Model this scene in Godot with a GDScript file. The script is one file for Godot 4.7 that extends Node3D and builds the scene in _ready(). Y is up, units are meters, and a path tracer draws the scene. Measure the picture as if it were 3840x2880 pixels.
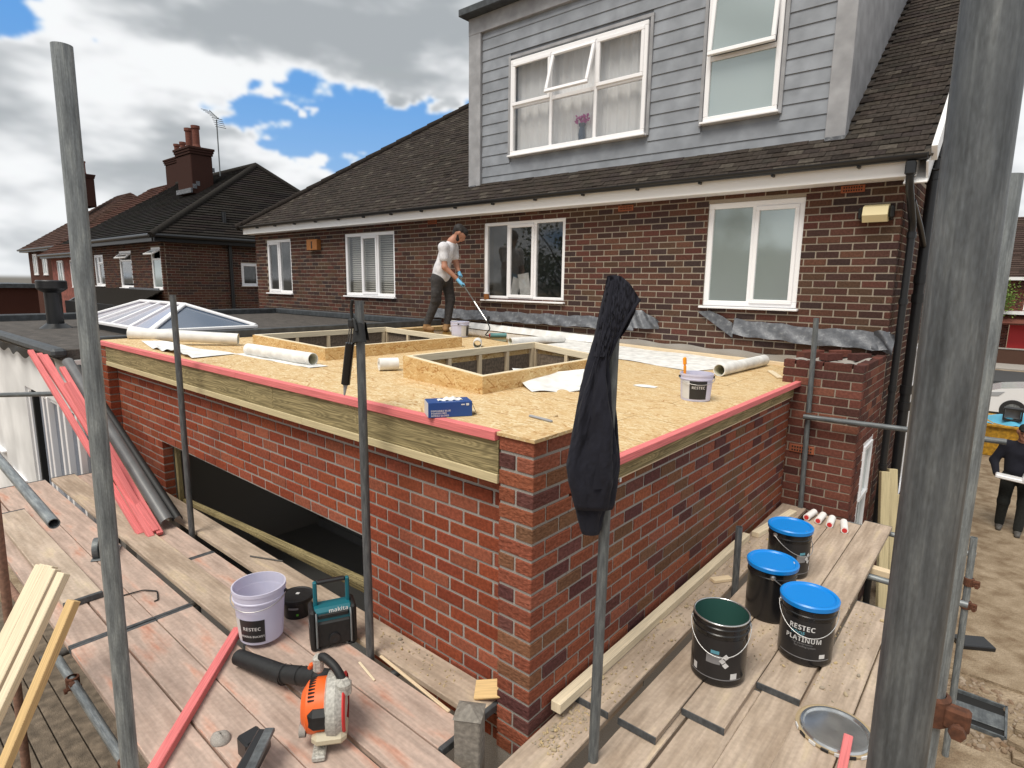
extends Node3D
# A roofing job: new brick extension with a board roof deck in front of an older brick house with a dormer, seen from a scaffold.
const EYE := Vector3(1.6302, 0.8901, 2.0943)
const BD := -1.31      # top of the scaffold boards
const GR := -2.9       # ground
var rng := RandomNumberGenerator.new()
var M := {}
var T := {}
var taken := {}

class MB:
	var v := PackedVector3Array()
	var n := PackedVector3Array()
	var c := PackedColorArray()
	var u := PackedVector2Array()
	var ix := PackedInt32Array()
	var col := Color.WHITE
	var uo := Vector2.ZERO
	func tri(a: Vector3, b: Vector3, d: Vector3) -> void:
		var nn := (b - a).cross(d - a).normalized()
		var s := v.size()
		v.append_array([a, b, d]); n.append_array([nn, nn, nn]); c.append_array([col, col, col])
		u.append_array([uo, uo + Vector2((b - a).length(), 0), uo + Vector2(0, (d - a).length())])
		ix.append_array([s, s + 2, s + 1])
	func quad(a: Vector3, b: Vector3, d: Vector3, e: Vector3, full := false) -> void:
		var nn := (b - a).cross(d - a)
		if nn.length() < 1e-12: nn = (d - a).cross(e - a)
		nn = nn.normalized()
		var s := v.size()
		v.append_array([a, b, d, e]); n.append_array([nn, nn, nn, nn]); c.append_array([col, col, col, col])
		if full:
			u.append_array([Vector2(0, 1), Vector2(1, 1), Vector2(1, 0), Vector2(0, 0)])
		else:
			var w := (b - a).length(); var h := (e - a).length()
			u.append_array([uo, uo + Vector2(w, 0), uo + Vector2(w, h), uo + Vector2(0, h)])
		ix.append_array([s, s + 2, s + 1, s, s + 3, s + 2])
	# chamfered box; local x is the length (grain) direction
	func box(t: Transform3D, size: Vector3, bev := 0.0) -> void:
		var h := size * 0.5
		bev = minf(bev, 0.45 * minf(size.x, minf(size.y, size.z)))
		var ax := [Vector3.RIGHT, Vector3.UP, Vector3.BACK]
		for k in 3:
			for sg in [1.0, -1.0]:
				var w: Vector3 = ax[k] * sg
				var a: Vector3 = ax[(k + 1) % 3]
				var b: Vector3 = ax[(k + 2) % 3] * sg
				# put u along local x when it can be
				if absf(b.x) > 0.5:
					var q2 := a; a = b; b = -q2
				var ha := absf(a.dot(h)) - bev
				var hb := absf(b.dot(h)) - bev
				var o := w * absf(w.dot(h))
				quad(t * (o - a * ha - b * hb), t * (o + a * ha - b * hb), t * (o + a * ha + b * hb), t * (o - a * ha + b * hb))
		if bev > 0.0:
			for k in 3:
				var i := (k + 1) % 3; var j := (k + 2) % 3
				for si in [1.0, -1.0]:
					for sj in [1.0, -1.0]:
						var l: Vector3 = ax[k] * (absf(h[k]) - bev)
						var p: Vector3 = ax[i] * si * h[i] + ax[j] * sj * (h[j] - bev)
						var q: Vector3 = ax[i] * si * (h[i] - bev) + ax[j] * sj * h[j]
						if si * sj > 0: quad(t * (p - l), t * (q - l), t * (q + l), t * (p + l))
						else: quad(t * (q - l), t * (p - l), t * (p + l), t * (q + l))
			for sx in [1.0, -1.0]:
				for sy in [1.0, -1.0]:
					for sz in [1.0, -1.0]:
						var p1 := t * Vector3(sx * h.x, sy * (h.y - bev), sz * (h.z - bev))
						var p2 := t * Vector3(sx * (h.x - bev), sy * h.y, sz * (h.z - bev))
						var p3 := t * Vector3(sx * (h.x - bev), sy * (h.y - bev), sz * h.z)
						if sx * sy * sz > 0: tri(p1, p2, p3)
						else: tri(p1, p3, p2)
	func cube(center: Vector3, size: Vector3, bev := 0.0) -> void:
		box(Transform3D(Basis(), center), size, bev)
	# bar from a to b, w wide (sideways) and h high
	func bar(a: Vector3, b: Vector3, w: float, h: float, bev := 0.0, up := Vector3.UP) -> void:
		box(Transform3D(frame(a, b, up), (a + b) * 0.5), Vector3((b - a).length(), h, w), bev)
	static func frame(a: Vector3, b: Vector3, up := Vector3.UP) -> Basis:
		var x := (b - a).normalized()
		if absf(x.dot(up)) > 0.98: up = Vector3.FORWARD if absf(x.z) < 0.9 else Vector3.RIGHT
		var z := x.cross(up).normalized()
		return Basis(x, z.cross(x), z)
	func ring(cn: Vector3, bx: Vector3, bz: Vector3, r: float, k: int, nn: Vector3, vv: float) -> int:
		var s := v.size()
		for i in k + 1:
			var a := TAU * i / k
			var d := bx * cos(a) + bz * sin(a)
			v.append(cn + d * r); n.append((d + nn).normalized()); c.append(col); u.append(Vector2(float(i) / k, vv) + uo)
		return s
	func skin(s1: int, s2: int, k: int) -> void:
		for i in k:
			ix.append_array([s1 + i, s2 + i, s2 + i + 1, s1 + i, s2 + i + 1, s1 + i + 1])
	func disc(cn: Vector3, bx: Vector3, bz: Vector3, r: float, k: int) -> void:
		var nn := bz.cross(bx).normalized()
		var s := v.size()
		v.append(cn); n.append(nn); c.append(col); u.append(Vector2(0.5, 0.5))
		for i in k + 1:
			var a := TAU * i / k
			v.append(cn + (bx * cos(a) + bz * sin(a)) * r); n.append(nn); c.append(col); u.append(Vector2(0.5 + 0.5 * cos(a), 0.5 + 0.5 * sin(a)))
		for i in k: ix.append_array([s, s + 1 + i, s + 2 + i])
	func tube(pts: Array, r: float, k := 12, caps := true, r2 := -1.0) -> void:
		var prev := -1
		var up := Vector3.UP
		var bz := Vector3.ZERO
		var ln := 0.0
		for i in pts.size():
			var d: Vector3 = (pts[mini(i + 1, pts.size() - 1)] - pts[maxi(i - 1, 0)]).normalized()
			if i > 0: ln += (pts[i] - pts[i - 1]).length()
			if bz == Vector3.ZERO:
				up = Vector3.FORWARD if absf(d.y) > 0.9 else Vector3.UP
				bz = d.cross(up).normalized()
			else:
				bz = (bz - d * bz.dot(d)).normalized()
			var bx := bz.cross(d)
			var rr := r if r2 < 0 else lerpf(r, r2, float(i) / (pts.size() - 1))
			var s := ring(pts[i], bx, bz, rr, k, Vector3.ZERO, ln)
			if prev >= 0: skin(prev, s, k)
			if caps and i == 0: disc(pts[i], bx, bz, rr, k)
			if caps and i == pts.size() - 1: disc(pts[i], bx, -bz, rr, k)
			prev = s
	# hollow tube with wall
	func pipe(a: Vector3, b: Vector3, r: float, wall: float, k := 20) -> void:
		tube([a, b], r, k, false)
		var fb := frame(a, b)
		var s := v.size()
		tube([b, a], r - wall, k, false)
		for e in [[a, -1.0], [b, 1.0]]:
			var o := ring(e[0], fb.y, fb.z, r, k, fb.x * e[1] * 50, 0)
			var i := ring(e[0], fb.y, fb.z, r - wall, k, fb.x * e[1] * 50, 0)
			if e[1] > 0: skin(o, i, k)
			else: skin(i, o, k)
	# surface of revolution round local y; profile of Vector2(r, y); sharp = separate normals on each band
	func lathe(t: Transform3D, prof: Array, k := 24, sharp := true, uv_full := false) -> void:
		var ln := 0.0
		for i in prof.size() - 1:
			var p: Vector2 = prof[i]; var q: Vector2 = prof[i + 1]
			var d := (q - p)
			if d.length() < 1e-6: continue
			var nn := Vector2(d.y, -d.x).normalized()
			var s := v.size()
			for e in [[p, ln], [q, ln + d.length()]]:
				for j in k + 1:
					var a := TAU * j / k
					var w := Vector3(cos(a), 0, sin(a))
					v.append(t * (w * e[0].x + Vector3.UP * e[0].y))
					n.append((t.basis * (w * nn.x + Vector3.UP * nn.y)).normalized())
					c.append(col)
					u.append(Vector2(float(j) / k, (e[1] if not uv_full else (0.0 if e[1] == ln else 1.0))))
			skin(s, s + k + 1, k)
			ln += d.length()
	# parametric sheet f(s,t) -> Vector3, smooth normals
	func sheet(f: Callable, nu: int, nv: int, flip := false) -> void:
		var s := v.size()
		for j in nv + 1:
			for i in nu + 1:
				var a := float(i) / nu; var b := float(j) / nv
				var p: Vector3 = f.call(a, b)
				var e := 0.002
				var du: Vector3 = f.call(minf(a + e, 1.0), b) - f.call(maxf(a - e, 0.0), b)
				var dv: Vector3 = f.call(a, minf(b + e, 1.0)) - f.call(a, maxf(b - e, 0.0))
				var nn := du.cross(dv).normalized()
				if flip: nn = -nn
				v.append(p); n.append(nn); c.append(col); u.append(Vector2(a, b) + uo)
		for j in nv:
			for i in nu:
				var q := s + j * (nu + 1) + i
				if flip: ix.append_array([q, q + nu + 2, q + nu + 1, q, q + 1, q + nu + 2])
				else: ix.append_array([q, q + nu + 1, q + nu + 2, q, q + nu + 2, q + 1])
	# polygon (x, y) extruded from z = 0 to z = -depth in the frame t, front at +z
	func prism(poly: PackedVector2Array, depth: float, t: Transform3D) -> void:
		if Geometry2D.is_polygon_clockwise(poly):
			poly = poly.duplicate(); poly.reverse()
		var tr := Geometry2D.triangulate_polygon(poly)
		for i in range(0, tr.size(), 3):
			var a := poly[tr[i]]; var b := poly[tr[i + 1]]; var d := poly[tr[i + 2]]
			if (b - a).cross(d - a) < 0:
				var q := b; b = d; d = q
			tri(t * Vector3(a.x, a.y, 0), t * Vector3(b.x, b.y, 0), t * Vector3(d.x, d.y, 0))
			tri(t * Vector3(a.x, a.y, -depth), t * Vector3(d.x, d.y, -depth), t * Vector3(b.x, b.y, -depth))
		for i in poly.size():
			var a := poly[i]; var b := poly[(i + 1) % poly.size()]
			quad(t * Vector3(b.x, b.y, 0), t * Vector3(a.x, a.y, 0), t * Vector3(a.x, a.y, -depth), t * Vector3(b.x, b.y, -depth))
	func mesh() -> ArrayMesh:
		for i in range(0, ix.size(), 3):
			var p := v[ix[i]]
			if (v[ix[i + 1]] - p).cross(v[ix[i + 2]] - p).dot(n[ix[i]] + n[ix[i + 1]] + n[ix[i + 2]]) > 0.0:
				var q := ix[i + 1]; ix[i + 1] = ix[i + 2]; ix[i + 2] = q
		var a := []
		a.resize(Mesh.ARRAY_MAX)
		a[Mesh.ARRAY_VERTEX] = v; a[Mesh.ARRAY_NORMAL] = n; a[Mesh.ARRAY_COLOR] = c; a[Mesh.ARRAY_TEX_UV] = u; a[Mesh.ARRAY_INDEX] = ix
		var m := ArrayMesh.new()
		m.add_surface_from_arrays(Mesh.PRIMITIVE_TRIANGLES, a)
		return m

func numbered(called: String) -> String:
	if not taken.has(called):
		taken[called] = 0
		return called
	taken[called] += 1
	return "%s_%03d" % [called, taken[called]]

func tag(o: Node, label: String, category: String, group := "", kind := "") -> Node:
	if label: o.set_meta("label", label)
	if category: o.set_meta("category", category)
	if group: o.set_meta("group", group)
	if kind: o.set_meta("kind", kind)
	return o

func put(called: String, mb: MB, m: Material, parent: Node = null) -> MeshInstance3D:
	return put_mesh(called, mb.mesh(), m, parent)

func put_mesh(called: String, me: Mesh, m: Material, parent: Node = null) -> MeshInstance3D:
	var o := MeshInstance3D.new()
	o.mesh = me
	o.material_override = m
	if parent == null:
		o.name = numbered(called)
		add_child(o)
	else:
		o.name = called
		parent.add_child(o, true)
	return o

func thing(called: String, label: String, category: String, at := Vector3.ZERO, turn := 0.0, group := "") -> Node3D:
	var o := Node3D.new()
	o.name = numbered(called)
	add_child(o)
	o.position = at
	o.rotation.y = turn
	tag(o, label, category, group)
	return o

func part(called: String, parent: Node) -> Node3D:
	var o := Node3D.new()
	o.name = called
	parent.add_child(o, true)
	return o

func struct(called: String, mb: MB, m: Material) -> MeshInstance3D:
	var o := put(called, mb, m)
	o.set_meta("kind", "structure")
	return o

func dup(src: Node3D, at: Vector3, turn := 0.0, label := "") -> Node3D:
	var r: Node3D = src.duplicate()
	var nm := String(src.get_meta("stem")) if src.has_meta("stem") else String(src.name)
	r.name = numbered(nm)
	add_child(r)
	r.position = at
	r.rotation.y = turn
	if label: r.set_meta("label", label)
	return r

func lin(r: float, g: float, b: float) -> Color:
	return Color(r, g, b).linear_to_srgb()

# ---------- textures ----------
func noise_img(w: int, h: int, freq: float, sd: int, oct := 4, type := FastNoiseLite.TYPE_SIMPLEX_SMOOTH) -> Image:
	var nz := FastNoiseLite.new()
	nz.seed = sd; nz.frequency = freq; nz.noise_type = type; nz.fractal_octaves = oct
	nz.fractal_type = FastNoiseLite.FRACTAL_FBM
	return nz.get_seamless_image(w, h)

func ramp(img: Image, stops: Array) -> Image:
	# stops: [[position, Color srgb], ...]
	var w := img.get_width(); var h := img.get_height()
	img.convert(Image.FORMAT_L8)
	var src := img.get_data()
	var lut := PackedByteArray()
	for i in 256:
		var x := i / 255.0
		var cc: Color = stops[0][1]
		for k in stops.size() - 1:
			if x >= stops[k][0]:
				var f: float = clampf((x - stops[k][0]) / maxf(stops[k + 1][0] - stops[k][0], 1e-4), 0, 1)
				cc = (stops[k][1] as Color).lerp(stops[k + 1][1], f)
		lut.append_array([int(clampf(cc.r, 0, 1) * 255), int(clampf(cc.g, 0, 1) * 255), int(clampf(cc.b, 0, 1) * 255)])
	var out := PackedByteArray()
	out.resize(w * h * 3)
	for i in w * h:
		var q := src[i] * 3
		out[i * 3] = lut[q]; out[i * 3 + 1] = lut[q + 1]; out[i * 3 + 2] = lut[q + 2]
	return Image.create_from_data(w, h, false, Image.FORMAT_RGB8, out)

func gray(img: Image, lo: float, hi: float) -> Image:
	return ramp(img, [[0.0, Color(lo, lo, lo)], [0.5, Color((lo + hi) / 2, (lo + hi) / 2, (lo + hi) / 2)], [1.0, Color(hi, hi, hi)]])

func mul(a: Image, b: Image) -> Image:
	var da := a.get_data(); var db := b.get_data()
	for i in da.size(): da[i] = da[i] * db[i] / 255
	return Image.create_from_data(a.get_width(), a.get_height(), false, a.get_format(), da)

func tex(img: Image) -> ImageTexture:
	return ImageTexture.create_from_image(img)

func nmap(img: Image, s: float) -> ImageTexture:
	img.convert(Image.FORMAT_RGBA8)
	img.bump_map_to_normal_map(s)
	return ImageTexture.create_from_image(img)

func osb_img(sz: int, sd: int) -> Image:
	var r := RandomNumberGenerator.new()
	r.seed = sd
	var d := PackedByteArray()
	d.resize(sz * sz * 3)
	for i in sz * sz:
		d[i * 3] = 228; d[i * 3 + 1] = 198; d[i * 3 + 2] = 148
	for k in 5200:
		var cx := r.randf() * sz; var cy := r.randf() * sz
		var a := r.randfn(0.0, 0.55)
		var L := r.randf_range(0.02, 0.05) * sz; var W := r.randf_range(0.003, 0.0095) * sz
		var t := r.randf()
		var col := Color(0.945, 0.85, 0.67).lerp(Color(0.87, 0.735, 0.52), t)
		if r.randf() < 0.10: col = Color(0.77, 0.60, 0.39)
		if r.randf() < 0.20: col = Color(0.97, 0.90, 0.73)
		var ca := cos(a); var sa := sin(a)
		var rr := int(L + 2)
		var jag := r.randf() * 10.0
		for x in range(-int(L), int(L) + 1):
			var wv := W * (0.75 + 0.25 * sin(x * 0.25 + jag))
			for y in range(-int(wv), int(wv) + 1):
				var px := posmod(int(cx + x * ca - y * sa), sz); var py := posmod(int(cy + x * sa + y * ca), sz)
				var q := (py * sz + px) * 3
				var e := 0.93 if y == -int(wv) or x == -int(L) else 1.0
				var g := e * (0.965 + 0.035 * sin(y * 1.7 + jag + x * 0.05))
				d[q] = int(col.r * g * 255); d[q + 1] = int(col.g * g * 255); d[q + 2] = int(col.b * g * 255)
	return Image.create_from_data(sz, sz, false, Image.FORMAT_RGB8, d)

func mat(key: String, c: Color, rough: float, o := {}) -> StandardMaterial3D:
	var m := StandardMaterial3D.new()
	m.resource_name = key
	m.albedo_color = c
	m.roughness = rough
	m.metallic = o.get("metal", 0.0)
	m.metallic_specular = o.get("spec", 0.5)
	if o.has("tex"): m.albedo_texture = T[o.tex]
	if o.has("tri"):
		m.uv1_triplanar = true
		m.uv1_world_triplanar = o.get("world", true)
		m.uv1_scale = o.tri if o.tri is Vector3 else Vector3.ONE * o.tri
	elif o.has("uv"):
		m.uv1_scale = Vector3(o.uv.x, o.uv.y, 1)
	if o.has("nrm"):
		m.normal_enabled = true
		m.normal_texture = T[o.nrm]
		m.normal_scale = o.get("ns", 1.0)
	if o.has("rt"): m.roughness_texture = T[o.rt]
	if o.get("vc", false): m.vertex_color_use_as_albedo = true
	if o.has("alpha"):
		m.transparency = BaseMaterial3D.TRANSPARENCY_ALPHA
		m.albedo_color.a = o.alpha
	if o.has("back"):
		m.backlight_enabled = true
		m.backlight = o.back
	if o.has("rim"):
		m.rim_enabled = true
		m.rim = o.rim
	if o.has("coat"):
		m.clearcoat_enabled = true
		m.clearcoat = o.coat
		m.clearcoat_roughness = 0.1
	m.cull_mode = BaseMaterial3D.CULL_DISABLED
	M[key] = m
	return m

func sky_image() -> Image:
	var w := 1792; var h := 896
	var n1 := FastNoiseLite.new(); n1.seed = 11; n1.noise_type = FastNoiseLite.TYPE_SIMPLEX_SMOOTH; n1.frequency = 1.6; n1.fractal_octaves = 6; n1.fractal_gain = 0.55
	var n2 := FastNoiseLite.new(); n2.seed = 5; n2.noise_type = FastNoiseLite.TYPE_SIMPLEX_SMOOTH; n2.frequency = 2.4; n2.fractal_octaves = 5; n2.fractal_gain = 0.55
	# openings and thick places in the cloud cover: azimuth, elevation, half width, half height (degrees), opening, thickness
	var spots := [[-80.0, 18.5, 3.4, 3.2, -1.3, 0.0], [-62, 13.6, 4.5, 1.3, -0.8, -0.1], [-56.5, 13.0, 5.0, 2.5, -1.35, -0.1], [-48.5, 13.0, 5.0, 2.6, -1.35, -0.1], [-44, 13.8, 3.0, 1.8, -0.7, 0.0],
		[-50, 21.5, 12.0, 4.2, 0.7, 0.55], [-66, 21, 9.0, 4.0, 0.4, 0.3], [-72, 8.0, 9.0, 2.0, 0.2, 0.1], [-61, 9.6, 7.0, 1.2, 0.4, -0.3], [-65, 16.0, 5.0, 0.9, 0.25, -0.25], [-77, 14.5, 5, 2.0, 0.2, -0.1], [-57.8, 14.2, 1.4, 0.6, 1.0, -0.3], [-53.5, 12.4, 1.6, 0.4, 0.6, -0.3], [-47, 11.2, 2.0, 0.5, 0.7, -0.3], [-2, 8.0, 9, 6, 0.5, -0.4]]
	var d := PackedByteArray()
	d.resize(w * h * 3)
	for y in h:
		var el := PI / 2 - (y + 0.5) / h * PI
		var eld := rad_to_deg(el)
		for x in w:
			# Godot panoramas: u = atan(x, -z) / TAU, wrapped
			var az := (x + 0.5) / w * TAU
			if az > PI: az -= TAU
			var azd := rad_to_deg(az)
			var q := (y * w + x) * 3
			var col := Color(0.44, 0.42, 0.39)
			if el > -0.08:
				var dir := Vector3(sin(az) * cos(el), maxf(sin(el), 0.0), -cos(az) * cos(el))
				var f := n1.get_noise_3d(dir.x * 1.5, dir.y * 4.2, dir.z * 1.5)
				var cov := 0.46 + f * 0.80
				var thick := 0.46 + n2.get_noise_3d(dir.x * 1.3 + 7, dir.y * 4.0, dir.z * 1.3) * 0.95 + f * 0.2
				var wa := azd + 5.0 * n2.get_noise_3d(dir.x * 4.0, dir.y * 9.0, dir.z * 4.0 + 3.0)
				var we := eld + 2.2 * n2.get_noise_3d(dir.x * 4.0 + 9.0, dir.y * 9.0, dir.z * 4.0)
				for s in spots:
					var e: float = pow((wa - s[0]) / s[2], 2.0) + pow((we - s[1]) / s[3], 2.0)
					if e < 6.0:
						cov += s[4] * exp(-e)
						thick += s[5] * exp(-e)
				var a := smoothstep(-0.05, 0.22, cov)
				thick = clampf(thick * smoothstep(0.0, 0.5, cov), 0, 1)
				var blue := Color(0.62, 0.72, 0.83).lerp(Color(0.36, 0.57, 0.80), smoothstep(0.0, 0.35, sin(el)))
				var cl := Color(0.87, 0.875, 0.88).lerp(Color(0.60, 0.62, 0.635), smoothstep(0.12, 0.85, thick))
				cl = cl.lerp(Color(0.87, 0.88, 0.89), 0.5 * exp(-maxf(eld, 0.0) / 5.0))
				col = blue.lerp(cl, a)
			d[q] = int(clampf(col.r, 0, 1) * 255); d[q + 1] = int(clampf(col.g, 0, 1) * 255); d[q + 2] = int(clampf(col.b, 0, 1) * 255)
	return Image.create_from_data(w, h, false, Image.FORMAT_RGB8, d)

func view() -> void:
	var cam := Camera3D.new()
	cam.name = "camera"
	var yaw := deg_to_rad(40.1884); var pit := deg_to_rad(9.7059); var rol := deg_to_rad(0.7941)
	var F := Vector3(-sin(yaw) * cos(pit), -sin(pit), -cos(yaw) * cos(pit))
	var R := Vector3(cos(yaw), 0, -sin(yaw))
	var U := R.cross(F)
	var R2 := R * cos(rol) + U * sin(rol)
	var U2 := U * cos(rol) - R * sin(rol)
	cam.transform = Transform3D(Basis(R2, U2, -F), EYE)
	cam.fov = rad_to_deg(2.0 * atan(829.5 / 1274.96))
	cam.near = 0.05
	cam.far = 400.0
	add_child(cam)
	cam.current = true
	var sky := Sky.new()
	var pm := PanoramaSkyMaterial.new()
	pm.panorama = ImageTexture.create_from_image(sky_image())
	pm.energy_multiplier = 1.0
	sky.sky_material = pm
	var env := Environment.new()
	env.background_mode = Environment.BG_SKY
	env.sky = sky
	env.background_energy_multiplier = 1.0
	env.tonemap_mode = Environment.TONE_MAPPER_LINEAR
	env.tonemap_exposure = 1.3
	env.sdfgi_enabled = true
	env.ssao_enabled = true
	env.ssil_enabled = true
	var we := WorldEnvironment.new()
	we.name = "environment"
	we.environment = env
	add_child(we)
	var sun := DirectionalLight3D.new()
	sun.name = "sun"
	sun.light_energy = 0.8
	sun.light_color = Color(1.0, 0.97, 0.92)
	sun.light_angular_distance = 28.0
	sun.shadow_enabled = true
	add_child(sun)
	sun.look_at_from_position(Vector3(0.2, 6.5, 3.8), Vector3.ZERO)

func materials() -> void:
	T.mottle = tex(gray(noise_img(512, 512, 0.012, 1, 5), 0.62, 1.0))
	T.soft = tex(gray(noise_img(256, 256, 0.012, 21, 4), 0.82, 1.0))
	T.fine = tex(gray(noise_img(512, 512, 0.09, 2, 3), 0.72, 1.0))
	T.brick = tex(mul(gray(noise_img(1024, 1024, 0.02, 3, 5), 0.74, 1.0), gray(noise_img(1024, 1024, 0.22, 4, 2), 0.78, 1.0)))
	T.nfine = nmap(noise_img(512, 512, 0.10, 5, 4), 3.0)
	var st := noise_img(256, 512, 0.05, 6, 4)
	st.resize(1024, 512, Image.INTERPOLATE_CUBIC)
	T.nrustic = nmap(st, 5.0)
	var wd := noise_img(64, 512, 0.07, 7, 4)
	wd.resize(1024, 512, Image.INTERPOLATE_CUBIC)
	var wimg := gray(wd.duplicate(), 0.58, 1.0)
	T.wood = tex(wimg)
	T.wood2 = tex(gray(wd.duplicate(), 0.80, 1.0))
	var pn := noise_img(256, 512, 0.012, 31, 5)
	pn.resize(1024, 512, Image.INTERPOLATE_CUBIC)
	var pimg := ramp(pn, [[0.0, Color(0.74, 0.66, 0.61)], [0.4, Color(0.81, 0.73, 0.68)], [0.6, Color(0.86, 0.77, 0.715)], [0.76, Color(0.87, 0.74, 0.675)], [0.9, Color(0.85, 0.66, 0.58)], [1.0, Color(0.80, 0.56, 0.47)]])
	var gimg := gray(wd.duplicate(), 0.86, 1.0)
	var simg := gray(noise_img(1024, 512, 0.06, 33, 4), 0.90, 1.0)
	T.plank = tex(mul(mul(pimg, gimg), simg))
	var pn2 := noise_img(256, 512, 0.012, 37, 5)
	pn2.resize(1024, 512, Image.INTERPOLATE_CUBIC)
	T.plank2 = tex(mul(mul(ramp(pn2, [[0.0, Color(0.70, 0.63, 0.56)], [0.4, Color(0.78, 0.71, 0.64)], [0.65, Color(0.84, 0.77, 0.70)], [0.85, Color(0.87, 0.80, 0.70)], [1.0, Color(0.83, 0.74, 0.66)]]), gimg), simg))
	T.nwood = nmap(wd.duplicate(), 2.5)
	# broad cathedral grain for the treated fascia
	var cg := noise_img(256, 512, 0.006, 8, 2)
	cg.convert(Image.FORMAT_L8)
	var cd := cg.get_data()
	for i in cd.size(): cd[i] = int(127.0 + 110.0 * sin(cd[i] * 0.42))
	cg = Image.create_from_data(256, 512, false, Image.FORMAT_L8, cd)
	cg.resize(1024, 512, Image.INTERPOLATE_CUBIC)
	T.grain = tex(mul(gray(cg, 0.80, 1.0), wimg))
	T.osb = tex(osb_img(1024, 9))
	var gs := noise_img(512, 64, 0.06, 40, 4)
	gs.resize(512, 1024, Image.INTERPOLATE_CUBIC)
	var gl := noise_img(512, 512, 0.014, 16, 5)
	gl.resize(512, 1024, Image.INTERPOLATE_CUBIC)
	T.galv = tex(mul(mul(ramp(gl, [[0.0, Color(0.60, 0.62, 0.63)], [0.45, Color(0.74, 0.76, 0.77)], [0.75, Color(0.84, 0.86, 0.86)], [1.0, Color(0.97, 0.98, 0.97)]]), gray(gs, 0.80, 1.0)), gray(noise_img(512, 1024, 0.07, 17, 4), 0.84, 1.0)))
	T.ground = tex(mul(ramp(noise_img(1024, 1024, 0.006, 18, 6), [[0.0, Color(0.50, 0.42, 0.34)], [0.5, Color(0.62, 0.55, 0.46)], [1.0, Color(0.72, 0.65, 0.56)]]), gray(noise_img(1024, 1024, 0.12, 19, 3), 0.78, 1.0)))
	T.lead = tex(ramp(noise_img(512, 512, 0.02, 20, 5), [[0.0, Color(0.48, 0.49, 0.51)], [0.5, Color(0.60, 0.61, 0.63)], [0.75, Color(0.70, 0.71, 0.72)], [0.9, Color(0.92, 0.92, 0.92)], [1.0, Color(0.97, 0.97, 0.97)]]))
	T.ncloth = nmap(noise_img(256, 256, 0.03, 23, 3), 3.0)
	var W := Color.WHITE
	mat("brick", W, 0.9, {"tex": "brick", "tri": 1.7, "vc": true, "nrm": "nfine", "ns": 0.5, "spec": 0.25})
	mat("brick_rustic", W, 0.9, {"tex": "brick", "tri": 1.7, "vc": true, "nrm": "nrustic", "ns": 0.9, "spec": 0.25})
	mat("mortar", lin(0.46, 0.43, 0.395), 0.95, {"tex": "fine", "tri": 3.0, "nrm": "nfine", "ns": 0.8, "spec": 0.2})
	mat("mortar_old", lin(0.45, 0.385, 0.31), 0.95, {"tex": "fine", "tri": 3.0, "nrm": "nfine", "ns": 0.8, "spec": 0.2})
	mat("osb", lin(0.8, 0.78, 0.78), 0.75, {"tex": "osb", "tri": 0.85, "spec": 0.3})
	mat("osb_side", lin(0.82, 0.74, 0.62), 0.7, {"tex": "osb", "tri": 0.85, "spec": 0.35})
	mat("pine", lin(0.86, 0.69, 0.47), 0.7, {"tex": "wood2", "uv": Vector2(0.6, 5.0), "nrm": "nwood", "ns": 0.3, "spec": 0.3})
	mat("pine_pale", lin(0.93, 0.8, 0.58), 0.7, {"tex": "wood2", "uv": Vector2(0.6, 5.0), "nrm": "nwood", "ns": 0.3, "spec": 0.3})
	mat("pine_yellow", lin(0.78, 0.54, 0.26), 0.7, {"tex": "wood2", "uv": Vector2(0.6, 5.0), "nrm": "nwood", "ns": 0.3, "spec": 0.3})
	mat("treated", lin(0.56, 0.46, 0.24), 0.75, {"tex": "grain", "uv": Vector2(0.45, 2.0), "nrm": "nwood", "ns": 0.3, "spec": 0.25})
	mat("treated_light", lin(0.66, 0.56, 0.34), 0.75, {"tex": "wood2", "uv": Vector2(0.6, 5.0), "nrm": "nwood", "ns": 0.3, "spec": 0.25})
	mat("red_stain", lin(0.86, 0.24, 0.24), 0.75, {"tex": "wood2", "uv": Vector2(0.6, 4.0), "nrm": "nwood", "ns": 0.4, "spec": 0.3})
	mat("board", lin(0.95, 0.93, 0.92), 0.9, {"tex": "plank", "uv": Vector2(0.42, 0.9), "nrm": "nwood", "ns": 0.35, "spec": 0.2})
	mat("board_pale", lin(0.92, 0.90, 0.88), 0.9, {"tex": "plank2", "uv": Vector2(0.42, 0.9), "nrm": "nwood", "ns": 0.35, "spec": 0.2})
	mat("board_end", lin(0.17, 0.175, 0.185), 0.6, {"tex": "galv", "tri": 2.0})
	mat("galv", lin(0.58, 0.60, 0.61), 0.45, {"tex": "galv", "uv": Vector2(1, 0.9), "metal": 0.25, "nrm": "nfine", "ns": 0.1})
	mat("galv_dull", lin(0.34, 0.355, 0.365), 0.5, {"tex": "galv", "uv": Vector2(1, 0.9), "metal": 0.25, "nrm": "nfine", "ns": 0.1})
	mat("galv_dark", lin(0.29, 0.295, 0.305), 0.45, {"tex": "galv", "uv": Vector2(1, 0.9), "metal": 0.25, "nrm": "nfine", "ns": 0.12})
	mat("rust", lin(0.16, 0.06, 0.03), 0.9, {"tex": "mottle", "tri": 8.0})
	mat("steel_dirty", lin(0.17, 0.16, 0.15), 0.75, {"tex": "mottle", "tri": 6.0, "metal": 0.3})
	mat("rust_tube", lin(0.36, 0.20, 0.14), 0.8, {"tex": "mottle", "tri": 4.0})
	mat("upvc", lin(0.86, 0.86, 0.88), 0.3, {})
	mat("white_board", lin(0.85, 0.85, 0.85), 0.35, {})
	mat("black_plastic", lin(0.012, 0.013, 0.015), 0.35, {})
	mat("black_rough", lin(0.016, 0.017, 0.018), 0.6, {"tex": "mottle", "tri": 5.0})
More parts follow.
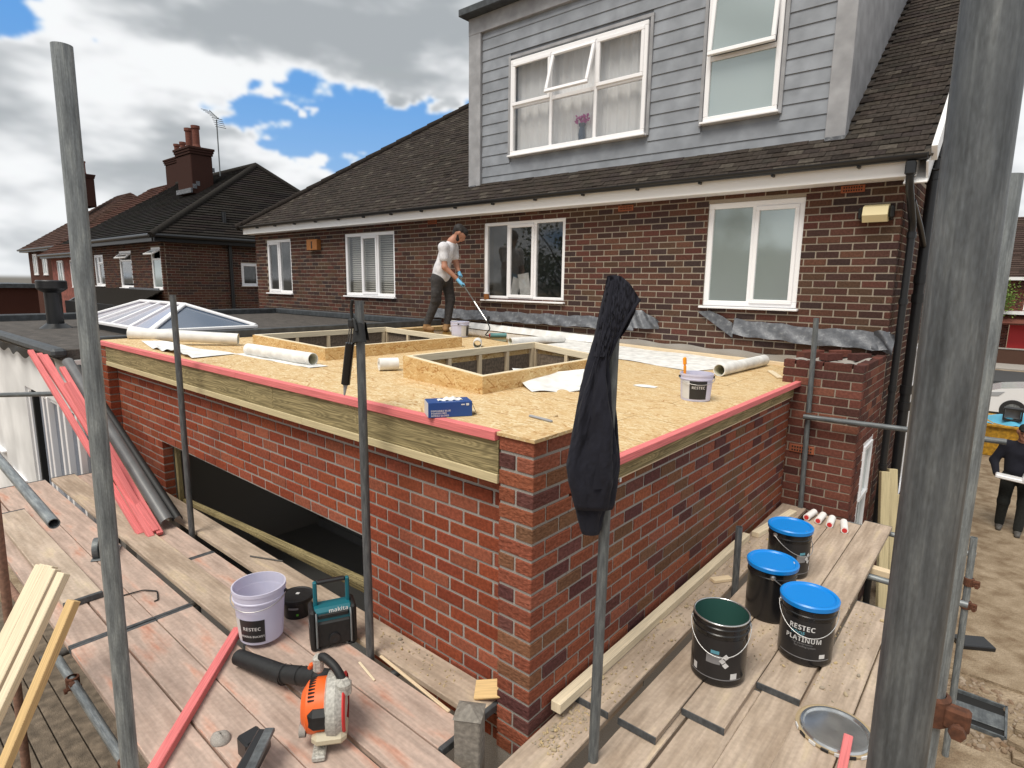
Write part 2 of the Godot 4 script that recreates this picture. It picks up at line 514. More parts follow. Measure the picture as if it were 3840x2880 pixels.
	mat("clad", lin(0.3, 0.325, 0.365), 0.55, {"tex": "soft", "tri": 0.8})
	mat("clad_trim", lin(0.37, 0.375, 0.395), 0.55, {"tex": "soft", "tri": 1.0})
	mat("tile", W, 0.92, {"tex": "mottle", "tri": 2.5, "vc": true, "spec": 0.2})
	mat("tile_base", lin(0.03, 0.026, 0.023), 0.95, {})
	mat("roof_felt", lin(0.105, 0.092, 0.082), 0.9, {"tex": "mottle", "tri": 0.7, "nrm": "nfine", "ns": 0.6})
	mat("grey_kerb", lin(0.075, 0.085, 0.095), 0.55, {"tex": "mottle", "tri": 1.0})
	mat("glass", lin(0.02, 0.025, 0.025), 0.02, {"alpha": 0.14})
	mat("glass_frost", lin(0.40, 0.46, 0.455), 0.07, {"metal": 0.5})
	mat("glass_blue", lin(0.045, 0.075, 0.13), 0.04, {"coat": 1.0})
	mat("glass_lantern", lin(0.36, 0.34, 0.40), 0.12, {"coat": 1.0})
	mat("room", lin(0.34, 0.33, 0.31), 0.95, {"tex": "soft", "tri": 1.0})
	mat("curtain", lin(0.90, 0.91, 0.92), 0.9, {})
	mat("blind", lin(0.62, 0.61, 0.56), 0.7, {})
	mat("lead", lin(0.36, 0.37, 0.39), 0.45, {"tex": "lead", "tri": 1.2, "metal": 0.15, "nrm": "nfine", "ns": 0.5})
	mat("membrane", lin(0.92, 0.92, 0.9), 0.65, {"tex": "soft", "tri": 2.0, "nrm": "nfine", "ns": 0.15})
	mat("resin", lin(0.42, 0.34, 0.20), 0.08, {"tex": "osb", "tri": 0.85})
	mat("ground", W, 0.95, {"tex": "ground", "tri": 0.35, "nrm": "nfine", "ns": 0.8, "spec": 0.2})
	mat("drive", Color.WHITE, 0.95, {"tex": "ground", "tri": 0.5, "nrm": "nfine", "ns": 0.6, "spec": 0.2})
	mat("asphalt", lin(0.06, 0.06, 0.062), 0.9, {"tex": "fine", "tri": 1.5})
	mat("white_render", lin(0.84, 0.84, 0.84), 0.8, {"tex": "soft", "tri": 0.25})
	mat("dark_gap", lin(0.012, 0.012, 0.012), 0.95, {})
	mat("block", lin(0.36, 0.36, 0.35), 0.95, {"tex": "fine", "tri": 2.0})
	mat("drum_black", lin(0.010, 0.010, 0.011), 0.22, {})
	mat("drum_blue", lin(0.004, 0.22, 0.66), 0.32, {})
	mat("print_white", lin(0.62, 0.62, 0.62), 0.5, {})
	mat("print_dark", lin(0.02, 0.02, 0.022), 0.45, {})
	mat("print_black", lin(0.014, 0.014, 0.016), 0.4, {})
	mat("print_green", lin(0.12, 0.45, 0.05), 0.5, {})
	mat("board_white", lin(1.0, 1.0, 1.0), 0.9, {"tex": "plank2", "uv": Vector2(0.42, 0.9), "nrm": "nwood", "ns": 0.35, "spec": 0.2})
	mat("crumb", Color.WHITE, 0.95, {"vc": true})
	mat("print_grey", lin(0.22, 0.22, 0.23), 0.5, {})
	mat("print_teal", lin(0.10, 0.30, 0.38), 0.5, {})
	mat("bucket_clear", lin(0.72, 0.72, 0.84), 0.35, {"alpha": 0.80, "back": Color(0.5, 0.5, 0.6)})
	mat("wire", lin(0.5, 0.5, 0.5), 0.35, {"metal": 0.9})
	mat("skin", lin(0.42, 0.20, 0.13), 0.55, {})
	mat("hair", lin(0.012, 0.009, 0.008), 0.7, {})
	mat("tee", lin(0.78, 0.78, 0.82), 0.9, {"tex": "soft", "tri": 3.0, "nrm": "ncloth", "ns": 0.6})
	mat("trousers", lin(0.055, 0.05, 0.05), 0.9, {"tex": "mottle", "tri": 3.0, "nrm": "ncloth", "ns": 0.8})
	mat("nitrile", lin(0.16, 0.46, 0.72), 0.45, {})
	mat("boot", lin(0.42, 0.24, 0.10), 0.85, {"tex": "mottle", "tri": 8.0})
	mat("navy", lin(0.006, 0.0065, 0.014), 0.95, {"nrm": "ncloth", "ns": 0.12, "tri": 5.0, "rim": 0.1})
	mat("dark_cloth", lin(0.018, 0.02, 0.018), 0.95, {"tex": "mottle", "tri": 4.0})
	mat("orange", lin(0.80, 0.13, 0.02), 0.4, {})
	mat("tool_white", lin(0.66, 0.64, 0.58), 0.5, {"tex": "mottle", "tri": 9.0})
	mat("teal", lin(0.008, 0.13, 0.17), 0.4, {})
	mat("box_blue", lin(0.012, 0.06, 0.24), 0.4, {})
	mat("yellow_plastic", lin(0.95, 0.33, 0.01), 0.35, {})
	mat("skip", lin(0.62, 0.33, 0.02), 0.6, {"tex": "mottle", "tri": 1.5})
	mat("car_paint", lin(0.78, 0.79, 0.81), 0.2, {"coat": 1.0})
	mat("tarp_blue", lin(0.10, 0.42, 0.62), 0.5, {})
	mat("tin", lin(0.70, 0.71, 0.71), 0.18, {"metal": 0.85, "tex": "soft", "tri": 2.0})
	mat("drum_inside", lin(0.035, 0.10, 0.085), 0.25, {})
	mat("floodlight", lin(0.72, 0.62, 0.36), 0.35, {})
	mat("orange_box", lin(0.46, 0.17, 0.035), 0.7, {"tex": "wood", "tri": 4.0})
	mat("airbrick", lin(0.30, 0.09, 0.04), 0.9, {})
	mat("red_end", lin(0.55, 0.03, 0.03), 0.6, {})
	mat("fleece", lin(0.80, 0.78, 0.76), 0.95, {})
	mat("concrete", lin(0.33, 0.30, 0.26), 0.95, {"tex": "mottle", "tri": 5.0, "nrm": "nfine", "ns": 0.8})
	mat("leaf", lin(0.05, 0.10, 0.025), 0.8, {"back": Color(0.2, 0.3, 0.1)})
	mat("bark", lin(0.09, 0.07, 0.05), 0.95, {"tex": "mottle", "tri": 4.0})
	mat("terracotta", lin(0.22, 0.07, 0.045), 0.85, {"tex": "mottle", "tri": 3.0})
	mat("render_pink", lin(0.33, 0.10, 0.075), 0.9, {"tex": "mottle", "tri": 0.5})
	mat("decking", lin(0.24, 0.19, 0.14), 0.95, {"tex": "mottle", "tri": 1.2, "nrm": "nfine", "ns": 0.8})
	mat("petal", lin(0.50, 0.06, 0.32), 0.7, {})
	mat("headlamp", lin(0.35, 0.37, 0.40), 0.08, {"coat": 1.0})
	mat("tyre", lin(0.015, 0.015, 0.016), 0.8, {})
	mat("sand", lin(0.52, 0.40, 0.24), 0.95, {"tex": "fine", "tri": 6.0})
	mat("resin_teal", lin(0.13, 0.30, 0.30), 0.25, {})

# ---------- brickwork, tiles, windows ----------
const PAL_NEW := [[0.42, 0.135, 0.077], [0.45, 0.15, 0.083], [0.39, 0.12, 0.073], [0.42, 0.135, 0.08], [0.33, 0.155, 0.088], [0.28, 0.145, 0.085], [0.19, 0.078, 0.073], [0.22, 0.09, 0.078], [0.43, 0.15, 0.095], [0.40, 0.125, 0.075]]
const PAL_RED := [[0.435, 0.111, 0.056], [0.411, 0.101, 0.053], [0.459, 0.127, 0.066], [0.422, 0.12, 0.072], [0.386, 0.095, 0.053], [0.47, 0.152, 0.09]]
const PAL_OLD := [[0.135, 0.067, 0.054], [0.165, 0.078, 0.058], [0.108, 0.060, 0.052], [0.19, 0.092, 0.064], [0.092, 0.060, 0.056], [0.175, 0.072, 0.056], [0.15, 0.088, 0.06]]
const PAL_PIER := [[0.234, 0.085, 0.063], [0.303, 0.117, 0.084], [0.193, 0.076, 0.061], [0.343, 0.138, 0.093], [0.152, 0.068, 0.057], [0.261, 0.097, 0.071]]

func lay(list: Array, o: Vector3, ud: Vector3, nr: Vector3, u0: float, u1: float, ytop: float, ybot: float, gauge: float, pitch: float, jt: float, shift: float, holes: Array, pal: Array, rustic := false, wall: Node = null, depth := 0.09) -> void:
	var k := 0
	while true:
		var yt := ytop - k * gauge
		var yb := yt - gauge + jt
		if yb < ybot - 0.01: break
		var spans := [[u0, u1]]
		for hrec in holes:
			var hr: Rect2 = hrec
			var ov := minf(yt, hr.end.y) - maxf(yb, hr.position.y)
			if ov > 0.4 * (yt - yb):
				var nx := []
				for s in spans:
					if hr.end.x <= s[0] or hr.position.x >= s[1]:
						nx.append(s)
						continue
					if hr.position.x > s[0]: nx.append([s[0], hr.position.x])
					if hr.end.x < s[1]: nx.append([hr.end.x, s[1]])
				spans = nx
		var off := shift if k % 2 == 0 else shift + pitch * 0.5
		for s in spans:
			var i := int(floor((s[0] - off) / pitch)) - 1
			while off + i * pitch < s[1]:
				var a := maxf(off + i * pitch, s[0])
				var b := minf(off + (i + 1) * pitch - jt, s[1])
				i += 1
				if b - a < 0.025: continue
				var c: Array = pal[rng.randi() % pal.size()]
				var g := rng.randf_range(0.86, 1.14)
				var jit := nr * rng.randf_range(-0.0025, 0.0025)
				list.append({"c": o + ud * (a + b) * 0.5 + Vector3.UP * ((yt + yb) * 0.5 - o.y) - nr * depth * 0.5 + jit, "b": Basis(ud, Vector3.UP, ud.cross(Vector3.UP)), "s": Vector3(b - a, yt - yb, depth), "col": Color(c[0] * g, c[1] * g, c[2] * g), "r": rustic, "w": wall})
		k += 1

func one_brick(list: Array, c: Vector3, ud: Vector3, size: Vector3, pal: Array, rustic := false, wall: Node = null) -> void:
	var cc: Array = pal[rng.randi() % pal.size()]
	var g := rng.randf_range(0.88, 1.12)
	list.append({"c": c, "b": Basis(ud, Vector3.UP, ud.cross(Vector3.UP)), "s": size, "col": Color(cc[0] * g, cc[1] * g, cc[2] * g), "r": rustic, "w": wall})

func set_bricks(owner_thing: Node, list: Array, limit: int) -> void:
	list.sort_custom(func(a, b): return a.c.distance_squared_to(EYE) < b.c.distance_squared_to(EYE))
	var mb := MB.new()
	for i in list.size():
		var q: Dictionary = list[i]
		if i < limit:
			var one := MB.new()
			one.col = q.col
			one.box(Transform3D(Basis(), Vector3.ZERO), q.s, 0.003)
			var o := put("brick", one, M.brick_rustic if q.r else M.brick, q.w if q.w else owner_thing)
			o.transform = Transform3D(q.b, q.c)
		else:
			mb.col = q.col
			mb.box(Transform3D(q.b, q.c), q.s, 0.003 if i < limit + 900 else 0.0)
	if mb.v.size() > 0:
		var st := put("brickwork", mb, M.brick, owner_thing)
		st.set_meta("kind", "stuff")

func wall_body(mb: MB, o: Vector3, ud: Vector3, nr: Vector3, u0: float, u1: float, y0: float, y1: float, holes: Array, thick: float) -> void:
	var us := [u0, u1]; var ys := [y0, y1]
	for hrec in holes:
		var h: Rect2 = hrec
		for e in [h.position.x, h.end.x]:
			if e > u0 and e < u1: us.append(e)
		for e in [h.position.y, h.end.y]:
			if e > y0 and e < y1: ys.append(e)
	us.sort(); ys.sort()
	for i in us.size() - 1:
		for j in ys.size() - 1:
			var a: float = us[i]; var b: float = us[i + 1]; var c: float = ys[j]; var d: float = ys[j + 1]
			if b - a < 1e-4 or d - c < 1e-4: continue
			var mid := Vector2((a + b) / 2, (c + d) / 2)
			var inside := false
			for hrec in holes:
				if (hrec as Rect2).has_point(mid): inside = true
			if inside: continue
			mb.box(Transform3D(Basis(ud, Vector3.UP, ud.cross(Vector3.UP)), o + ud * mid.x + Vector3.UP * (mid.y - o.y) - nr * thick * 0.5), Vector3(b - a, d - c, thick))

func tiles(list: Array, o: Vector3, ud: Vector3, sd: Vector3, u0: float, u1: float, slen: float, inside: Callable, w := 0.168, gauge := 0.103) -> void:
	var nr := sd.cross(ud).normalized()
	if nr.y < 0: nr = -nr
	var tilt := Basis(ud, 0.0)
	var k := 0
	while k * gauge < slen:
		var s := k * gauge
		var off := 0.0 if k % 2 == 0 else w * 0.5
		var i := int(floor((u0 - off) / w))
		while off + i * w < u1:
			var a := off + i * w
			i += 1
			if not inside.call(a + w * 0.5, s + 0.05): continue
			var t := rng.randf()
			var c := Color(0.060, 0.050, 0.044).lerp(Color(0.082, 0.068, 0.059), t)
			if rng.randf() < 0.06: c = Color(0.115, 0.10, 0.086)
			if rng.randf() < 0.05: c = Color(0.045, 0.038, 0.034)
			var lift := rng.randf_range(0.012, 0.018)
			var y2 := (nr * 1.0 + sd * 0.10).normalized()
			var z2 := ud.cross(y2)
			list.append({"c": o + ud * (a + w * 0.5) + sd * (s + 0.06) + nr * lift, "b": Basis(ud, y2, z2), "s": Vector3(w - 0.003, 0.015, 0.145), "col": c})
		k += 1

func set_tiles(roof: Node, list: Array, limit: int, owner_thing: Node) -> void:
	list.sort_custom(func(a, b): return a.c.distance_squared_to(EYE) < b.c.distance_squared_to(EYE))
	var mb := MB.new()
	for i in list.size():
		var q: Dictionary = list[i]
		if i < limit:
			var one := MB.new()
			one.col = q.col
			one.box(Transform3D(), q.s, 0.002)
			var t := put("tile", one, M.tile, roof)
			t.transform = Transform3D(q.b, q.c)
		else:
			mb.col = q.col
			mb.box(Transform3D(q.b, q.c), q.s, 0.0)
	if mb.v.size() > 0:
		put("roof_tiling", mb, M.tile, owner_thing).set_meta("kind", "stuff")

# o: lower left corner on the wall face; cells: [u0, v0, u1, v1 as fractions, sash?, open angle in degrees]
func window(owner_thing: Node, o: Vector3, ud: Vector3, w: float, h: float, cells: Array, glass: Material, opt := {}) -> Node3D:
	var nr := ud.cross(Vector3.UP)
	var win := part("window", owner_thing)
	var bs := Basis(ud, Vector3.UP, nr)
	win.transform = Transform3D(bs, o)
	var fw: float = opt.get("fw", 0.05)
	var dp := 0.07
	var set_back: float = opt.get("back", 0.02)
	var z0 := -set_back
	var f := MB.new()
	f.cube(Vector3(w / 2, fw / 2, z0 - dp / 2), Vector3(w, fw, dp), 0.006)
	f.cube(Vector3(w / 2, h - fw / 2, z0 - dp / 2), Vector3(w, fw, dp), 0.006)
	f.cube(Vector3(fw / 2, h / 2, z0 - dp / 2), Vector3(fw, h - 2 * fw, dp), 0.006)
	f.cube(Vector3(w - fw / 2, h / 2, z0 - dp / 2), Vector3(fw, h - 2 * fw, dp), 0.006)
	var us := {}; var vs := {}
	for c in cells:
		if c[0] > 0.01: us[c[0]] = [minf(c[1], us[c[0]][0]) if us.has(c[0]) else c[1], maxf(c[3], us[c[0]][1]) if us.has(c[0]) else c[3]]
		if c[1] > 0.01: vs[c[1]] = [minf(c[0], vs[c[1]][0]) if vs.has(c[1]) else c[0], maxf(c[2], vs[c[1]][1]) if vs.has(c[1]) else c[2]]
	for k in us: f.cube(Vector3(k * w, (us[k][0] + us[k][1]) * h / 2, z0 - dp / 2 - 0.003), Vector3(0.05, (us[k][1] - us[k][0]) * h - fw, dp - 0.006), 0.005)
	for k in vs: f.cube(Vector3((vs[k][0] + vs[k][1]) * w / 2, k * h, z0 - dp / 2 - 0.005), Vector3((vs[k][1] - vs[k][0]) * w - fw, 0.055, dp - 0.010), 0.005)
	put("frame", f, M.upvc, win)
	for c in cells:
		var a := Vector2(c[0] * w, c[1] * h); var b := Vector2(c[2] * w, c[3] * h)
		a += Vector2(fw if c[0] < 0.01 else 0.026, fw if c[1] < 0.01 else 0.028)
		b -= Vector2(fw if c[2] > 0.99 else 0.026, fw if c[3] > 0.99 else 0.028)
		var sz := b - a
		var ang: float = c[5] if c.size() > 5 else 0.0
		var tr := Transform3D(Basis(Vector3.RIGHT, -deg_to_rad(ang)), Vector3((a.x + b.x) / 2, b.y, z0 + (0.012 if c[4] else 0.0)))
		var pm := MB.new()
		var sw := 0.0
		if c[4]:
			sw = 0.05
			a -= Vector2(0.012, 0.012); sz += Vector2(0.024, 0.024)
			var s := MB.new()
			for e in [[0.0, -sw / 2, sz.x, sw], [0.0, -sz.y + sw / 2, sz.x, sw]]: s.box(tr * Transform3D(Basis(), Vector3(e[0], e[1], -0.02)), Vector3(e[2], e[3], 0.045), 0.006)
			for sx in [-1.0, 1.0]: s.box(tr * Transform3D(Basis(), Vector3(sx * (sz.x - sw) / 2, -sz.y / 2, -0.0205)), Vector3(sw, sz.y - 2 * sw, 0.044), 0.006)
			put("sash", s, M.upvc, win)
		pm.box(tr * Transform3D(Basis(), Vector3(0, -sz.y / 2, -0.03)), Vector3(sz.x - 2 * sw + 0.004, sz.y - 2 * sw + 0.004, 0.006))
		put("pane", pm, glass, win)
	if opt.get("sill", true):
		var sl := MB.new()
		sl.cube(Vector3(w / 2, -0.014, 0.0), Vector3(w + 0.06, 0.028, 0.12), 0.006)
		put("sill", sl, M.upvc, win)
	var dep: float = opt.get("room", 2.0)
	if dep > 0:
		var rm := MB.new()
		var zb := z0 - dp - 0.02
		rm.quad(Vector3(0, 0, zb - dep), Vector3(w, 0, zb - dep), Vector3(w, h, zb - dep), Vector3(0, h, zb - dep))
		rm.quad(Vector3(0, 0, zb), Vector3(0, 0, zb - dep), Vector3(0, h, zb - dep), Vector3(0, h, zb))
		rm.quad(Vector3(w, 0, zb - dep), Vector3(w, 0, zb), Vector3(w, h, zb), Vector3(w, h, zb - dep))
		rm.quad(Vector3(0, 0, zb), Vector3(w, 0, zb), Vector3(w, 0, zb - dep), Vector3(0, 0, zb - dep))
		rm.quad(Vector3(0, h, zb - dep), Vector3(w, h, zb - dep), Vector3(w, h, zb), Vector3(0, h, zb))
		put("room_lining", rm, opt.get("room_mat", M.room), win)
	if opt.has("curtain"):
		var cm := MB.new()
		var zc := z0 - dp - 0.10
		var fold: float = opt.curtain
		cm.sheet(func(a, b): return Vector3(0.02 + a * (w - 0.04), 0.02 + b * (h - 0.04), zc + 0.018 * sin(a * w * fold) + 0.008 * sin(a * w * fold * 2.3 + 1.0)), 160, 1)
		put("curtain", cm, M.curtain, win)
	if opt.has("blind"):
		var n := int(h / 0.045)
		var bm := MB.new()
		for i in n: bm.box(Transform3D(Basis(Vector3.RIGHT, 0.9), Vector3(w / 2, 0.03 + i * 0.045, z0 - dp - 0.07)), Vector3(w - 0.1, 0.002, 0.045))
		put("blind", bm, M.blind, win)
	return win

func bent_pipe(pts: Array, r: float, cs := 6) -> Array:
	# rounds the corners of a poly-line
	var out := [pts[0]]
	for i in range(1, pts.size() - 1):
		var a: Vector3 = (pts[i - 1] - pts[i]); var b: Vector3 = (pts[i + 1] - pts[i])
		var d := minf(r, minf(a.length(), b.length()) * 0.45)
		var p0: Vector3 = pts[i] + a.normalized() * d; var p2: Vector3 = pts[i] + b.normalized() * d
		for k in cs + 1:
			var t := float(k) / cs
			out.append(p0.lerp(pts[i], t).lerp((pts[i] as Vector3).lerp(p2, t), t))
	out.append(pts[pts.size() - 1])
	return out

# ---------- the house ----------
func house() -> void:
	var h := thing("brick_house", "dark brown brick house with a grey clad dormer and white windows", "house")
	var zf := -5.451
	var xr := 0.6; var xl := -13.4
	var holes := [Rect2(-1.509, 0.634, 1.147, 1.282), Rect2(-5.416, 0.609, 1.689, 1.284), Rect2(-9.492, 0.577, 1.681, 1.291), Rect2(-12.844, 0.57, 1.156, 1.283)]
	var bl := []
	var fw := MB.new()
	wall_body(fw, Vector3(0, 0, zf - 0.006), Vector3.RIGHT, Vector3.BACK, xl + 0.02, xr - 0.012, GR, 2.16, holes, 0.25)
	var rear := put("rear_wall", fw, M.mortar_old, h)
	lay(bl, Vector3(0, 0, zf), Vector3.RIGHT, Vector3.BACK, xl, xr, 2.11, -0.2, 0.0821, 0.246, 0.015, 0.05, holes, PAL_OLD, false, rear)
	# gable
	var gh := [Rect2(3.35, 0.02, 0.95, 1.32), Rect2(2.2, -2.0, 0.8, 2.1)]
	var gb := MB.new()
	wall_body(gb, Vector3(xr - 0.006, 0, zf - 0.26), Vector3.FORWARD, Vector3.RIGHT, -0.009, 9.0, GR, 2.16, [Rect2(3.35 - 0.26, 0.02, 0.95, 1.32), Rect2(2.2 - 0.26, -2.0, 0.8, 2.1)], 0.24)
	# gable triangle
	gb.prism(PackedVector2Array([Vector2(0, 2.16), Vector2(8.7, 2.16), Vector2(4.0, 5.3)]), 0.2, Transform3D(Basis(Vector3.FORWARD, Vector3.UP, Vector3.RIGHT), Vector3(xr - 0.02, 0, zf - 0.2)))
	var gable := put("gable_wall", gb, M.mortar_old, h)
	lay(bl, Vector3(xr, 0, zf), Vector3.FORWARD, Vector3.RIGHT, 0.105, 5.2, 2.11, GR, 0.0821, 0.246, 0.015, 0.02, gh, PAL_OLD, false, gable)
	# stub of the old rear wall with broken top
	var zs := -4.2; var gs := 0.0843
	var sb := MB.new()
	var sh := [Rect2(0.42, -2.35, 0.5, 1.7)]
	wall_body(sb, Vector3(0, 0, zs - 0.006), Vector3.RIGHT, Vector3.BACK, -0.085, 0.61, GR, 0.13, [], 0.2)
	wall_body(sb, Vector3(0.614, 0, zs - 0.21), Vector3.FORWARD, Vector3.RIGHT, 0.0, 1.05, GR, 0.13, [Rect2(0.21, -2.35, 0.5, 1.7)], 0.12)
	var stub := put("wall_stub", sb, M.mortar_old, h)
	lay(bl, Vector3(0, 0, zs), Vector3.RIGHT, Vector3.BACK, -0.095, 0.62, 0.172, -2.4, gs, 0.253, 0.012, 0.02, [], PAL_PIER, false, stub)
	lay(bl, Vector3(0.62, 0, zs), Vector3.FORWARD, Vector3.RIGHT, 0.105, 1.20, 0.172, -2.4, gs, 0.253, 0.012, -0.02, sh, PAL_PIER, false, stub)
	for k in 5:
		one_brick(bl, Vector3(0.02 + 0.22 * (k % 3), 0.19, -4.62 - 0.2 * floor(k / 2.0)), Vector3(0.5, 0, -0.86).normalized(), Vector3(0.215, 0.07, 0.1), PAL_PIER, false, stub)
	var mu := MB.new()
	mu.col = Color(0.6, 0.58, 0.55)
	mu.sheet(func(a, b): return Vector3(-0.05 + a * 0.62, 0.150 + 0.035 * sin(a * 9.0 + b * 4.0) * sin(b * 7.0 + 1.0), -4.24 - b * 1.1), 24, 24)
	put("mortar_bed", mu, M.mortar, stub)
	set_bricks(h, bl, 300)
	# soldier course and airbricks
	for p in [Vector3(0.11, 1.957, zf + 0.004), Vector3(-2.70, 1.943, zf + 0.004), Vector3(0.15, -0.72, zs + 0.004), Vector3(-6.7, 1.97, zf + 0.004)]:
		var ab := part("air_brick", h)
		var am := MB.new()
		am.cube(p, Vector3(0.235, 0.075, 0.02), 0.003)
		put("plate", am, M.airbrick, ab)
		var ho := MB.new()
		for i in 8:
			for j in 2: ho.cube(p + Vector3(-0.085 + i * 0.0245, -0.016 + j * 0.032, 0.0105), Vector3(0.014, 0.018, 0.002))
		put("holes", ho, M.dark_gap, ab)
	# windows of the rear wall
	var w3 := window(h, Vector3(-1.509, 0.634, zf), Vector3.RIGHT, 1.147, 1.282, [[0, 0, 0.5, 1, false], [0.5, 0, 1, 1, true]], M.glass_frost, {"fw": 0.07, "room": 0.0})
	var w2 := window(h, Vector3(-5.416, 0.609, zf), Vector3.RIGHT, 1.689, 1.284, [[0, 0, 0.31, 1, false], [0.31, 0, 0.645, 1, true], [0.645, 0, 1, 1, false]], M.glass, {"fw": 0.065, "room": 2.2})
	window(h, Vector3(-9.492, 0.577, zf), Vector3.RIGHT, 1.681, 1.291, [[0, 0, 0.34, 1, false], [0.34, 0, 0.66, 1, true], [0.66, 0, 1, 1, false]], M.glass, {"fw": 0.065, "blind": true})
	window(h, Vector3(-12.844, 0.57, zf), Vector3.RIGHT, 1.156, 1.283, [[0, 0, 0.5, 1, true], [0.5, 0, 1, 1, false]], M.glass, {"fw": 0.065})
	# gable windows
	window(h, Vector3(xr, 0.02, zf - 3.35), Vector3.FORWARD, 0.95, 1.32, [[0, 0, 0.5, 1, false], [0.5, 0, 1, 1, true]], M.glass_frost, {"room": 0.0, "back": 0.0})
	window(h, Vector3(xr, -2.0, zf - 2.2), Vector3.FORWARD, 0.8, 2.1, [[0, 0, 1, 0.7, false], [0, 0.7, 1, 1, true]], M.glass, {"room": 0.3, "back": 0.0})
	window(h, Vector3(0.62, -2.35, zs - 0.42), Vector3.FORWARD, 0.5, 1.7, [[0, 0, 1, 0.62, false], [0, 0.62, 1, 1, true]], M.glass_frost, {"room": 0.3, "back": 0.0})
	# eaves
	var fa := MB.new()
	fa.cube(Vector3(-6.4, 2.105, -5.21), Vector3(14.2, 0.2, 0.022), 0.003)
	fa.cube(Vector3(-6.4, 2.012, -5.335), Vector3(14.2, 0.012, 0.23))
	fa.cube(Vector3(0.70, 2.10, -5.34), Vector3(0.016, 0.195, 0.26), 0.003)
	put("fascia", fa, M.white_board, h)
	var gu := part("gutter", h)
	var gm := MB.new()
	gm.sheet(func(a, b): return Vector3(-13.55 + a * 14.35, 2.195 - 0.055 * sin(b * PI) , -5.14 + 0.058 * cos(b * PI)), 2, 14)
	gm.sheet(func(a, b): return Vector3(-13.55 + a * 14.35, 2.195 - 0.051 * sin(b * PI) , -5.14 + 0.054 * cos(b * PI)), 2, 14, true)
	gm.cube(Vector3(0.80, 2.17, -5.14), Vector3(0.006, 0.06, 0.116))
	put("channel", gm, M.black_plastic, gu)
	var x := 0.2
	while x > -13.4:
		var br := MB.new()
		br.cube(Vector3(x, 2.155, -5.165), Vector3(0.03, 0.075, 0.075), 0.008)
		put("bracket", br, M.black_plastic, gu)
		x -= 0.86
	# roof
	var tp := 0.82
	var sd := Vector3(0, tp, -1).normalized()
	var eo := Vector3(0, 2.16, -5.13)
	var sl := sqrt(1 + tp * tp)
	var zr := -9.3
	var slen := (5.13 - 9.3) * -1.0 * sl
	var yr := 2.16 + tp * (5.13 - 9.3) * -1.0
	var rb := MB.new()
	var A := Vector3(-13.6, 2.15, -5.1); var Bp := Vector3(0.80, 2.15, -5.1); var Cp := Vector3(0.80, yr, zr); var Dp := Vector3(-7.75, yr, zr)
	rb.quad(A, Bp, Cp, Dp)
	rb.tri(A, Dp, Vector3(-13.6, 2.15, -13.5))
	rb.quad(Cp, Vector3(0.80, 2.15, -13.5), Vector3(-13.6, 2.15, -13.5), Dp)
	rb.tri(Vector3(0.58, 2.1, -5.4), Vector3(0.58, 2.1, -13.3), Vector3(0.58, yr - 0.1, zr))
	var roof := put("roof", rb, M.tile_base, h)
	var tl := []
	tiles(tl, eo, Vector3.RIGHT, sd, -13.6, 0.80, slen, func(u, s):
		var zz: float = s / sl
		if u < -13.6 + zz * (5.85 / 4.17) - 0.05: return false
		if u > -5.84 and u < -0.06 and zz > 0.45: return false
		return u < 0.79)
	# hip side
	var hd := (Dp - Vector3(-13.6, 2.15, zr)).normalized()
	tiles(tl, Vector3(-13.6, 2.16, 0), Vector3.FORWARD, hd, 5.1, 9.4, (Dp - Vector3(-13.6, 2.15, zr)).length(), func(u, s): return u > 5.1 + s * 0.70)
	set_tiles(roof, tl, 300, h)
	var hip := Dp - A
	for i in 19:
		var p0 := A + hip * (i / 19.0); var p1 := A + hip * ((i + 1.12) / 19.0)
		var ht := MB.new()
		ht.col = Color(0.05, 0.042, 0.038)
		ht.tube([p0 + Vector3.UP * 0.03, p1 + Vector3.UP * 0.02], 0.085, 10, false, 0.075)
		put("hip_tile", ht, M.tile, roof)
	# verge
	var ve := MB.new()
	ve.bar(Vector3(0.845, 2.19, -5.13), Vector3(0.845, yr + 0.03, zr), 0.05, 0.16, 0.004)
	put("verge_capping", ve, M.white_board, h)
	var bb := MB.new()
	bb.bar(Vector3(0.80, 2.03, -5.18), Vector3(0.80, yr - 0.14, zr), 0.02, 0.22, 0.003)
	bb.bar(Vector3(0.71, 1.93, -5.18), Vector3(0.71, yr - 0.24, zr), 0.2, 0.012, 0.0)
	put("barge_board", bb, M.white_board, h)
	# dormer
	var dm := part("dormer", h)
	var zd := -5.55
	var db := MB.new()
	db.cube(Vector3(-2.95, 3.86, zd - 2.56), Vector3(5.60, 2.70, 4.0))
	wall_body(db, Vector3(0, 0, zd - 0.048), Vector3.RIGHT, Vector3.BACK, -5.75, -0.15, 2.4, 5.1, [Rect2(-4.93, 2.925, 2.40, 1.43), Rect2(-1.70, 2.935, 0.90, 2.0)], 0.1)
	put("core", db, M.clad, dm)
	for i in 15:
		var yb := 2.49 + i * 0.166
		if yb > 4.9: break
		var top := minf(yb + 0.18, 4.93)
		var cuts := [[-5.585, -0.25]]
		var wins := [[-4.97, -2.49, 2.90, 4.41], [-1.74, -0.77, 2.90, 4.95]]
		for wn in wins:
			if yb + 0.15 > wn[2] and yb < wn[3]:
				var nx := []
				for s in cuts:
					if wn[0] > s[0] and wn[1] < s[1]:
						nx.append([s[0], wn[0]]); nx.append([wn[1], s[1]])
					else: nx.append(s)
				cuts = nx
		for s in cuts:
			var cb := MB.new()
			cb.uo = Vector2(rng.randf(), rng.randf())
			cb.box(Transform3D(Basis(Vector3.RIGHT, -0.075), Vector3((s[0] + s[1]) / 2, (yb + top) / 2, zd - 0.034)), Vector3(s[1] - s[0], top - yb, 0.011), 0.002)
			put("cladding_board", cb, M.clad, dm)
	var tr := MB.new()
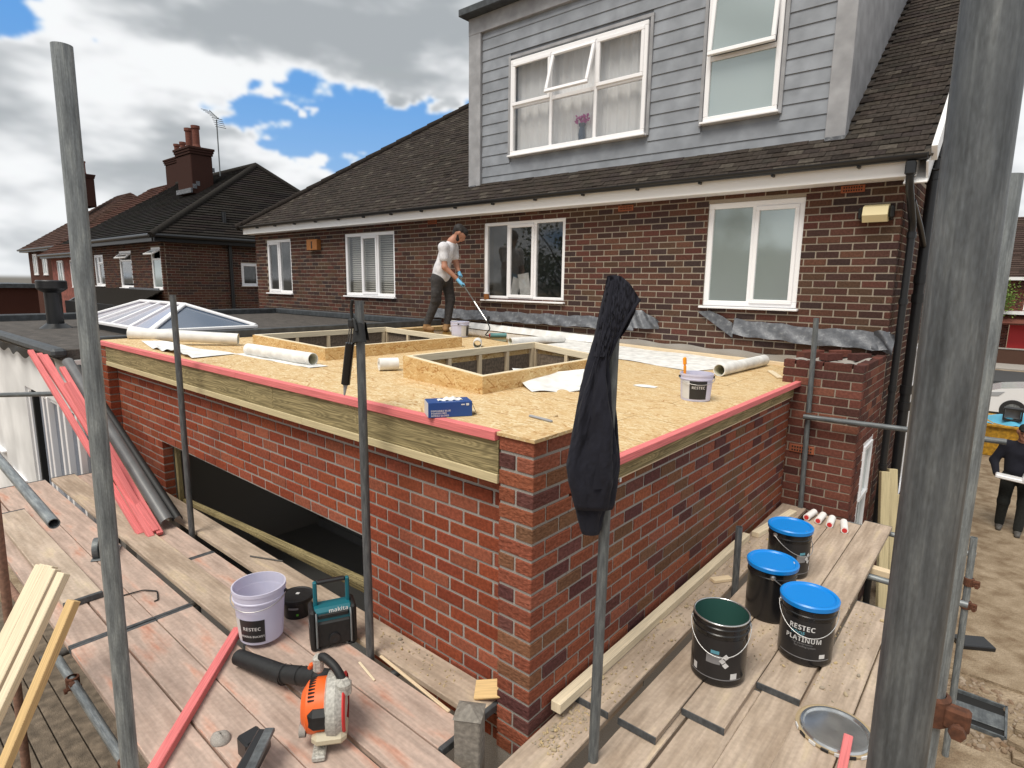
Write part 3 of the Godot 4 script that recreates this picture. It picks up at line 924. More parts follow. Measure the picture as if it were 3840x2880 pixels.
	tr.cube(Vector3(-5.725, 3.72, zd - 0.06), Vector3(0.27, 2.52, 0.16), 0.006)
	tr.cube(Vector3(-0.145, 3.72, zd - 0.06), Vector3(0.21, 2.44, 0.16), 0.006)
	tr.cube(Vector3(-2.95, 5.05, zd - 0.06), Vector3(5.82, 0.262, 0.17), 0.006)
	for wn in [[-4.97, -2.49, 2.90, 4.41], [-1.74, -0.77, 2.90, 4.95]]:
		for xx in [wn[0], wn[1]]: tr.cube(Vector3(xx, (wn[2] + wn[3]) / 2, zd - 0.015), Vector3(0.045, wn[3] - wn[2], 0.03), 0.003)
		tr.cube(Vector3((wn[0] + wn[1]) / 2, wn[3], zd - 0.014), Vector3(wn[1] - wn[0] + 0.05, 0.045, 0.03), 0.003)
	put("trim", tr, M.clad_trim, dm)
	var de := MB.new()
	de.cube(Vector3(-2.95, 5.235, zd - 1.9), Vector3(5.95, 0.11, 4.2), 0.01)
	put("roof_edge", de, M.grey_kerb, dm)
	var ck := MB.new()
	ck.prism(PackedVector2Array([Vector2(0.14, 2.47), Vector2(0.14, 5.2), Vector2(3.6, 5.2)]), 0.04, Transform3D(Basis(Vector3.FORWARD, Vector3.UP, Vector3.RIGHT), Vector3(-0.06, 0, zd)))
	put("cheek", ck, M.clad_trim, dm)
	var fl := MB.new()
	fl.bar(Vector3(-0.03, 2.50, -5.60), Vector3(-0.03, 2.50 + 3.2 * tp, -8.80), 0.10, 0.012, 0.0)
	put("lead_soaker", fl, M.lead, dm)
	for lq in [[-0.14, 0.2, 0.16], [-5.75, 0.14, 0.12]]:
		var fq := MB.new()
		fq.cube(Vector3(lq[0], 2.47, -5.52), Vector3(lq[1], lq[2], 0.01))
		put("lead_apron", fq, M.lead, dm)
	window(h, Vector3(-4.93, 2.925, zd), Vector3.RIGHT, 2.40, 1.43, [[0, 0, 0.335, 0.515, false], [0.335, 0, 0.665, 0.515, false], [0.665, 0, 1, 0.515, false], [0, 0.515, 0.335, 1, true], [0.335, 0.515, 0.665, 1, true, 17.0], [0.665, 0.515, 1, 1, true]], M.glass, {"fw": 0.06, "curtain": 30.0, "back": -0.02, "room": 0.3})
	window(h, Vector3(-1.70, 2.935, zd), Vector3.RIGHT, 0.90, 2.0, [[0, 0, 1, 0.37, false], [0, 0.37, 1, 0.78, true, 7.0], [0, 0.78, 1, 1, false]], M.glass_frost, {"fw": 0.06, "back": -0.02, "room": 0.3})
	# rain water pipes at the corner
	var d1 := part("downpipe", h)
	var pm := MB.new()
	pm.tube(bent_pipe([Vector3(0.665, 2.1, -5.14), Vector3(0.665, 1.93, -5.16), Vector3(0.69, 1.55, -5.55), Vector3(0.69, GR + 0.1, -5.55)], 0.09), 0.036, 14)
	put("pipe", pm, M.black_plastic, d1)
	var pc := MB.new()
	pc.cube(Vector3(0.665, 2.07, -5.14), Vector3(0.09, 0.13, 0.1), 0.012)
	for yy in [1.45, 0.75, -0.2, -1.1]:
		var pq1 := MB.new()
		pq1.lathe(Transform3D(Basis(), Vector3(0.69, yy, -5.55)), [Vector2(0.0, -0.03), Vector2(0.045, -0.03), Vector2(0.045, 0.03), Vector2(0.0, 0.03)], 14)
		put("collar", pq1, M.black_plastic, d1)
	put("outlet", pc, M.black_plastic, d1)
	var d2 := part("soil_pipe", h)
	var p2 := MB.new()
	p2.tube(bent_pipe([Vector3(1.05, 3.0, -6.5), Vector3(0.80, 2.66, -6.3), Vector3(0.74, 2.2, -6.26), Vector3(0.74, GR, -6.26)], 0.1), 0.055, 16)
	put("pipe", p2, M.black_plastic, d2)
	var c2 := MB.new()
	for yy in [2.15, 1.0, 0.78, -0.3, -0.5]:
		var pq2 := MB.new()
		pq2.lathe(Transform3D(Basis(), Vector3(0.74, yy, -6.26)), [Vector2(0.0, -0.05), Vector2(0.066, -0.05), Vector2(0.066, 0.05), Vector2(0.0, 0.05)], 16)
		put("collar", pq2, M.black_plastic, d2)
	c2.tube(bent_pipe([Vector3(0.69, 1.78, -5.35), Vector3(0.72, 1.55, -5.9), Vector3(0.74, 1.35, -6.26)], 0.1), 0.03, 10)
	put("branch_pipe", c2, M.black_plastic, d2)
	var c3 := MB.new()
	var rp := []
	for i in 20: rp.append(Vector3(0.78 + 0.07 * cos(i * 0.3), 2.25 + 0.07 * sin(i * 0.3), -6.1))
	c3.tube(rp, 0.012, 8)
	put("cable_hook", c3, M.black_plastic, d2)
	# lead flashing on the rear wall
	for fr in [[-6.75, -2.46, 0.250, 0.415, 0.0], [-1.07, 0.62, 0.235, 0.43, 0.05]]:
		var fm := MB.new()
		fm.sheet(func(a, b):
			var xx: float = lerpf(fr[0], fr[1], a)
			var sag: float = fr[4] * (1.0 - a) * 1.2 - fr[4] * 0.6 * sin(a * 3.0)
			return Vector3(xx, lerpf(fr[2], fr[3], b) + sag + 0.008 * sin(xx * 9.0) + 0.005 * sin(xx * 23.0), zf + 0.015 + (1.0 - b) * 0.05 + 0.012 * sin(xx * 17.0 + b * 5.0) * (1.0 - b)), 120, 6)
		put("lead_flashing", fm, M.lead, h)
	var lf := MB.new()
	lf.sheet(func(a, b): return Vector3(-2.50 + a * 0.40, 0.29 + b * (0.25 - 0.20 * maxf(0.0, a - 0.35)), zf + 0.03 + 0.05 * sin(a * 4.0) * (1.2 - b) + 0.02 * sin(a * 14.0 + b * 6.0)), 24, 14)
	put("lead_flashing", lf, M.lead, h)
	var l2 := MB.new()
	l2.prism(PackedVector2Array([Vector2(-1.555, 0.556), Vector2(-1.39, 0.572), Vector2(-1.22, 0.51), Vector2(-1.085, 0.43), Vector2(-1.07, 0.243)]), 0.006, Transform3D(Basis(), Vector3(0, 0, zf + 0.03)))
	put("lead_flashing", l2, M.lead, h)
	var l3 := MB.new()
	l3.sheet(func(a, b): return Vector3(0.47 + a * 0.2, 0.2 + b * 0.22 + 0.02 * sin(a * 5.0), zf + 0.05 + 0.03 * sin(b * 6.0 + a * 7.0)), 12, 12)
	put("lead_flashing", l3, M.lead, h)
	# cement render band low on the wall, where the old roof met it
	var cr := MB.new()
	cr.sheet(func(a, b): return Vector3(-4.6 + a * 4.35, lerpf(0.02, 0.165 - 0.02 * a + 0.012 * sin(a * 40.0), b) - a * 0.075, zf + 0.008 + 0.004 * sin(a * 70.0 + b * 3.0)), 90, 4)
	put("render_patch", cr, M.mortar, h)
	# floodlight and orange wooden box
	var lt := thing("wall_light", "pale yellow floodlight with grey ends on the brown brick wall", "light")
	var lm := MB.new()
	lm.prism(PackedVector2Array([Vector2(-0.02, -0.085), Vector2(0.07, -0.10), Vector2(0.115, -0.03), Vector2(0.09, 0.06), Vector2(0.0, 0.09)]), 0.235, Transform3D(Basis(Vector3.BACK, Vector3.UP, Vector3.LEFT), Vector3(0.25, 1.683, zf + 0.03)))
	put("lens", lm, M.floodlight, lt)
	var le := MB.new()
	for sx in [0.225, 0.51]: le.cube(Vector3(sx, 1.68, zf + 0.055), Vector3(0.045, 0.13, 0.11), 0.025)
	le.cube(Vector3(0.367, 1.68, zf + 0.014), Vector3(0.3, 0.15, 0.02), 0.004)
	put("housing", le, M.black_rough, lt)
	var bx := thing("bird_box", "small orange wooden box with a dark slot fixed high on the brick wall", "box")
	var bm := MB.new()
	bm.cube(Vector3(-10.59, 1.675, zf + 0.06), Vector3(0.42, 0.235, 0.11), 0.006)
	put("body", bm, M.orange_box, bx)
	var bs := MB.new()
	bs.cube(Vector3(-10.59, 1.67, zf + 0.116), Vector3(0.045, 0.16, 0.004))
	put("slot", bs, M.dark_gap, bx)
	# things behind the middle window
	var pp := thing("paper_sheet", "white sheets of card leaning inside the middle window", "paper")
	var pq := MB.new()
	pq.box(Transform3D(Basis(Vector3(0, 1, 0), 0.25) * Basis(Vector3(0, 0, 1), 0.16), Vector3(-4.72, 0.87, zf - 0.26)), Vector3(0.2, 0.36, 0.006))
	pq.box(Transform3D(Basis(Vector3(0, 1, 0), -0.2) * Basis(Vector3(0, 0, 1), -0.25), Vector3(-4.95, 0.83, zf - 0.30)), Vector3(0.2, 0.30, 0.006))
	put("card", pq, M.membrane, pp)
	var jr := thing("glass_jar", "small jar with white lid standing on the middle window's frame", "jar")
	var jm := MB.new()
	jm.lathe(Transform3D(Basis(), Vector3(-5.32, 0.612, zf + 0.03)), [Vector2(0, 0), Vector2(0.045, 0), Vector2(0.045, 0.09), Vector2(0, 0.09)], 16)
	put("body", jm, M.orange_box, jr)
	var jl := MB.new()
	jl.lathe(Transform3D(Basis(), Vector3(-5.32, 0.703, zf + 0.03)), [Vector2(0, 0), Vector2(0.047, 0), Vector2(0.047, 0.03), Vector2(0, 0.03)], 16)
	put("lid", jl, M.upvc, jr)
	var fv := thing("flower_vase", "blue vase of pink flowers behind the dormer window", "vase")
	var vm := MB.new()
	vm.lathe(Transform3D(Basis(), Vector3(-3.62, 2.99, -5.655)), [Vector2(0, 0), Vector2(0.05, 0), Vector2(0.06, 0.10), Vector2(0.04, 0.2), Vector2(0.06, 0.25)], 16)
	put("vase", vm, M.glass_blue, fv)
	var fm2 := MB.new()
	for i in 60:
		var a := rng.randf() * TAU; var rr := sqrt(rng.randf()) * 0.13
		var pc2 := Vector3(-3.62 + rr * cos(a), 3.30 + rng.randf_range(-0.05, 0.06), -5.655 + 0.02 * sin(a))
		fm2.box(Transform3D(Basis(Vector3(rng.randf() - 0.5, rng.randf() - 0.5, 1).normalized(), rng.randf() * 6), pc2), Vector3(0.035, 0.022, 0.003))
	put("flowers", fm2, M.petal, fv)

func deck_y(x: float) -> float:
	return -0.06 - 0.026 * x

func roll(label: String, a: Vector3, b: Vector3, r: float, cat := "roll") -> Node3D:
	var t := thing("membrane_roll", label, cat, Vector3.ZERO, 0.0, "rolls of white roofing membrane")
	var m := MB.new()
	m.pipe(a, b, r, 0.007, 28)
	put("outer_turn", m, M.membrane, t)
	var i := MB.new()
	i.tube([a.lerp(b, 0.004), b.lerp(a, 0.004)], r - 0.011, 24, false)
	put("inner_turn", i, mat_or("membrane_cream"), t)
	return t

func mat_or(k: String) -> Material:
	if not M.has(k): mat(k, lin(0.72, 0.70, 0.55), 0.7, {"tex": "soft", "tri": 2.0})
	return M[k]

func extension() -> void:
	var e := thing("brick_extension", "new red brick flat-roofed extension with a bare strand board roof deck", "extension")
	var g := 0.0862; var jt := 0.0155; var top := 0.159
	var bl := []
	# bodies behind the bricks
	var pb := MB.new()
	pb.cube(Vector3(-0.1075, -1.37, -0.156), Vector3(0.203, 3.055, 0.30))
	var pier := put("corner_pier", pb, M.mortar, e)
	var rb := MB.new()
	rb.cube(Vector3(-0.116, -1.547, -2.25), Vector3(0.22, 2.70, 3.88))
	var right := put("side_wall", rb, M.mortar, e)
	var fb := MB.new()
	var hole := Rect2(-4.99, -2.4, 3.49, 2.4 - 0.784)
	wall_body(fb, Vector3(0, 0, -0.106), Vector3.RIGHT, Vector3.BACK, -6.17, -0.216, GR, -0.05, [hole], 0.10)
	var front := put("front_wall", fb, M.mortar, e)
	var lb := MB.new()
	lb.cube(Vector3(-6.285, -1.37, -0.06), Vector3(0.205, 3.05, 0.10))
	lb.cube(Vector3(-6.30, -1.40, -2.8), Vector3(0.2, 2.94, 5.2))
	var left := put("side_wall", lb, M.mortar, e)
	for k in 20:
		var yc := top - k * g - (g - jt) / 2
		var h := g - jt
		if k % 2 == 0:
			one_brick(bl, Vector3(-0.1075, yc, -0.05125), Vector3.RIGHT, Vector3(0.215, h, 0.1025), PAL_NEW, true, pier)
			one_brick(bl, Vector3(-6.285, yc, -0.05), Vector3.RIGHT, Vector3(0.23, h, 0.1), PAL_RED, false, left)
		else:
			one_brick(bl, Vector3(-0.05125, yc, -0.1075), Vector3.FORWARD, Vector3(0.215, h, 0.1025), PAL_NEW, true, pier)
			one_brick(bl, Vector3(-0.1651, yc, -0.05125), Vector3.RIGHT, Vector3(0.1002, h, 0.1025), PAL_NEW, true, pier)
			one_brick(bl, Vector3(-6.226, yc, -0.05), Vector3.RIGHT, Vector3(0.112, h, 0.1), PAL_RED, false, left)
			one_brick(bl, Vector3(-6.345, yc, -0.05), Vector3.RIGHT, Vector3(0.11, h, 0.1), PAL_RED, false, left)
	# rest of the side wall; the pier stands four courses above it
	var z0 := 0.1155
	for k in 20:
		var a := z0 if k % 2 == 0 else 0.228
		var b := 0.44 if k < 4 else 4.2
		lay(bl, Vector3(0, 0, 0), Vector3.FORWARD, Vector3.RIGHT, a, b, top - k * g, top - k * g - g, g, 0.225, jt, a, [], PAL_NEW, true, right)
	lay(bl, Vector3(0, 0, -0.1), Vector3.RIGHT, Vector3.BACK, -6.165, -0.22, top - 2 * g, -1.7, g, 0.225, jt, -0.22 - 0.1125, [hole], PAL_RED, false, front)
	# jamb of the opening
	for k in range(11, 20):
		one_brick(bl, Vector3(-5.040, top - k * g - (g - jt) / 2, -0.1505), Vector3.RIGHT, Vector3(0.11, g - jt, 0.098), PAL_RED, false, front)
	set_bricks(e, bl, 300)
	# inner leaf of dark blocks, floor and timbers in the opening
	var ib := MB.new()
	ib.cube(Vector3(-3.2, -1.5, -2.62), Vector3(6.0, 2.7, 0.1))
	var inner := put("block_wall", ib, M.mortar, e)
	for j in 11:
		for i in 14:
			var x := -6.1 + i * 0.45 + (0.22 if j % 2 else 0.0)
			if x > -0.6: continue
			var bm := MB.new()
			bm.cube(Vector3.ZERO, Vector3(0.44, 0.215, 0.1), 0.004)
			put("block", bm, M.block, inner).position = Vector3(x + 0.22, -2.78 + j * 0.225, -2.56)
	var fl := MB.new()
	fl.cube(Vector3(-3.2, GR + 0.06, -1.3), Vector3(6.0, 0.1, 2.5))
	put("floor_slab", fl, M.block, e)
	for q in [[Vector3(-4.95, -1.46, -0.26), Vector3(-1.55, -1.245, -0.26), 0.05, 0.045], [Vector3(-4.6, -1.9, -0.8), Vector3(-2.0, -1.80, -0.8), 0.045, 0.045], [Vector3(-4.935, -0.80, -0.225), Vector3(-4.935, -1.7, -0.225), 0.05, 0.045]]:
		var tm := MB.new()
		tm.bar(q[0], q[1], q[2], q[3], 0.003)
		put("timber_former", tm, M.treated, e)
	# fascias
	for q in [["fascia_board", Vector3(-6.155, 0.045, -0.022), Vector3(-2.42, 0.045, -0.022), 0.044, 0.172, "treated"], ["fascia_board", Vector3(-2.417, 0.045, -0.022), Vector3(-0.222, 0.045, -0.022), 0.044, 0.172, "treated"],
		["drip_batten", Vector3(-6.155, -0.066, -0.018), Vector3(-2.02, -0.066, -0.018), 0.05, 0.048, "treated_light"], ["drip_batten", Vector3(-2.017, -0.066, -0.018), Vector3(-0.222, -0.066, -0.018), 0.05, 0.048, "treated_light"],
		["red_batten", Vector3(-6.32, 0.154, -0.004), Vector3(-2.95, 0.154, -0.004), 0.05, 0.047, "red_stain"], ["red_batten", Vector3(-2.948, 0.154, -0.004), Vector3(-0.228, 0.154, -0.004), 0.05, 0.047, "red_stain"],
		["fascia_board", Vector3(0.015, -0.125, -0.50), Vector3(0.015, -0.125, -4.185), 0.03, 0.13, "treated"],
		["drip_batten", Vector3(0.012, -0.196, -0.50), Vector3(0.012, -0.196, -4.185), 0.03, 0.010, "pine"],
		["red_batten", Vector3(0.058, -0.060, -0.50), Vector3(0.058, -0.060, -2.2), 0.052, 0.047, "red_stain"], ["red_batten", Vector3(0.058, -0.060, -2.203), Vector3(0.058, -0.060, -4.27), 0.052, 0.047, "red_stain"]]:
		var m := MB.new()
		m.uo = Vector2(rng.randf() * 3, rng.randf() * 3)
		m.bar(q[1], q[2], q[3], q[4], 0.003)
		put(q[0], m, M[q[5]], e)
	# raised edge boards along the front
	for q in [[-6.40, -4.0], [-3.997, -1.6], [-1.597, -0.225]]:
		var m := MB.new()
		m.cube(Vector3((q[0] + q[1]) / 2, 0.1685, -0.265), Vector3(q[1] - q[0], 0.018, 0.47), 0.001)
		put("edge_sheet", m, M.osb, e)
	var pc := MB.new()
	pc.cube(Vector3(-0.105, 0.1685, -0.219), Vector3(0.234, 0.018, 0.462), 0.001)
	put("edge_sheet", pc, M.osb, e)
	var up := MB.new()
	up.cube(Vector3(-3.2, 0.05, -0.485), Vector3(6.38, 0.216, 0.018))
	put("edge_upstand", up, M.osb_side, e)
	# deck sheets
	var holes := [Rect2(-2.62, -3.33, 0.97, 1.92), Rect2(-5.52, -3.44, 1.56, 2.02)]
	var slope := Basis(Vector3.BACK, atan(-0.026))
	var row := 0
	var z := -0.5
	while z > -5.40:
		var z1 := maxf(z - 0.596, -5.42)
		var xs := [-6.40]
		var xc := -6.40 + (1.2 if row % 2 else 2.4)
		while xc < -0.05:
			xs.append(xc); xc += 2.4
		xs.append(-0.002)
		for i in xs.size() - 1:
			var rects := [Rect2(xs[i] + 0.002, z1 + 0.002, xs[i + 1] - xs[i] - 0.004, z - z1 - 0.004)]
			for hq in holes:
				var nx := []
				for r in rects:
					var q: Rect2 = r
					if not q.intersects(hq):
						nx.append(q); continue
					var cc: Rect2 = q.intersection(hq)
					if cc.position.x - q.position.x > 0.002: nx.append(Rect2(q.position.x, q.position.y, cc.position.x - q.position.x, q.size.y))
					if q.end.x - cc.end.x > 0.002: nx.append(Rect2(cc.end.x, q.position.y, q.end.x - cc.end.x, q.size.y))
					if cc.position.y - q.position.y > 0.002: nx.append(Rect2(cc.position.x, q.position.y, cc.size.x, cc.position.y - q.position.y))
					if q.end.y - cc.end.y > 0.002: nx.append(Rect2(cc.position.x, cc.end.y, cc.size.x, q.end.y - cc.end.y))
				rects = nx
			if rects.is_empty(): continue
			for r in rects:
				var m := MB.new()
				var cx: float = r.position.x + r.size.x / 2
				m.box(Transform3D(slope, Vector3(cx, deck_y(cx) - 0.009, r.position.y + r.size.y / 2)), Vector3(r.size.x, 0.018, r.size.y), 0.0)
				put("deck_sheet", m, M.osb, e)
		z -= 0.6
		row += 1
	var jb := MB.new()
	for i in 16:
		var jx := -6.2 + i * 0.4
		if (jx > -2.66 and jx < -1.6) or (jx > -5.56 and jx < -3.92): continue
		jb.bar(Vector3(jx, deck_y(jx) - 0.13, -0.5), Vector3(jx, deck_y(jx) - 0.13, -5.4), 0.047, 0.2)
	put("joists", jb, M.pine, e)
	kerb(e, -2.62, -1.65, -3.33, -1.41, [0.205, 0.145])
	kerb(e, -5.52, -3.96, -3.44, -1.42, [0.13, 0.13])
	# timber fillet and membrane at the house wall
	var ff := MB.new()
	ff.bar(Vector3(-3.9, deck_y(-3.9) + 0.02, -5.415), Vector3(-0.12, deck_y(-0.12) + 0.02, -5.415), 0.05, 0.045, 0.004)
	put("wall_fillet", ff, M.pine, e)
	var mm := MB.new()
	mm.sheet(func(a, b):
		var x: float = lerpf(-3.75, -0.62 - 0.35 * b, a)
		return Vector3(x, deck_y(x) + 0.006 + 0.004 * sin(a * 21.0 + b * 6.0), lerpf(-5.385, -4.05 + 0.09 * sin(a * 7.0) - 0.12 * (1.0 - a), b)), 40, 10, true)
	put("membrane_sheet", mm, M.membrane, e)
	var rs := MB.new()
	rs.sheet(func(a, b):
		var x: float = lerpf(-6.2, -3.45, a)
		return Vector3(x, deck_y(x) + 0.004, lerpf(-5.40, -4.25 + 0.1 * sin(a * 9.0) - 0.25 * a, b)), 30, 8, true)
	put("wet_resin", rs, M.resin, e)
	var rw := MB.new()
	rw.sheet(func(a, b):
		var x: float = lerpf(-6.2, -2.9, a)
		return Vector3(x, deck_y(x) + 0.012 + b * 0.10, -5.36 - b * 0.06 + 0.01 * sin(a * 31.0)), 40, 3)
	put("membrane_upstand", rw, M.membrane, e)
	var lk := MB.new()
	lk.cube(Vector3(-6.47, 0.03, -2.7), Vector3(0.10, 0.36, 5.4), 0.01)
	put("side_kerb", lk, M.grey_kerb, e)

func kerb(e: Node, x0: float, x1: float, z0: float, z1: float, hh: Array) -> void:
	var k := part("rooflight_kerb", e)
	var yt := func(x): return lerpf(deck_y(x0) + hh[0], deck_y(x1) + hh[1], (x - x0) / (x1 - x0))
	# outer strand board sides
	for q in [[Vector2(x0, z1), Vector2(x1, z1)], [Vector2(x1, z1), Vector2(x1, z0)], [Vector2(x1, z0), Vector2(x0, z0)], [Vector2(x0, z0), Vector2(x0, z1)]]:
		var a: Vector2 = q[0]; var b: Vector2 = q[1]
		var d := (b - a).normalized(); var o := Vector2(-d.y, d.x) * -1.0
		# outward = away from the centre
		var cen := Vector2((x0 + x1) / 2, (z0 + z1) / 2)
		if (((a + b) / 2) - cen).dot(o) < 0: o = -o
		var ext := 0.018 if absf(d.x) > 0.5 else 0.0
		var p := MB.new()
		p.uo = Vector2(rng.randf(), rng.randf())
		var A := Vector3(a.x, 0, a.y) - Vector3(d.x, 0, d.y) * ext; var Bq := Vector3(b.x, 0, b.y) + Vector3(d.x, 0, d.y) * ext
		var O := Vector3(o.x, 0, o.y)
		var f := func(pt: Vector3, w: float, y: float): return Vector3(pt.x, y, pt.z) + O * w
		var ya: float = yt.call(a.x); var yb: float = yt.call(b.x)
		var ba := deck_y(a.x); var bb := deck_y(b.x)
		p.quad(f.call(A, 0.018, ba), f.call(Bq, 0.018, bb), f.call(Bq, 0.018, yb), f.call(A, 0.018, ya))
		p.quad(f.call(A, 0.018, ya), f.call(Bq, 0.018, yb), f.call(Bq, 0.0, yb), f.call(A, 0.0, ya))
		p.quad(f.call(Bq, 0.0, bb - 0.3), f.call(A, 0.0, ba - 0.3), f.call(A, 0.0, ya), f.call(Bq, 0.0, yb))
		p.quad(f.call(Bq, 0.018, bb), f.call(Bq, 0.0, bb), f.call(Bq, 0.0, yb), f.call(Bq, 0.018, yb))
		p.quad(f.call(A, 0.0, ba), f.call(A, 0.018, ba), f.call(A, 0.018, ya), f.call(A, 0.0, ya))
		put("board_side", p, M.osb_side, k)
		# pine rail on top, inside
		var rl := MB.new()
		rl.uo = Vector2(rng.randf(), rng.randf())
		var sh := 0.0 if absf(d.x) > 0.5 else 0.046
		var A2 := Vector3(a.x, ya - 0.03, a.y) - O * 0.023 + Vector3(d.x, 0, d.y) * sh
		var B2 := Vector3(b.x, yb - 0.03, b.y) - O * 0.023 - Vector3(d.x, 0, d.y) * sh
		rl.bar(A2, B2, 0.045, 0.068, 0.002)
		put("top_rail", rl, M.pine_pale, k)
		var n := int((Bq - A).length() / 0.42)
		for i in n + 1:
			var t := (i + 0.08) / (n + 0.16)
			var pt := A2.lerp(B2, t)
			var sm := MB.new()
			sm.bar(pt - Vector3.UP * 0.036, pt - Vector3.UP * 0.42, 0.04, 0.045, 0.0, O)
			put("stud", sm, M.pine, k)
		var pn := MB.new()
		pn.bar(Vector3(a.x, ba - 0.17, a.y) - O * 0.006, Vector3(b.x, bb - 0.17, b.y) - O * 0.006, 0.008, 0.50)
		put("lining_panel", pn, mat_brownply(), k)
	var bt := MB.new()
	bt.cube(Vector3((x0 + x1) / 2, -0.62, (z0 + z1) / 2), Vector3(x1 - x0, 0.02, z1 - z0))
	put("well_floor", bt, M.block, k)

func mat_brownply() -> Material:
	if not M.has("ply"): mat("ply", lin(0.24, 0.18, 0.13), 0.85, {"tex": "mottle", "tri": 4.0})
	return M.ply

func neighbour() -> void:
	var n := thing("neighbour_extension", "neighbour's grey flat-roofed extension with white walls and glazed doors", "extension")
	var rf := MB.new()
	rf.cube(Vector3(-9.45, 0.02, -2.52), Vector3(5.9, 0.12, 5.75), 0.01)
	put("flat_roof", rf, M.roof_felt, n)
	var kb := MB.new()
	kb.cube(Vector3(-12.35, 0.13, -2.5), Vector3(0.14, 0.15, 5.8), 0.02)
	kb.cube(Vector3(-9.4, 0.14, -5.38), Vector3(5.8, 0.13, 0.12), 0.02)
	kb.cube(Vector3(-9.45, 0.05, 0.36), Vector3(6.0, 0.10, 0.14), 0.03)
	put("kerb", kb, M.grey_kerb, n)
	var fe := MB.new()
	fe.sheet(func(a, b): return Vector3(-12.4 + a * 5.95, -0.005 - b * (0.10 + 0.03 * sin(a * 60.0)), 0.42 - 0.01 * sin(a * 31.0 + b * 2.0)), 120, 3)
	put("felt_edge", fe, M.black_rough, n)
	var ww := MB.new()
	ww.cube(Vector3(-10.6, -1.5, 0.22), Vector3(3.9, 2.9, 0.2))
	ww.cube(Vector3(-7.55, -0.32, 0.22), Vector3(2.2, 0.55, 0.2))
	put("white_wall", ww, M.white_render, n)
	var dr := part("glazed_doors", n)
	var gl := MB.new()
	gl.cube(Vector3(-7.5, -1.75, 0.20), Vector3(2.3, 2.3, 0.02))
	put("pane", gl, M.glass_blue, dr)
	for i in 7:
		var m := MB.new()
		m.cube(Vector3(-8.62 + i * 0.37, -1.75, 0.26 + 0.03 * (i % 2)), Vector3(0.06, 2.3, 0.07), 0.006)
		put("stile", m, M.upvc if i != 1 else M.dark_gap, dr)
	for yy in [-0.63, -2.86]:
		var m := MB.new()
		m.cube(Vector3(-7.5, yy, 0.25), Vector3(2.3, 0.07, 0.075), 0.006)
		put("rail", m, M.upvc, dr)
	window(n, Vector3(-11.6, -1.9, 0.325), Vector3.RIGHT, 1.0, 1.1, [[0, 0, 0.5, 1, false], [0.5, 0, 1, 1, true]], M.glass, {"room": 0.0})
	window(n, Vector3(-10.2, -2.1, 0.325), Vector3.RIGHT, 0.9, 1.3, [[0, 0, 0.5, 1, false], [0.5, 0, 1, 1, true]], M.glass, {"room": 0.0})
	# roof lantern
	var l := part("roof_lantern", n)
	var X0 := -10.25; var X1 := -7.05; var Z0 := -0.78; var Z1 := -2.2; var yb := 0.20; var ym := 0.50; var zm := -1.49
	var rl := Vector3(X0 + 0.72, ym, zm); var rr := Vector3(X1 - 0.72, ym, zm)
	var cs := [Vector3(X0, yb, Z0), Vector3(X1, yb, Z0), Vector3(X1, yb, Z1), Vector3(X0, yb, Z1)]
	var ub := MB.new()
	ub.cube(Vector3((X0 + X1) / 2, 0.13, (Z0 + Z1) / 2), Vector3(X1 - X0 - 0.06, 0.12, Z0 - Z1 - 0.06), 0.005)
	put("upstand", ub, M.black_rough, l)
	for f in [[cs[0], cs[1], rr, rl], [cs[2], cs[3], rl, rr]]:
		for i in 4:
			var a0: Vector3 = f[0].lerp(f[1], i / 4.0); var a1: Vector3 = f[0].lerp(f[1], (i + 1) / 4.0)
			var b0: Vector3 = f[3].lerp(f[2], i / 4.0); var b1: Vector3 = f[3].lerp(f[2], (i + 1) / 4.0)
			var g := MB.new()
			g.quad(a0, a1, b1, b0)
			put("pane", g, M.glass_lantern, l)
			if i > 0:
				var br := MB.new()
				br.bar(a0 + Vector3.UP * 0.012, b0 + Vector3.UP * 0.012, 0.05, 0.035, 0.006)
				put("glazing_bar", br, M.upvc, l)
	for f in [[cs[1], cs[2], rr], [cs[3], cs[0], rl]]:
		var g := MB.new()
		g.tri(f[0], f[1], f[2])
		put("pane", g, M.glass_blue, l)
	for f in [[cs[0], rl], [cs[1], rr], [cs[2], rr], [cs[3], rl], [rl, rr]]:
		var br := MB.new()
		br.bar(f[0] + Vector3.UP * 0.016, f[1] + Vector3.UP * 0.016, 0.075, 0.04, 0.01)
		put("glazing_bar", br, M.upvc, l)
	for i in 4:
		var br := MB.new()
		br.bar(cs[i] - Vector3.UP * 0.004, cs[(i + 1) % 4] - Vector3.UP * 0.004, 0.07, 0.045, 0.008)
		put("eaves_bar", br, M.upvc, l)
	# vent
	var v := part("flue_vent", n)
	var vm := MB.new()
	vm.lathe(Transform3D(Basis(), Vector3(-10.1, 0.08, -0.42)), [Vector2(0.22, 0), Vector2(0.13, 0.07), Vector2(0.115, 0.07), Vector2(0.115, 0.62)], 24)
	put("pipe", vm, M.black_plastic, v)
	var vc := MB.new()
	vc.lathe(Transform3D(Basis(), Vector3(-10.1, 0.08, -0.42)), [Vector2(0.115, 0.56), Vector2(0.19, 0.61), Vector2(0.205, 0.63), Vector2(0.205, 0.74), Vector2(0.19, 0.755), Vector2(0, 0.755)], 24)
	put("cap", vc, M.black_plastic, v)

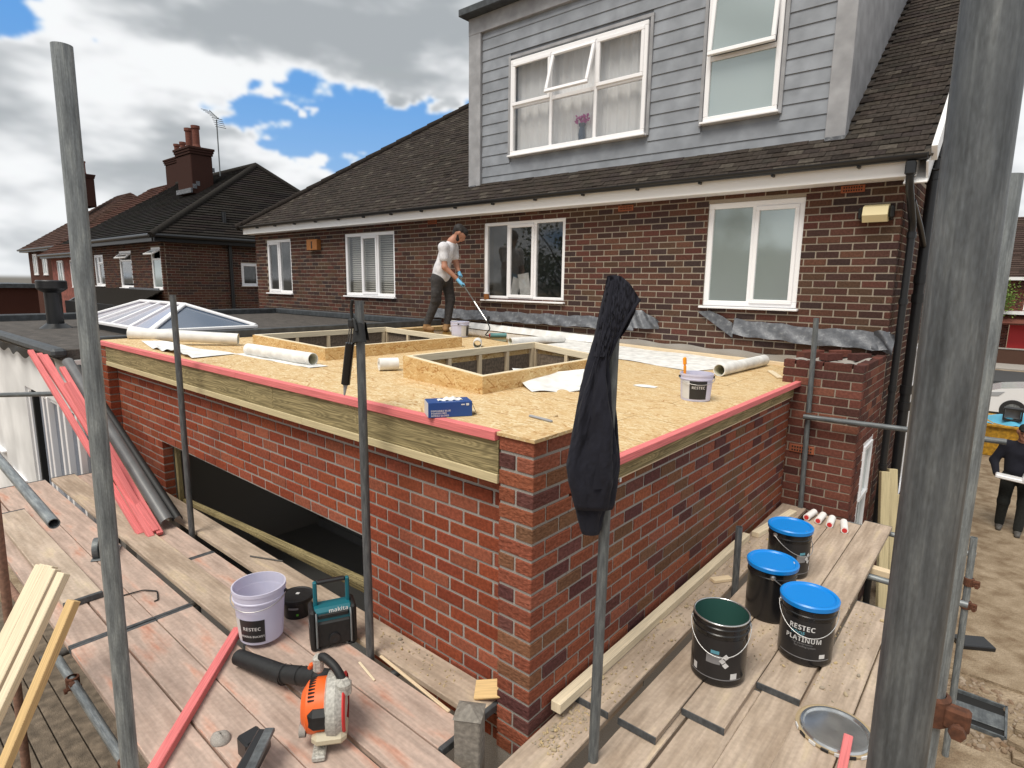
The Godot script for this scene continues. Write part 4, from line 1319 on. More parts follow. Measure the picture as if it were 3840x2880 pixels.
func stepped_slope(mb: MB, a: Vector3, b: Vector3, c: Vector3, d: Vector3, rows: int, col: Color) -> void:
	# a-b the eave, d-c the upper edge: overlapping courses
	var nr := (b - a).cross(d - a).normalized()
	if nr.y < 0: nr = -nr
	for i in rows:
		var t0 := float(i) / rows; var t1 := float(i + 1) / rows
		var p0 := a.lerp(d, t0) + nr * 0.03; var p1 := b.lerp(c, t0) + nr * 0.03
		var q0 := a.lerp(d, t1); var q1 := b.lerp(c, t1)
		# split each course in bays of uneven tone
		var bays := maxi(2, int((p1 - p0).length() / 0.6))
		for k in bays:
			var s0 := float(k) / bays; var s1 := float(k + 1) / bays
			var f := rng.randf_range(0.75, 1.25)
			mb.col = Color(col.r * f, col.g * f, col.b * f)
			mb.quad(p0.lerp(p1, s0), p0.lerp(p1, s1), q0.lerp(q1, s1), q0.lerp(q1, s0))
			mb.quad(p0.lerp(p1, s0) - nr * 0.03, p0.lerp(p1, s1) - nr * 0.03, p0.lerp(p1, s1), p0.lerp(p1, s0))

func chimney(owner_thing: Node, at: Vector3, sx: float, sz: float, h: float, pots: int, mt: Material) -> void:
	var c := part("chimney", owner_thing)
	var m := MB.new()
	m.col = Color(0.085, 0.042, 0.034)
	m.cube(at + Vector3.UP * (h / 2), Vector3(sx, h, sz), 0.02)
	for i in 3: m.cube(at + Vector3.UP * (h + 0.05 + i * 0.085), Vector3(sx + 0.06 + 0.05 * i, 0.08, sz + 0.06 + 0.05 * i), 0.01)
	put("stack", m, mt, c)
	for i in pots:
		var p := MB.new()
		var px := at.x + (i - (pots - 1) / 2.0) * sx / maxf(1, pots) * 0.95
		p.lathe(Transform3D(Basis(), Vector3(px, at.y + h + 0.3, at.z)), [Vector2(0.15, 0), Vector2(0.12, 0.1), Vector2(0.12, 0.62), Vector2(0.15, 0.64), Vector2(0.15, 0.74), Vector2(0.1, 0.74)], 14)
		put("chimney_pot", p, M.terracotta, c)

func aerial(owner_thing: Node, at: Vector3, h: float) -> void:
	var m := MB.new()
	m.tube([at, at + Vector3.UP * h], 0.022, 6)
	var t := at + Vector3.UP * h
	m.tube([t + Vector3(-0.95, 0.5, -0.2), t + Vector3(0.15, 0.0, 0)], 0.018, 6)
	for i in 5: m.tube([t + Vector3(0.05 + 0.06 * i, -0.08 * i + 0.02, -0.18), t + Vector3(0.05 + 0.06 * i, -0.08 * i + 0.02, 0.18)], 0.012, 5)
	for i in 6: m.tube([t + Vector3(-0.9 + 0.17 * i, 0.48 - 0.08 * i, -0.12), t + Vector3(-0.9 + 0.17 * i, 0.48 - 0.08 * i, 0.12)], 0.009, 5)
	put("aerial", m, M.galv_dull, owner_thing)

func bg_houses() -> void:
	var h := thing("hipped_house", "dark brick house with hipped slate-dark roof, chimney and aerial beyond the flat roofs", "house")
	var xc := -18.39; var zc := -5.0; var xl := -25.7; var zb := -13.0; var ye := 2.02
	var fh := [Rect2(-25.03, 0.58, 1.06, 1.15), Rect2(-22.26, 0.56, 1.2, 1.22), Rect2(-19.3, 0.55, 0.8, 1.28)]
	var bl := []
	var wb := MB.new()
	wall_body(wb, Vector3(0, 0, zc - 0.012), Vector3.RIGHT, Vector3.BACK, xl, xc - 0.012, GR, ye, fh, 0.3)
	var fwall := put("front_wall", wb, M.mortar_old, h)
	var sw := MB.new()
	var shole := [Rect2(2.42, 0.68, 0.6, 0.75)]
	wall_body(sw, Vector3(xc - 0.012, 0, zc - 0.31), Vector3.FORWARD, Vector3.RIGHT, 0.0, 7.5, GR, ye, [Rect2(2.42 - 0.31, 0.68, 0.6, 0.75)], 0.3)
	var swall := put("side_wall", sw, M.mortar_old, h)
	lay(bl, Vector3(0, 0, zc), Vector3.RIGHT, Vector3.BACK, xl, xc, ye, -0.2, 0.082, 0.246, 0.014, 0.0, fh, PAL_OLD, false, fwall)
	lay(bl, Vector3(xc, 0, zc), Vector3.FORWARD, Vector3.RIGHT, 0.105, 4.6, ye, -0.2, 0.082, 0.246, 0.014, 0.0, shole, PAL_OLD, false, swall)
	set_bricks(h, bl, 300)
	window(h, Vector3(-25.03, 0.58, zc), Vector3.RIGHT, 1.06, 1.15, [[0, 0, 0.45, 1, true], [0.45, 0, 1, 0.7, false], [0.45, 0.7, 1, 1, true]], M.glass, {"fw": 0.07})
	window(h, Vector3(-22.26, 0.56, zc), Vector3.RIGHT, 1.2, 1.22, [[0, 0, 1, 0.74, false], [0, 0.74, 1, 1, true, 50.0]], M.glass, {"fw": 0.07})
	window(h, Vector3(-19.3, 0.55, zc), Vector3.RIGHT, 0.8, 1.28, [[0, 0, 1, 0.72, false], [0, 0.72, 1, 1, true, 62.0]], M.glass_frost, {"fw": 0.07})
	window(h, Vector3(xc, 0.68, zc - 2.42), Vector3.FORWARD, 0.6, 0.75, [[0, 0, 1, 1, true]], M.glass, {"fw": 0.05})
	var dp := MB.new()
	dp.tube([Vector3(xc + 0.08, ye, zc - 2.05), Vector3(xc + 0.08, GR, zc - 2.05)], 0.06, 10)
	put("downpipe", dp, M.black_plastic, h)
	var gt := MB.new()
	gt.tube([Vector3(xl, ye + 0.12, zc + 0.38), Vector3(xc + 0.4, ye + 0.12, zc + 0.38)], 0.06, 8)
	gt.tube([Vector3(xc + 0.4, ye + 0.12, zc + 0.38), Vector3(xc + 0.4, ye + 0.12, zb)], 0.06, 8)
	gt.cube(Vector3((xl + xc) / 2 + 0.2, ye + 0.03, zc + 0.31), Vector3(xc - xl + 0.5, 0.16, 0.03))
	gt.cube(Vector3(xc + 0.31, ye + 0.03, (zc + zb) / 2 + 0.2), Vector3(0.03, 0.16, zc - zb + 0.3))
	gt.cube(Vector3((xl + xc) / 2 + 0.2, ye - 0.03, zc + 0.15), Vector3(xc - xl + 0.5, 0.02, 0.34))
	gt.cube(Vector3(xc + 0.15, ye - 0.035, (zc + zb) / 2), Vector3(0.34, 0.02, zc - zb))
	put("gutter", gt, M.black_plastic, h)
	var rf := MB.new()
	var e0 := Vector3(xl - 2.0, ye + 0.12, zc + 0.4); var e1 := Vector3(xc + 0.42, ye + 0.12, zc + 0.4); var e2 := Vector3(xc + 0.42, ye + 0.12, zb - 0.4); var e3 := Vector3(xl - 2.0, ye + 0.12, zb - 0.4)
	var r1 := Vector3(xc - 2.1, 5.05, (zc + zb) / 2 - 0.2); var r0 := Vector3(xl - 2.0, 5.05, (zc + zb) / 2 - 0.2)
	stepped_slope(rf, e0, e1, r1, r0, 34, Color(0.034, 0.031, 0.029))
	stepped_slope(rf, e1, e2, r1, r1, 34, Color(0.040, 0.035, 0.032))
	stepped_slope(rf, e2, e3, r0, r1, 10, Color(0.034, 0.031, 0.029))
	put("roof", rf, M.tile, h)
	var rd := MB.new()
	rd.col = Color(0.045, 0.04, 0.037)
	rd.tube([e1, r1], 0.10, 8); rd.tube([r1, r0], 0.11, 8); rd.tube([e2, r1], 0.1, 8)
	put("ridge_tiles", rd, M.tile, h)
	chimney(h, Vector3(-21.9, 3.9, -7.6), 1.25, 0.75, 1.35, 2, M.brick)
	var cf := MB.new()
	for i in 7: cf.cube(Vector3(-21.26 - 0.02 * i, 4.15 + 0.11 * i, -7.3 - 0.12 * i), Vector3(0.02, 0.15, 0.13))
	cf.cube(Vector3(-21.9, 4.0, -7.18), Vector3(1.3, 0.16, 0.06))
	put("lead_flashing", cf, M.lead, h)
	aerial(h, Vector3(-20.55, 4.5, -7.9), 1.9)
	var vp := MB.new()
	vp.lathe(Transform3D(Basis(), Vector3(xc - 0.1, 2.5, -7.0)), [Vector2(0.09, 0), Vector2(0.07, 0.1), Vector2(0.07, 0.55)], 10)
	put("soil_vent", vp, M.black_plastic, h)
	var vs := MB.new()
	vs.box(Transform3D(Basis(Vector3.BACK, -0.75), Vector3(xc + 0.02, 2.48, -7.0)), Vector3(0.35, 0.02, 0.3))
	put("vent_flashing", vs, M.lead, h)
	# lean-to of stained boards in front of it
	var lt := MB.new()
	for i in 6:
		lt.col = Color(0.03, 0.026, 0.023)
		lt.box(Transform3D(Basis(Vector3.RIGHT, 0.6), Vector3(-21.6, 0.46 - i * 0.085, -4.85 + i * 0.16)), Vector3(6.4, 0.03, 0.19))
	put("lean_to_roof", lt, M.tile, h)
	var ls := MB.new()
	ls.cube(Vector3(-21.6, -1.4, -4.4), Vector3(6.3, 2.9, 1.0))
	put("lean_to", ls, M.black_rough, h)
	var lw := MB.new()
	lw.bar(Vector3(-24.85, 0.55, -4.85), Vector3(-24.7, -0.02, -3.95), 0.1, 0.03)
	lw.cube(Vector3(-19.9, 0.53, -4.92), Vector3(2.6, 0.1, 0.03))
	put("lead_flashing", lw, M.lead, h)
	# farther houses
	far_house("tiled_house", "brown tiled house with a tall three-pot chimney far down the row", Vector3(-44, 0, -7.6), 9.0, 9.0, 2.6, 6.3, Color(0.105, 0.062, 0.05), M.brick, 3, Vector3(-44.5, 5.3, -10.0))
	far_house("red_house", "pink rendered house with a lichen-stained red tile roof behind the dark house", Vector3(-33, 0, -6.4), 9.0, 8.0, 2.0, 5.6, Color(0.10, 0.048, 0.036), M.render_pink, 2, Vector3(-30.2, 4.6, -10.4))
	# low brick shed at the left end
	var s := thing("brick_shed", "low brick outbuilding with a flat dark roof beyond the flue vent", "shed")
	var sm := MB.new()
	sm.col = Color(0.12, 0.05, 0.038)
	sm.cube(Vector3(-27.5, -1.2, -1.2), Vector3(5.0, 3.4, 4.0))
	put("wall", sm, M.brick, s)
	var sr := MB.new()
	sr.cube(Vector3(-27.5, 0.56, -1.2), Vector3(5.3, 0.14, 4.3))
	put("roof", sr, M.grey_kerb, s)

func far_house(called: String, label: String, at: Vector3, w: float, d: float, ye: float, yr: float, col: Color, wall_mat: Material, pots: int, chim: Vector3) -> void:
	var h := thing(called, label, "house")
	var m := MB.new()
	m.col = Color(0.13, 0.055, 0.04)
	m.cube(at + Vector3(0, (ye + GR) / 2, -d / 2), Vector3(w, ye - GR, d))
	put("wall", m, wall_mat, h)
	var r := MB.new()
	var x0 := at.x - w / 2 - 0.4; var x1 := at.x + w / 2 + 0.4; var z0 := at.z + 0.4; var z1 := at.z - d - 0.4
	var a := Vector3(x0, ye, z0); var b := Vector3(x1, ye, z0); var c := Vector3(x1, ye, z1); var e := Vector3(x0, ye, z1)
	var p := Vector3(at.x - w * 0.14, yr, (z0 + z1) / 2); var q := Vector3(at.x + w * 0.14, yr, (z0 + z1) / 2)
	stepped_slope(r, a, b, q, p, 26, col)
	stepped_slope(r, b, c, q, q, 26, col)
	stepped_slope(r, c, e, p, q, 8, col)
	stepped_slope(r, e, a, p, p, 8, col)
	put("roof", r, M.tile, h)
	for i in 3: window(h, Vector3(at.x - w * 0.36 + i * w * 0.26, ye - 1.6, at.z), Vector3.RIGHT, 1.0, 1.3, [[0, 0, 0.5, 1, false], [0.5, 0, 1, 1, true]], M.glass_frost, {"room": 0.0, "back": -0.05, "fw": 0.07})
	var g := MB.new()
	g.tube([a + Vector3(0, -0.05, 0.05), b + Vector3(0, -0.05, 0.05)], 0.06, 8)
	g.cube(Vector3(at.x, ye - 0.12, at.z + 0.2), Vector3(w + 0.6, 0.14, 0.4))
	put("gutter", g, M.black_plastic, h)
	chimney(h, chim, 1.5, 0.9, 1.7, pots, M.brick)

# ---------- lettering ----------
func letters(parent: Node, words: String, size: float, m: Material, map: Callable, bold := true) -> MeshInstance3D:
	var tm := TextMesh.new()
	var f := SystemFont.new()
	f.font_names = PackedStringArray(["Droid Sans"])
	if bold: f.font_weight = 700
	tm.font = f
	tm.text = words
	tm.font_size = 48
	tm.pixel_size = size / 48.0
	tm.depth = 0.0
	tm.curve_step = 3.0
	var a := tm.get_mesh_arrays()
	var v: PackedVector3Array = a[Mesh.ARRAY_VERTEX]
	var n: PackedVector3Array = a[Mesh.ARRAY_NORMAL]
	for i in v.size():
		var p := v[i]
		var q: Vector3 = map.call(p)
		var e := (map.call(p + Vector3(0.001, 0, 0)) as Vector3) - q
		var g := (map.call(p + Vector3(0, 0.001, 0)) as Vector3) - q
		n[i] = e.cross(g).normalized()
		v[i] = q
	a[Mesh.ARRAY_VERTEX] = v
	a[Mesh.ARRAY_NORMAL] = n
	a[Mesh.ARRAY_TANGENT] = null
	var am := ArrayMesh.new()
	am.add_surface_from_arrays(Mesh.PRIMITIVE_TRIANGLES, a)
	return put_mesh("lettering", am, m, parent)

func flat_map(o: Vector3, r: Vector3, u: Vector3) -> Callable:
	return func(p: Vector3) -> Vector3: return o + r * p.x + u * p.y

func round_map(rad: float, ang: float, y: float, taper := 0.0) -> Callable:
	# ang 0 faces +z of the object
	return func(p: Vector3) -> Vector3:
		var rr: float = rad + taper * (y + p.y)
		var a: float = ang + p.x / rad
		return Vector3(sin(a) * rr, y + p.y, cos(a) * rr)

func curved_panel(parent: Node, called: String, m: Material, rad: float, a0: float, a1: float, y0: float, y1: float, taper := 0.0) -> void:
	var b := MB.new()
	b.sheet(func(s, t):
		var y := lerpf(y0, y1, t)
		var rr := rad + taper * y
		var a := lerpf(a0, a1, s)
		return Vector3(sin(a) * rr, y, cos(a) * rr), 24, 1)
	put(called, b, m, parent)

# ---------- scaffold ----------
func coupler(parent: Node, at: Vector3, r := 0.034) -> void:
	var m := MB.new()
	m.lathe(Transform3D(Basis(), at), [Vector2(0.024, -0.035), Vector2(r, -0.03), Vector2(r, 0.03), Vector2(0.024, 0.035)], 14)
	m.cube(at + Vector3(0.045, 0, 0.01), Vector3(0.05, 0.05, 0.03), 0.006)
	m.tube([at + Vector3(0.05, -0.01, 0.05), at + Vector3(0.05, -0.01, -0.03)], 0.008, 6)
	m.lathe(Transform3D(Basis(Vector3.RIGHT, PI / 2), at + Vector3(0.05, -0.01, 0.04)), [Vector2(0, 0), Vector2(0.016, 0), Vector2(0.016, 0.014), Vector2(0, 0.014)], 6)
	put("coupler", m, M.rust, parent)

func pole(label: String, a: Vector3, b: Vector3, m: Material, group := "", cps := []) -> Node3D:
	var t := thing("scaffold_tube", label, "scaffold tube", Vector3.ZERO, 0.0, group)
	var mb := MB.new()
	mb.pipe(a, b, 0.02415, 0.004, 28)
	put("tube", mb, m, t)
	for c in cps: coupler(t, c)
	return t

func board(label: String, a: Vector3, b: Vector3, w: float, m: Material, group: String, band := 0.028) -> Node3D:
	var t := thing("scaffold_board", label, "scaffold board", Vector3.ZERO, 0.0, group)
	var d := (b - a).normalized()
	var tilt := rng.randf_range(-0.004, 0.004)
	a.y += tilt; b.y -= tilt
	var mb := MB.new()
	mb.uo = Vector2(rng.randf() * 4, rng.randf() * 4)
	mb.bar(a - Vector3.UP * 0.019 + d * 0.003, b - Vector3.UP * 0.019 - d * 0.003, w, 0.038, 0.004)
	put("plank", mb, m, t)
	for s in [[a, d], [b, -d]]:
		var e := MB.new()
		e.bar(s[0] - Vector3.UP * 0.019, s[0] + s[1] * band - Vector3.UP * 0.019, w + 0.003, 0.0405, 0.002)
		put("end_band", e, M.board_end, t)
	return t

func scaffold() -> void:
	var fg := "boards of the front platform"
	var fl := "dusty pink-stained scaffold board lying along the front of the extension"
	for q in [[0.025, -6.2, -0.215, 0.0, 0.212, "pale"], [0.30, -6.2, -3.15, 0.0, 0.20, ""], [0.30, -3.145, -0.205, 0.0, 0.20, ""], [0.765, -6.3, -2.436, 0.0, 0.222, ""], [0.765, -2.428, -0.02, 0.0, 0.222, ""], [0.99, -6.3, -2.436, 0.0, 0.218, ""], [0.99, -2.428, 0.0, 0.0, 0.218, ""], [1.222, -6.3, -2.47, -0.002, 0.222, ""], [1.222, -2.462, 0.0, 0.0, 0.222, ""], [0.52, -1.73, 0.0, 0.0, 0.222, ""]]:
		var lb := fl
		if q[5] == "pale": lb = "grey scaffold board tight against the front brick wall under the opening"
		board(lb, Vector3(q[1], BD + q[3], q[0]), Vector3(q[2], BD + q[3], q[0]), q[4], M.board_pale if q[5] == "pale" else M.board, fg if q[5] == "" else "")
	board("grey scaffold board raised on the pink ones under the clear bucket", Vector3(-6.2, BD + 0.032, 0.515), Vector3(-1.74, BD + 0.032, 0.515), 0.215, M.board_pale, "")
	board("whitish scaffold board lapped on top at the outer edge by the bundle of battens", Vector3(-5.3, BD + 0.040, 1.128), Vector3(-2.98, BD + 0.040, 1.128), 0.222, M.board_white, "")
	var sg := "boards of the side platform"
	var slb := "sandy scaffold board lying along the side wall of the extension"
	for q in [[0.145, -4.15, -0.34, 0.0, 0.225], [0.423, -4.1, -0.34, 0.0, 0.21], [0.647, -4.05, -0.63, 0.0, 0.225], [0.877, -4.2, -1.11, 0.0, 0.225], [1.122, -2.49, 0.9, 0.0, 0.222], [1.352, -2.45, 0.9, 0.0, 0.222]]:
		board(slb, Vector3(q[0], BD + q[3], q[1]), Vector3(q[0], BD + q[3], q[2]), q[4], M.board_pale, sg, 0.007)
	for q in [[0.140, -0.75, 0.40], [0.445, -0.8, 0.9], [0.682, -1.1, 0.9], [0.905, -1.6, 0.9]]:
		board("sandy scaffold board tucked under the ends of the side platform boards", Vector3(q[0], BD - 0.042, q[1]), Vector3(q[0], BD - 0.042, q[2]), 0.222, M.board_pale, "lower boards of the side platform", 0.007)
	pole("tall pale galvanised scaffold tube standing at the outer edge of the front platform", Vector3(-0.317, -2.9, 1.643), Vector3(-0.308, 1.473, 1.60), M.galv, "", [Vector3(-0.316, -1.42, 1.637)])
	pole("dark scaffold tube standing before the opening, beside the leaning red battens", Vector3(-3.662, GR, 0.165), Vector3(-3.637, 0.757, 0.17), M.galv_dark)
	pole("dark scaffold tube with the sealant gun hanging from its top", Vector3(-1.062, GR, 0.18), Vector3(-1.072, 0.784, 0.18), M.galv_dark)
	pole("grey scaffold tube with the navy hooded top hung over it", Vector3(0.334, GR, -0.065), Vector3(0.362, 0.87, -0.065), M.galv_dull)
	pole("short dark stub of scaffold tube between the boards by the blue-lidded drums", Vector3(0.292, -1.6, -2.086), Vector3(0.283, -0.836, -2.086), M.galv_dark)
	pole("grey scaffold tube standing before the broken brick wall stub", Vector3(0.229, GR, -4.14), Vector3(0.178, 0.60, -4.14), M.galv_dull, "", [Vector3(0.20, -0.36, -4.14)])
	pole("thick dark scarred scaffold tube rising close by the side platform", Vector3(1.612, GR, 1.455), Vector3(1.585, 1.9, 1.456), M.galv_dark, "", [])
	pole("pale scaffold tube standing right behind the dark scarred one", Vector3(1.594, GR, 0.595), Vector3(1.588, 1.105, 0.595), M.galv, "", [Vector3(1.592, -0.55, 0.595), Vector3(1.592, -0.02, 0.595)])
	pole("slim bright scaffold tube standing on the drive beside the drain hole", Vector3(1.623, GR, -3.5), Vector3(1.593, -0.996, -3.5), M.galv, "", [Vector3(1.606, -1.55, -3.5), Vector3(1.603, -1.36, -3.5)])
	pole("level guard tube clamped across before the wall stub and downpipes", Vector3(0.165, -0.362, -4.085), Vector3(1.70, -0.336, -4.10), M.galv_dull)
	pole("guard tube with an open end reaching over the front platform's outer edge", Vector3(-1.572, -0.211, 1.5), Vector3(-3.4, -0.11, 1.5), M.galv)
	pole("level tube clamped across before the neighbour's white wall", Vector3(-6.6, -0.36, 1.02), Vector3(-5.70, -0.28, 0.60), M.galv_dull)
	pole("ledger tube running below the outer edge of the front platform", Vector3(-2.62, -1.405, 1.378), Vector3(0.9, -1.405, 1.39), M.galv, "", [Vector3(-2.25, -1.405, 1.378), Vector3(-1.35, -1.405, 1.382)])
	pole("cross tube poking out under the front platform beside the yellow batten", Vector3(-2.59, -1.385, 1.46), Vector3(-2.53, -1.372, -0.05), M.steel_dirty)
	for q in [[-4.24, "far"], [-3.15, "near"]]:
		pole("cross tube under the side platform, poking out over the drive by the leaning green posts" if q[1] == "far" else "cross tube under the side platform beside a sawn timber bearer", Vector3(0.3, -1.39, q[0]), Vector3(1.62, -1.40, q[0]), M.galv)
	var br := thing("timber_bearer", "sawn timber bearer lying beside a cross tube under the side platform", "timber")
	var bm := MB.new()
	bm.bar(Vector3(0.7, -1.385, -3.30), Vector3(1.55, -1.39, -3.27), 0.075, 0.05, 0.003)
	put("timber", bm, M.pine, br)
	pole("rust-brown tube along the outer edge behind the batten bundle", Vector3(-4.9, -1.40, 1.40), Vector3(-2.95, -1.36, 1.385), M.rust_tube)
	pole("rusty upright tube beside the bundle of pale battens", Vector3(-2.90, GR, 1.56), Vector3(-2.66, -0.35, 1.55), M.rust_tube, "", [Vector3(-2.80, -1.30, 1.555)])
	for q in [[-4.6, "x"], [-0.9, "x"]]:
		pole("cross tube hidden below the front platform boards", Vector3(q[0], -1.385, 1.45), Vector3(q[0], -1.385, -0.05), M.galv_dull, "cross tubes below the front platform")

# ---------- things on the roof deck ----------
func deck_things() -> void:
	roll("long white membrane roll lying at the far front corner of the deck", Vector3(-6.33, 0.245, -0.30), Vector3(-5.62, 0.165, -1.26), 0.068)
	roll("white membrane roll lying on its own loose tail beside the far rooflight kerb", Vector3(-4.81, 0.128, -0.99), Vector3(-3.75, 0.10, -1.14), 0.064)
	roll("short membrane roll end leaning by the left corner of the far rooflight kerb", Vector3(-5.68, 0.145, -1.50), Vector3(-5.66, 0.145, -2.0), 0.06)
	roll("membrane roll end poking out behind the far rooflight kerb", Vector3(-3.72, 0.09, -3.52), Vector3(-3.9, 0.095, -3.72), 0.058)
	roll("membrane roll lying by the wet roller behind the near rooflight kerb", Vector3(-3.69, 0.09, -4.15), Vector3(-3.44, 0.085, -5.08), 0.052)
	roll("membrane roll lying on the white membrane next to the broken wall stub", Vector3(-0.66, 0.022, -3.97), Vector3(-0.60, 0.021, -5.22), 0.064)
	var tp := thing("tape_roll", "small roll of clear wrap beside the near rooflight kerb", "tape")
	var tm := MB.new()
	tm.pipe(Vector3(-3.08, 0.085, -1.45), Vector3(-3.0, 0.083, -1.62), 0.062, 0.032, 24)
	put("wrap", tm, M.membrane, tp)
	# loose sheets
	var sh := thing("membrane_offcut", "curled white membrane sheet lying before the near rooflight kerb", "membrane", Vector3.ZERO, 0.0, "")
	var sm := MB.new()
	sm.sheet(func(a, b):
		var p := Vector3(-1.88, 0, -2.06).lerp(Vector3(-1.42, 0, -2.78), a)
		var q := Vector3(-1.42, 0, -1.78).lerp(Vector3(-1.10, 0, -2.2), a)
		var r := p.lerp(q, b)
		var curl := sin(b * PI) * 0.0
		return r + Vector3.UP * (deck_y(r.x) + 0.006 + 0.085 * pow(1.0 - b, 2.0) + 0.03 * exp(-a * 6.0) * (1.0 - b) + 0.01 * sin(a * 9.0)), 24, 14, true)
	put("sheet", sm, M.membrane, sh)
	var s2 := thing("membrane_offcut", "crumpled white membrane sheet lying on the red front batten", "membrane")
	var m2 := MB.new()
	m2.sheet(func(a, b):
		var p := Vector3(-5.95, 0, -0.30).lerp(Vector3(-4.05, 0, -0.50), a)
		var q := Vector3(-5.0, 0, -0.10).lerp(Vector3(-3.95, 0, -0.06), a)
		var r := p.lerp(q, b)
		return r + Vector3.UP * (0.184 + 0.022 * (1.0 + sin(a * 7.0 + b * 3.0)) * sin(a * PI) + 0.02 * b * sin(a * 12.0) * sin(a * 12.0)), 36, 14, true)
	put("sheet", m2, M.membrane, s2)
	var s3 := thing("membrane_tail", "flat white membrane strip under the roll by the far rooflight kerb", "membrane")
	var m3 := MB.new()
	m3.sheet(func(a, b):
		var r := Vector3(-4.95, 0, -0.86).lerp(Vector3(-3.62, 0, -1.0), a) + Vector3(0.02, 0, -0.22 * b)
		return r + Vector3.UP * (deck_y(r.x) + 0.006 + 0.006 * sin(a * 15.0) * (1.0 - b)), 24, 4, true)
	put("sheet", m3, M.membrane, s3)
	var s4 := thing("paper_scrap", "small white paper scrap lying flat on the strand board deck", "paper")
	var m4 := MB.new()
	m4.sheet(func(a, b):
		var r := Vector3(-1.0, 0, -2.76).lerp(Vector3(-0.80, 0, -2.80), a) + Vector3(0.0, 0, -0.07 * b + 0.03 * sin(a * PI))
		return r + Vector3.UP * (deck_y(r.x) + 0.005 + 0.012 * sin(a * PI) * b), 14, 4, true)
	put("sheet", m4, M.membrane, s4)
	var s5 := thing("wood_offcut", "pale splinter of wood lying on the deck by the broken wall stub", "offcut")
	var m5 := MB.new()
	m5.bar(Vector3(-0.38, deck_y(-0.3) + 0.012, -4.75), Vector3(-0.16, deck_y(-0.2) + 0.012, -4.35), 0.06, 0.02, 0.004)
	put("wood", m5, M.pine_pale, s5)
	var s6 := thing("pipe_offcut", "short grey plastic strip lying near the deck's brick corner", "offcut")
	var m6 := MB.new()
	m6.bar(Vector3(-0.31, 0.184, -0.353), Vector3(-0.14, 0.184, -0.328), 0.018, 0.012, 0.004)
	put("strip", m6, M.clad_trim, s6)
	# faint stencilled print on the edge sheet
	var pr := MB.new()
	# glove box
	var g := thing("glove_box", "blue cardboard box of disposable gloves, one glove end sticking out of the top", "box", Vector3(-0.66, 0.1785, -0.055), 0.0)
	var fx := Vector3(0.127, 0, -0.201).normalized()
	var fz := Vector3(fx.z, 0, -fx.x) * -1.0
	g.transform = Transform3D(Basis(fx, Vector3.UP, fx.cross(Vector3.UP)), Vector3(-0.672, 0.1785, 0.05))
	var gm := MB.new()
	gm.cube(Vector3(0.119, 0.041, -0.062), Vector3(0.238, 0.082, 0.124), 0.002)
	put("carton", gm, M.box_blue, g)
	letters(g, "DISPOSABLE BLUE", 0.0125, M.print_white, flat_map(Vector3(0.066, 0.036, 0.001), Vector3.RIGHT, Vector3.UP))
	letters(g, "POWDER FREE", 0.0125, M.print_white, flat_map(Vector3(0.056, 0.023, 0.001), Vector3.RIGHT, Vector3.UP))
	letters(g, "NITRILE GLOVES", 0.0125, M.print_white, flat_map(Vector3(0.062, 0.010, 0.001), Vector3.RIGHT, Vector3.UP))
	var gp := MB.new()
	gp.cube(Vector3(0.212, 0.066, 0.0008), Vector3(0.016, 0.012, 0.001))
	gp.cube(Vector3(0.187, 0.066, 0.0008), Vector3(0.02, 0.006, 0.001))
	put("print_patch", gp, M.print_white, g)
	var gw := MB.new()
	gw.cube(Vector3(-0.0008, 0.041, -0.062), Vector3(0.001, 0.076, 0.118))
	put("white_end", gw, M.print_white, g)
	var gs := MB.new()
	gs.sheet(func(a, b): return Vector3(0.06 + a * 0.14, 0.083 + 0.016 * sin(a * PI) * sin(b * PI) + 0.004 * sin(a * 23.0), -0.04 - b * 0.045), 18, 8, true)
	put("glove", gs, M.membrane, g)
	var gf := MB.new()
	gf.sheet(func(a, b): return Vector3(0.240 + b * 0.03 + 0.01 * a, 0.075 - b * 0.072, -0.02 - a * 0.085), 6, 6)
	put("flap", gf, M.mortar, g)
	# clear bucket with orange scraper
	var b1 := clear_bucket("clear plastic bucket with black and white label on the roof deck", Vector3(-0.335, deck_y(-0.335), -2.62), 0.6, 0.118, 0.132, 0.225, "RESTEC", "")
	var oc := thing("scraper", "orange plastic scraper standing in the clear bucket on the deck", "scraper")
	var om := MB.new()
	om.bar(Vector3(-0.42, 0.10, -2.58), Vector3(-0.425, 0.235, -2.575), 0.02, 0.028, 0.008)
	om.bar(Vector3(-0.425, 0.235, -2.575), Vector3(-0.43, 0.30, -2.572), 0.024, 0.036, 0.008)
	put("handle", om, M.yellow_plastic, oc)
	var b2 := clear_bucket("clear plastic bucket with dregs of teal resin beside the roofer's boots", Vector3(-4.83, deck_y(-4.83), -4.30), 2.2, 0.125, 0.14, 0.235, "", "")

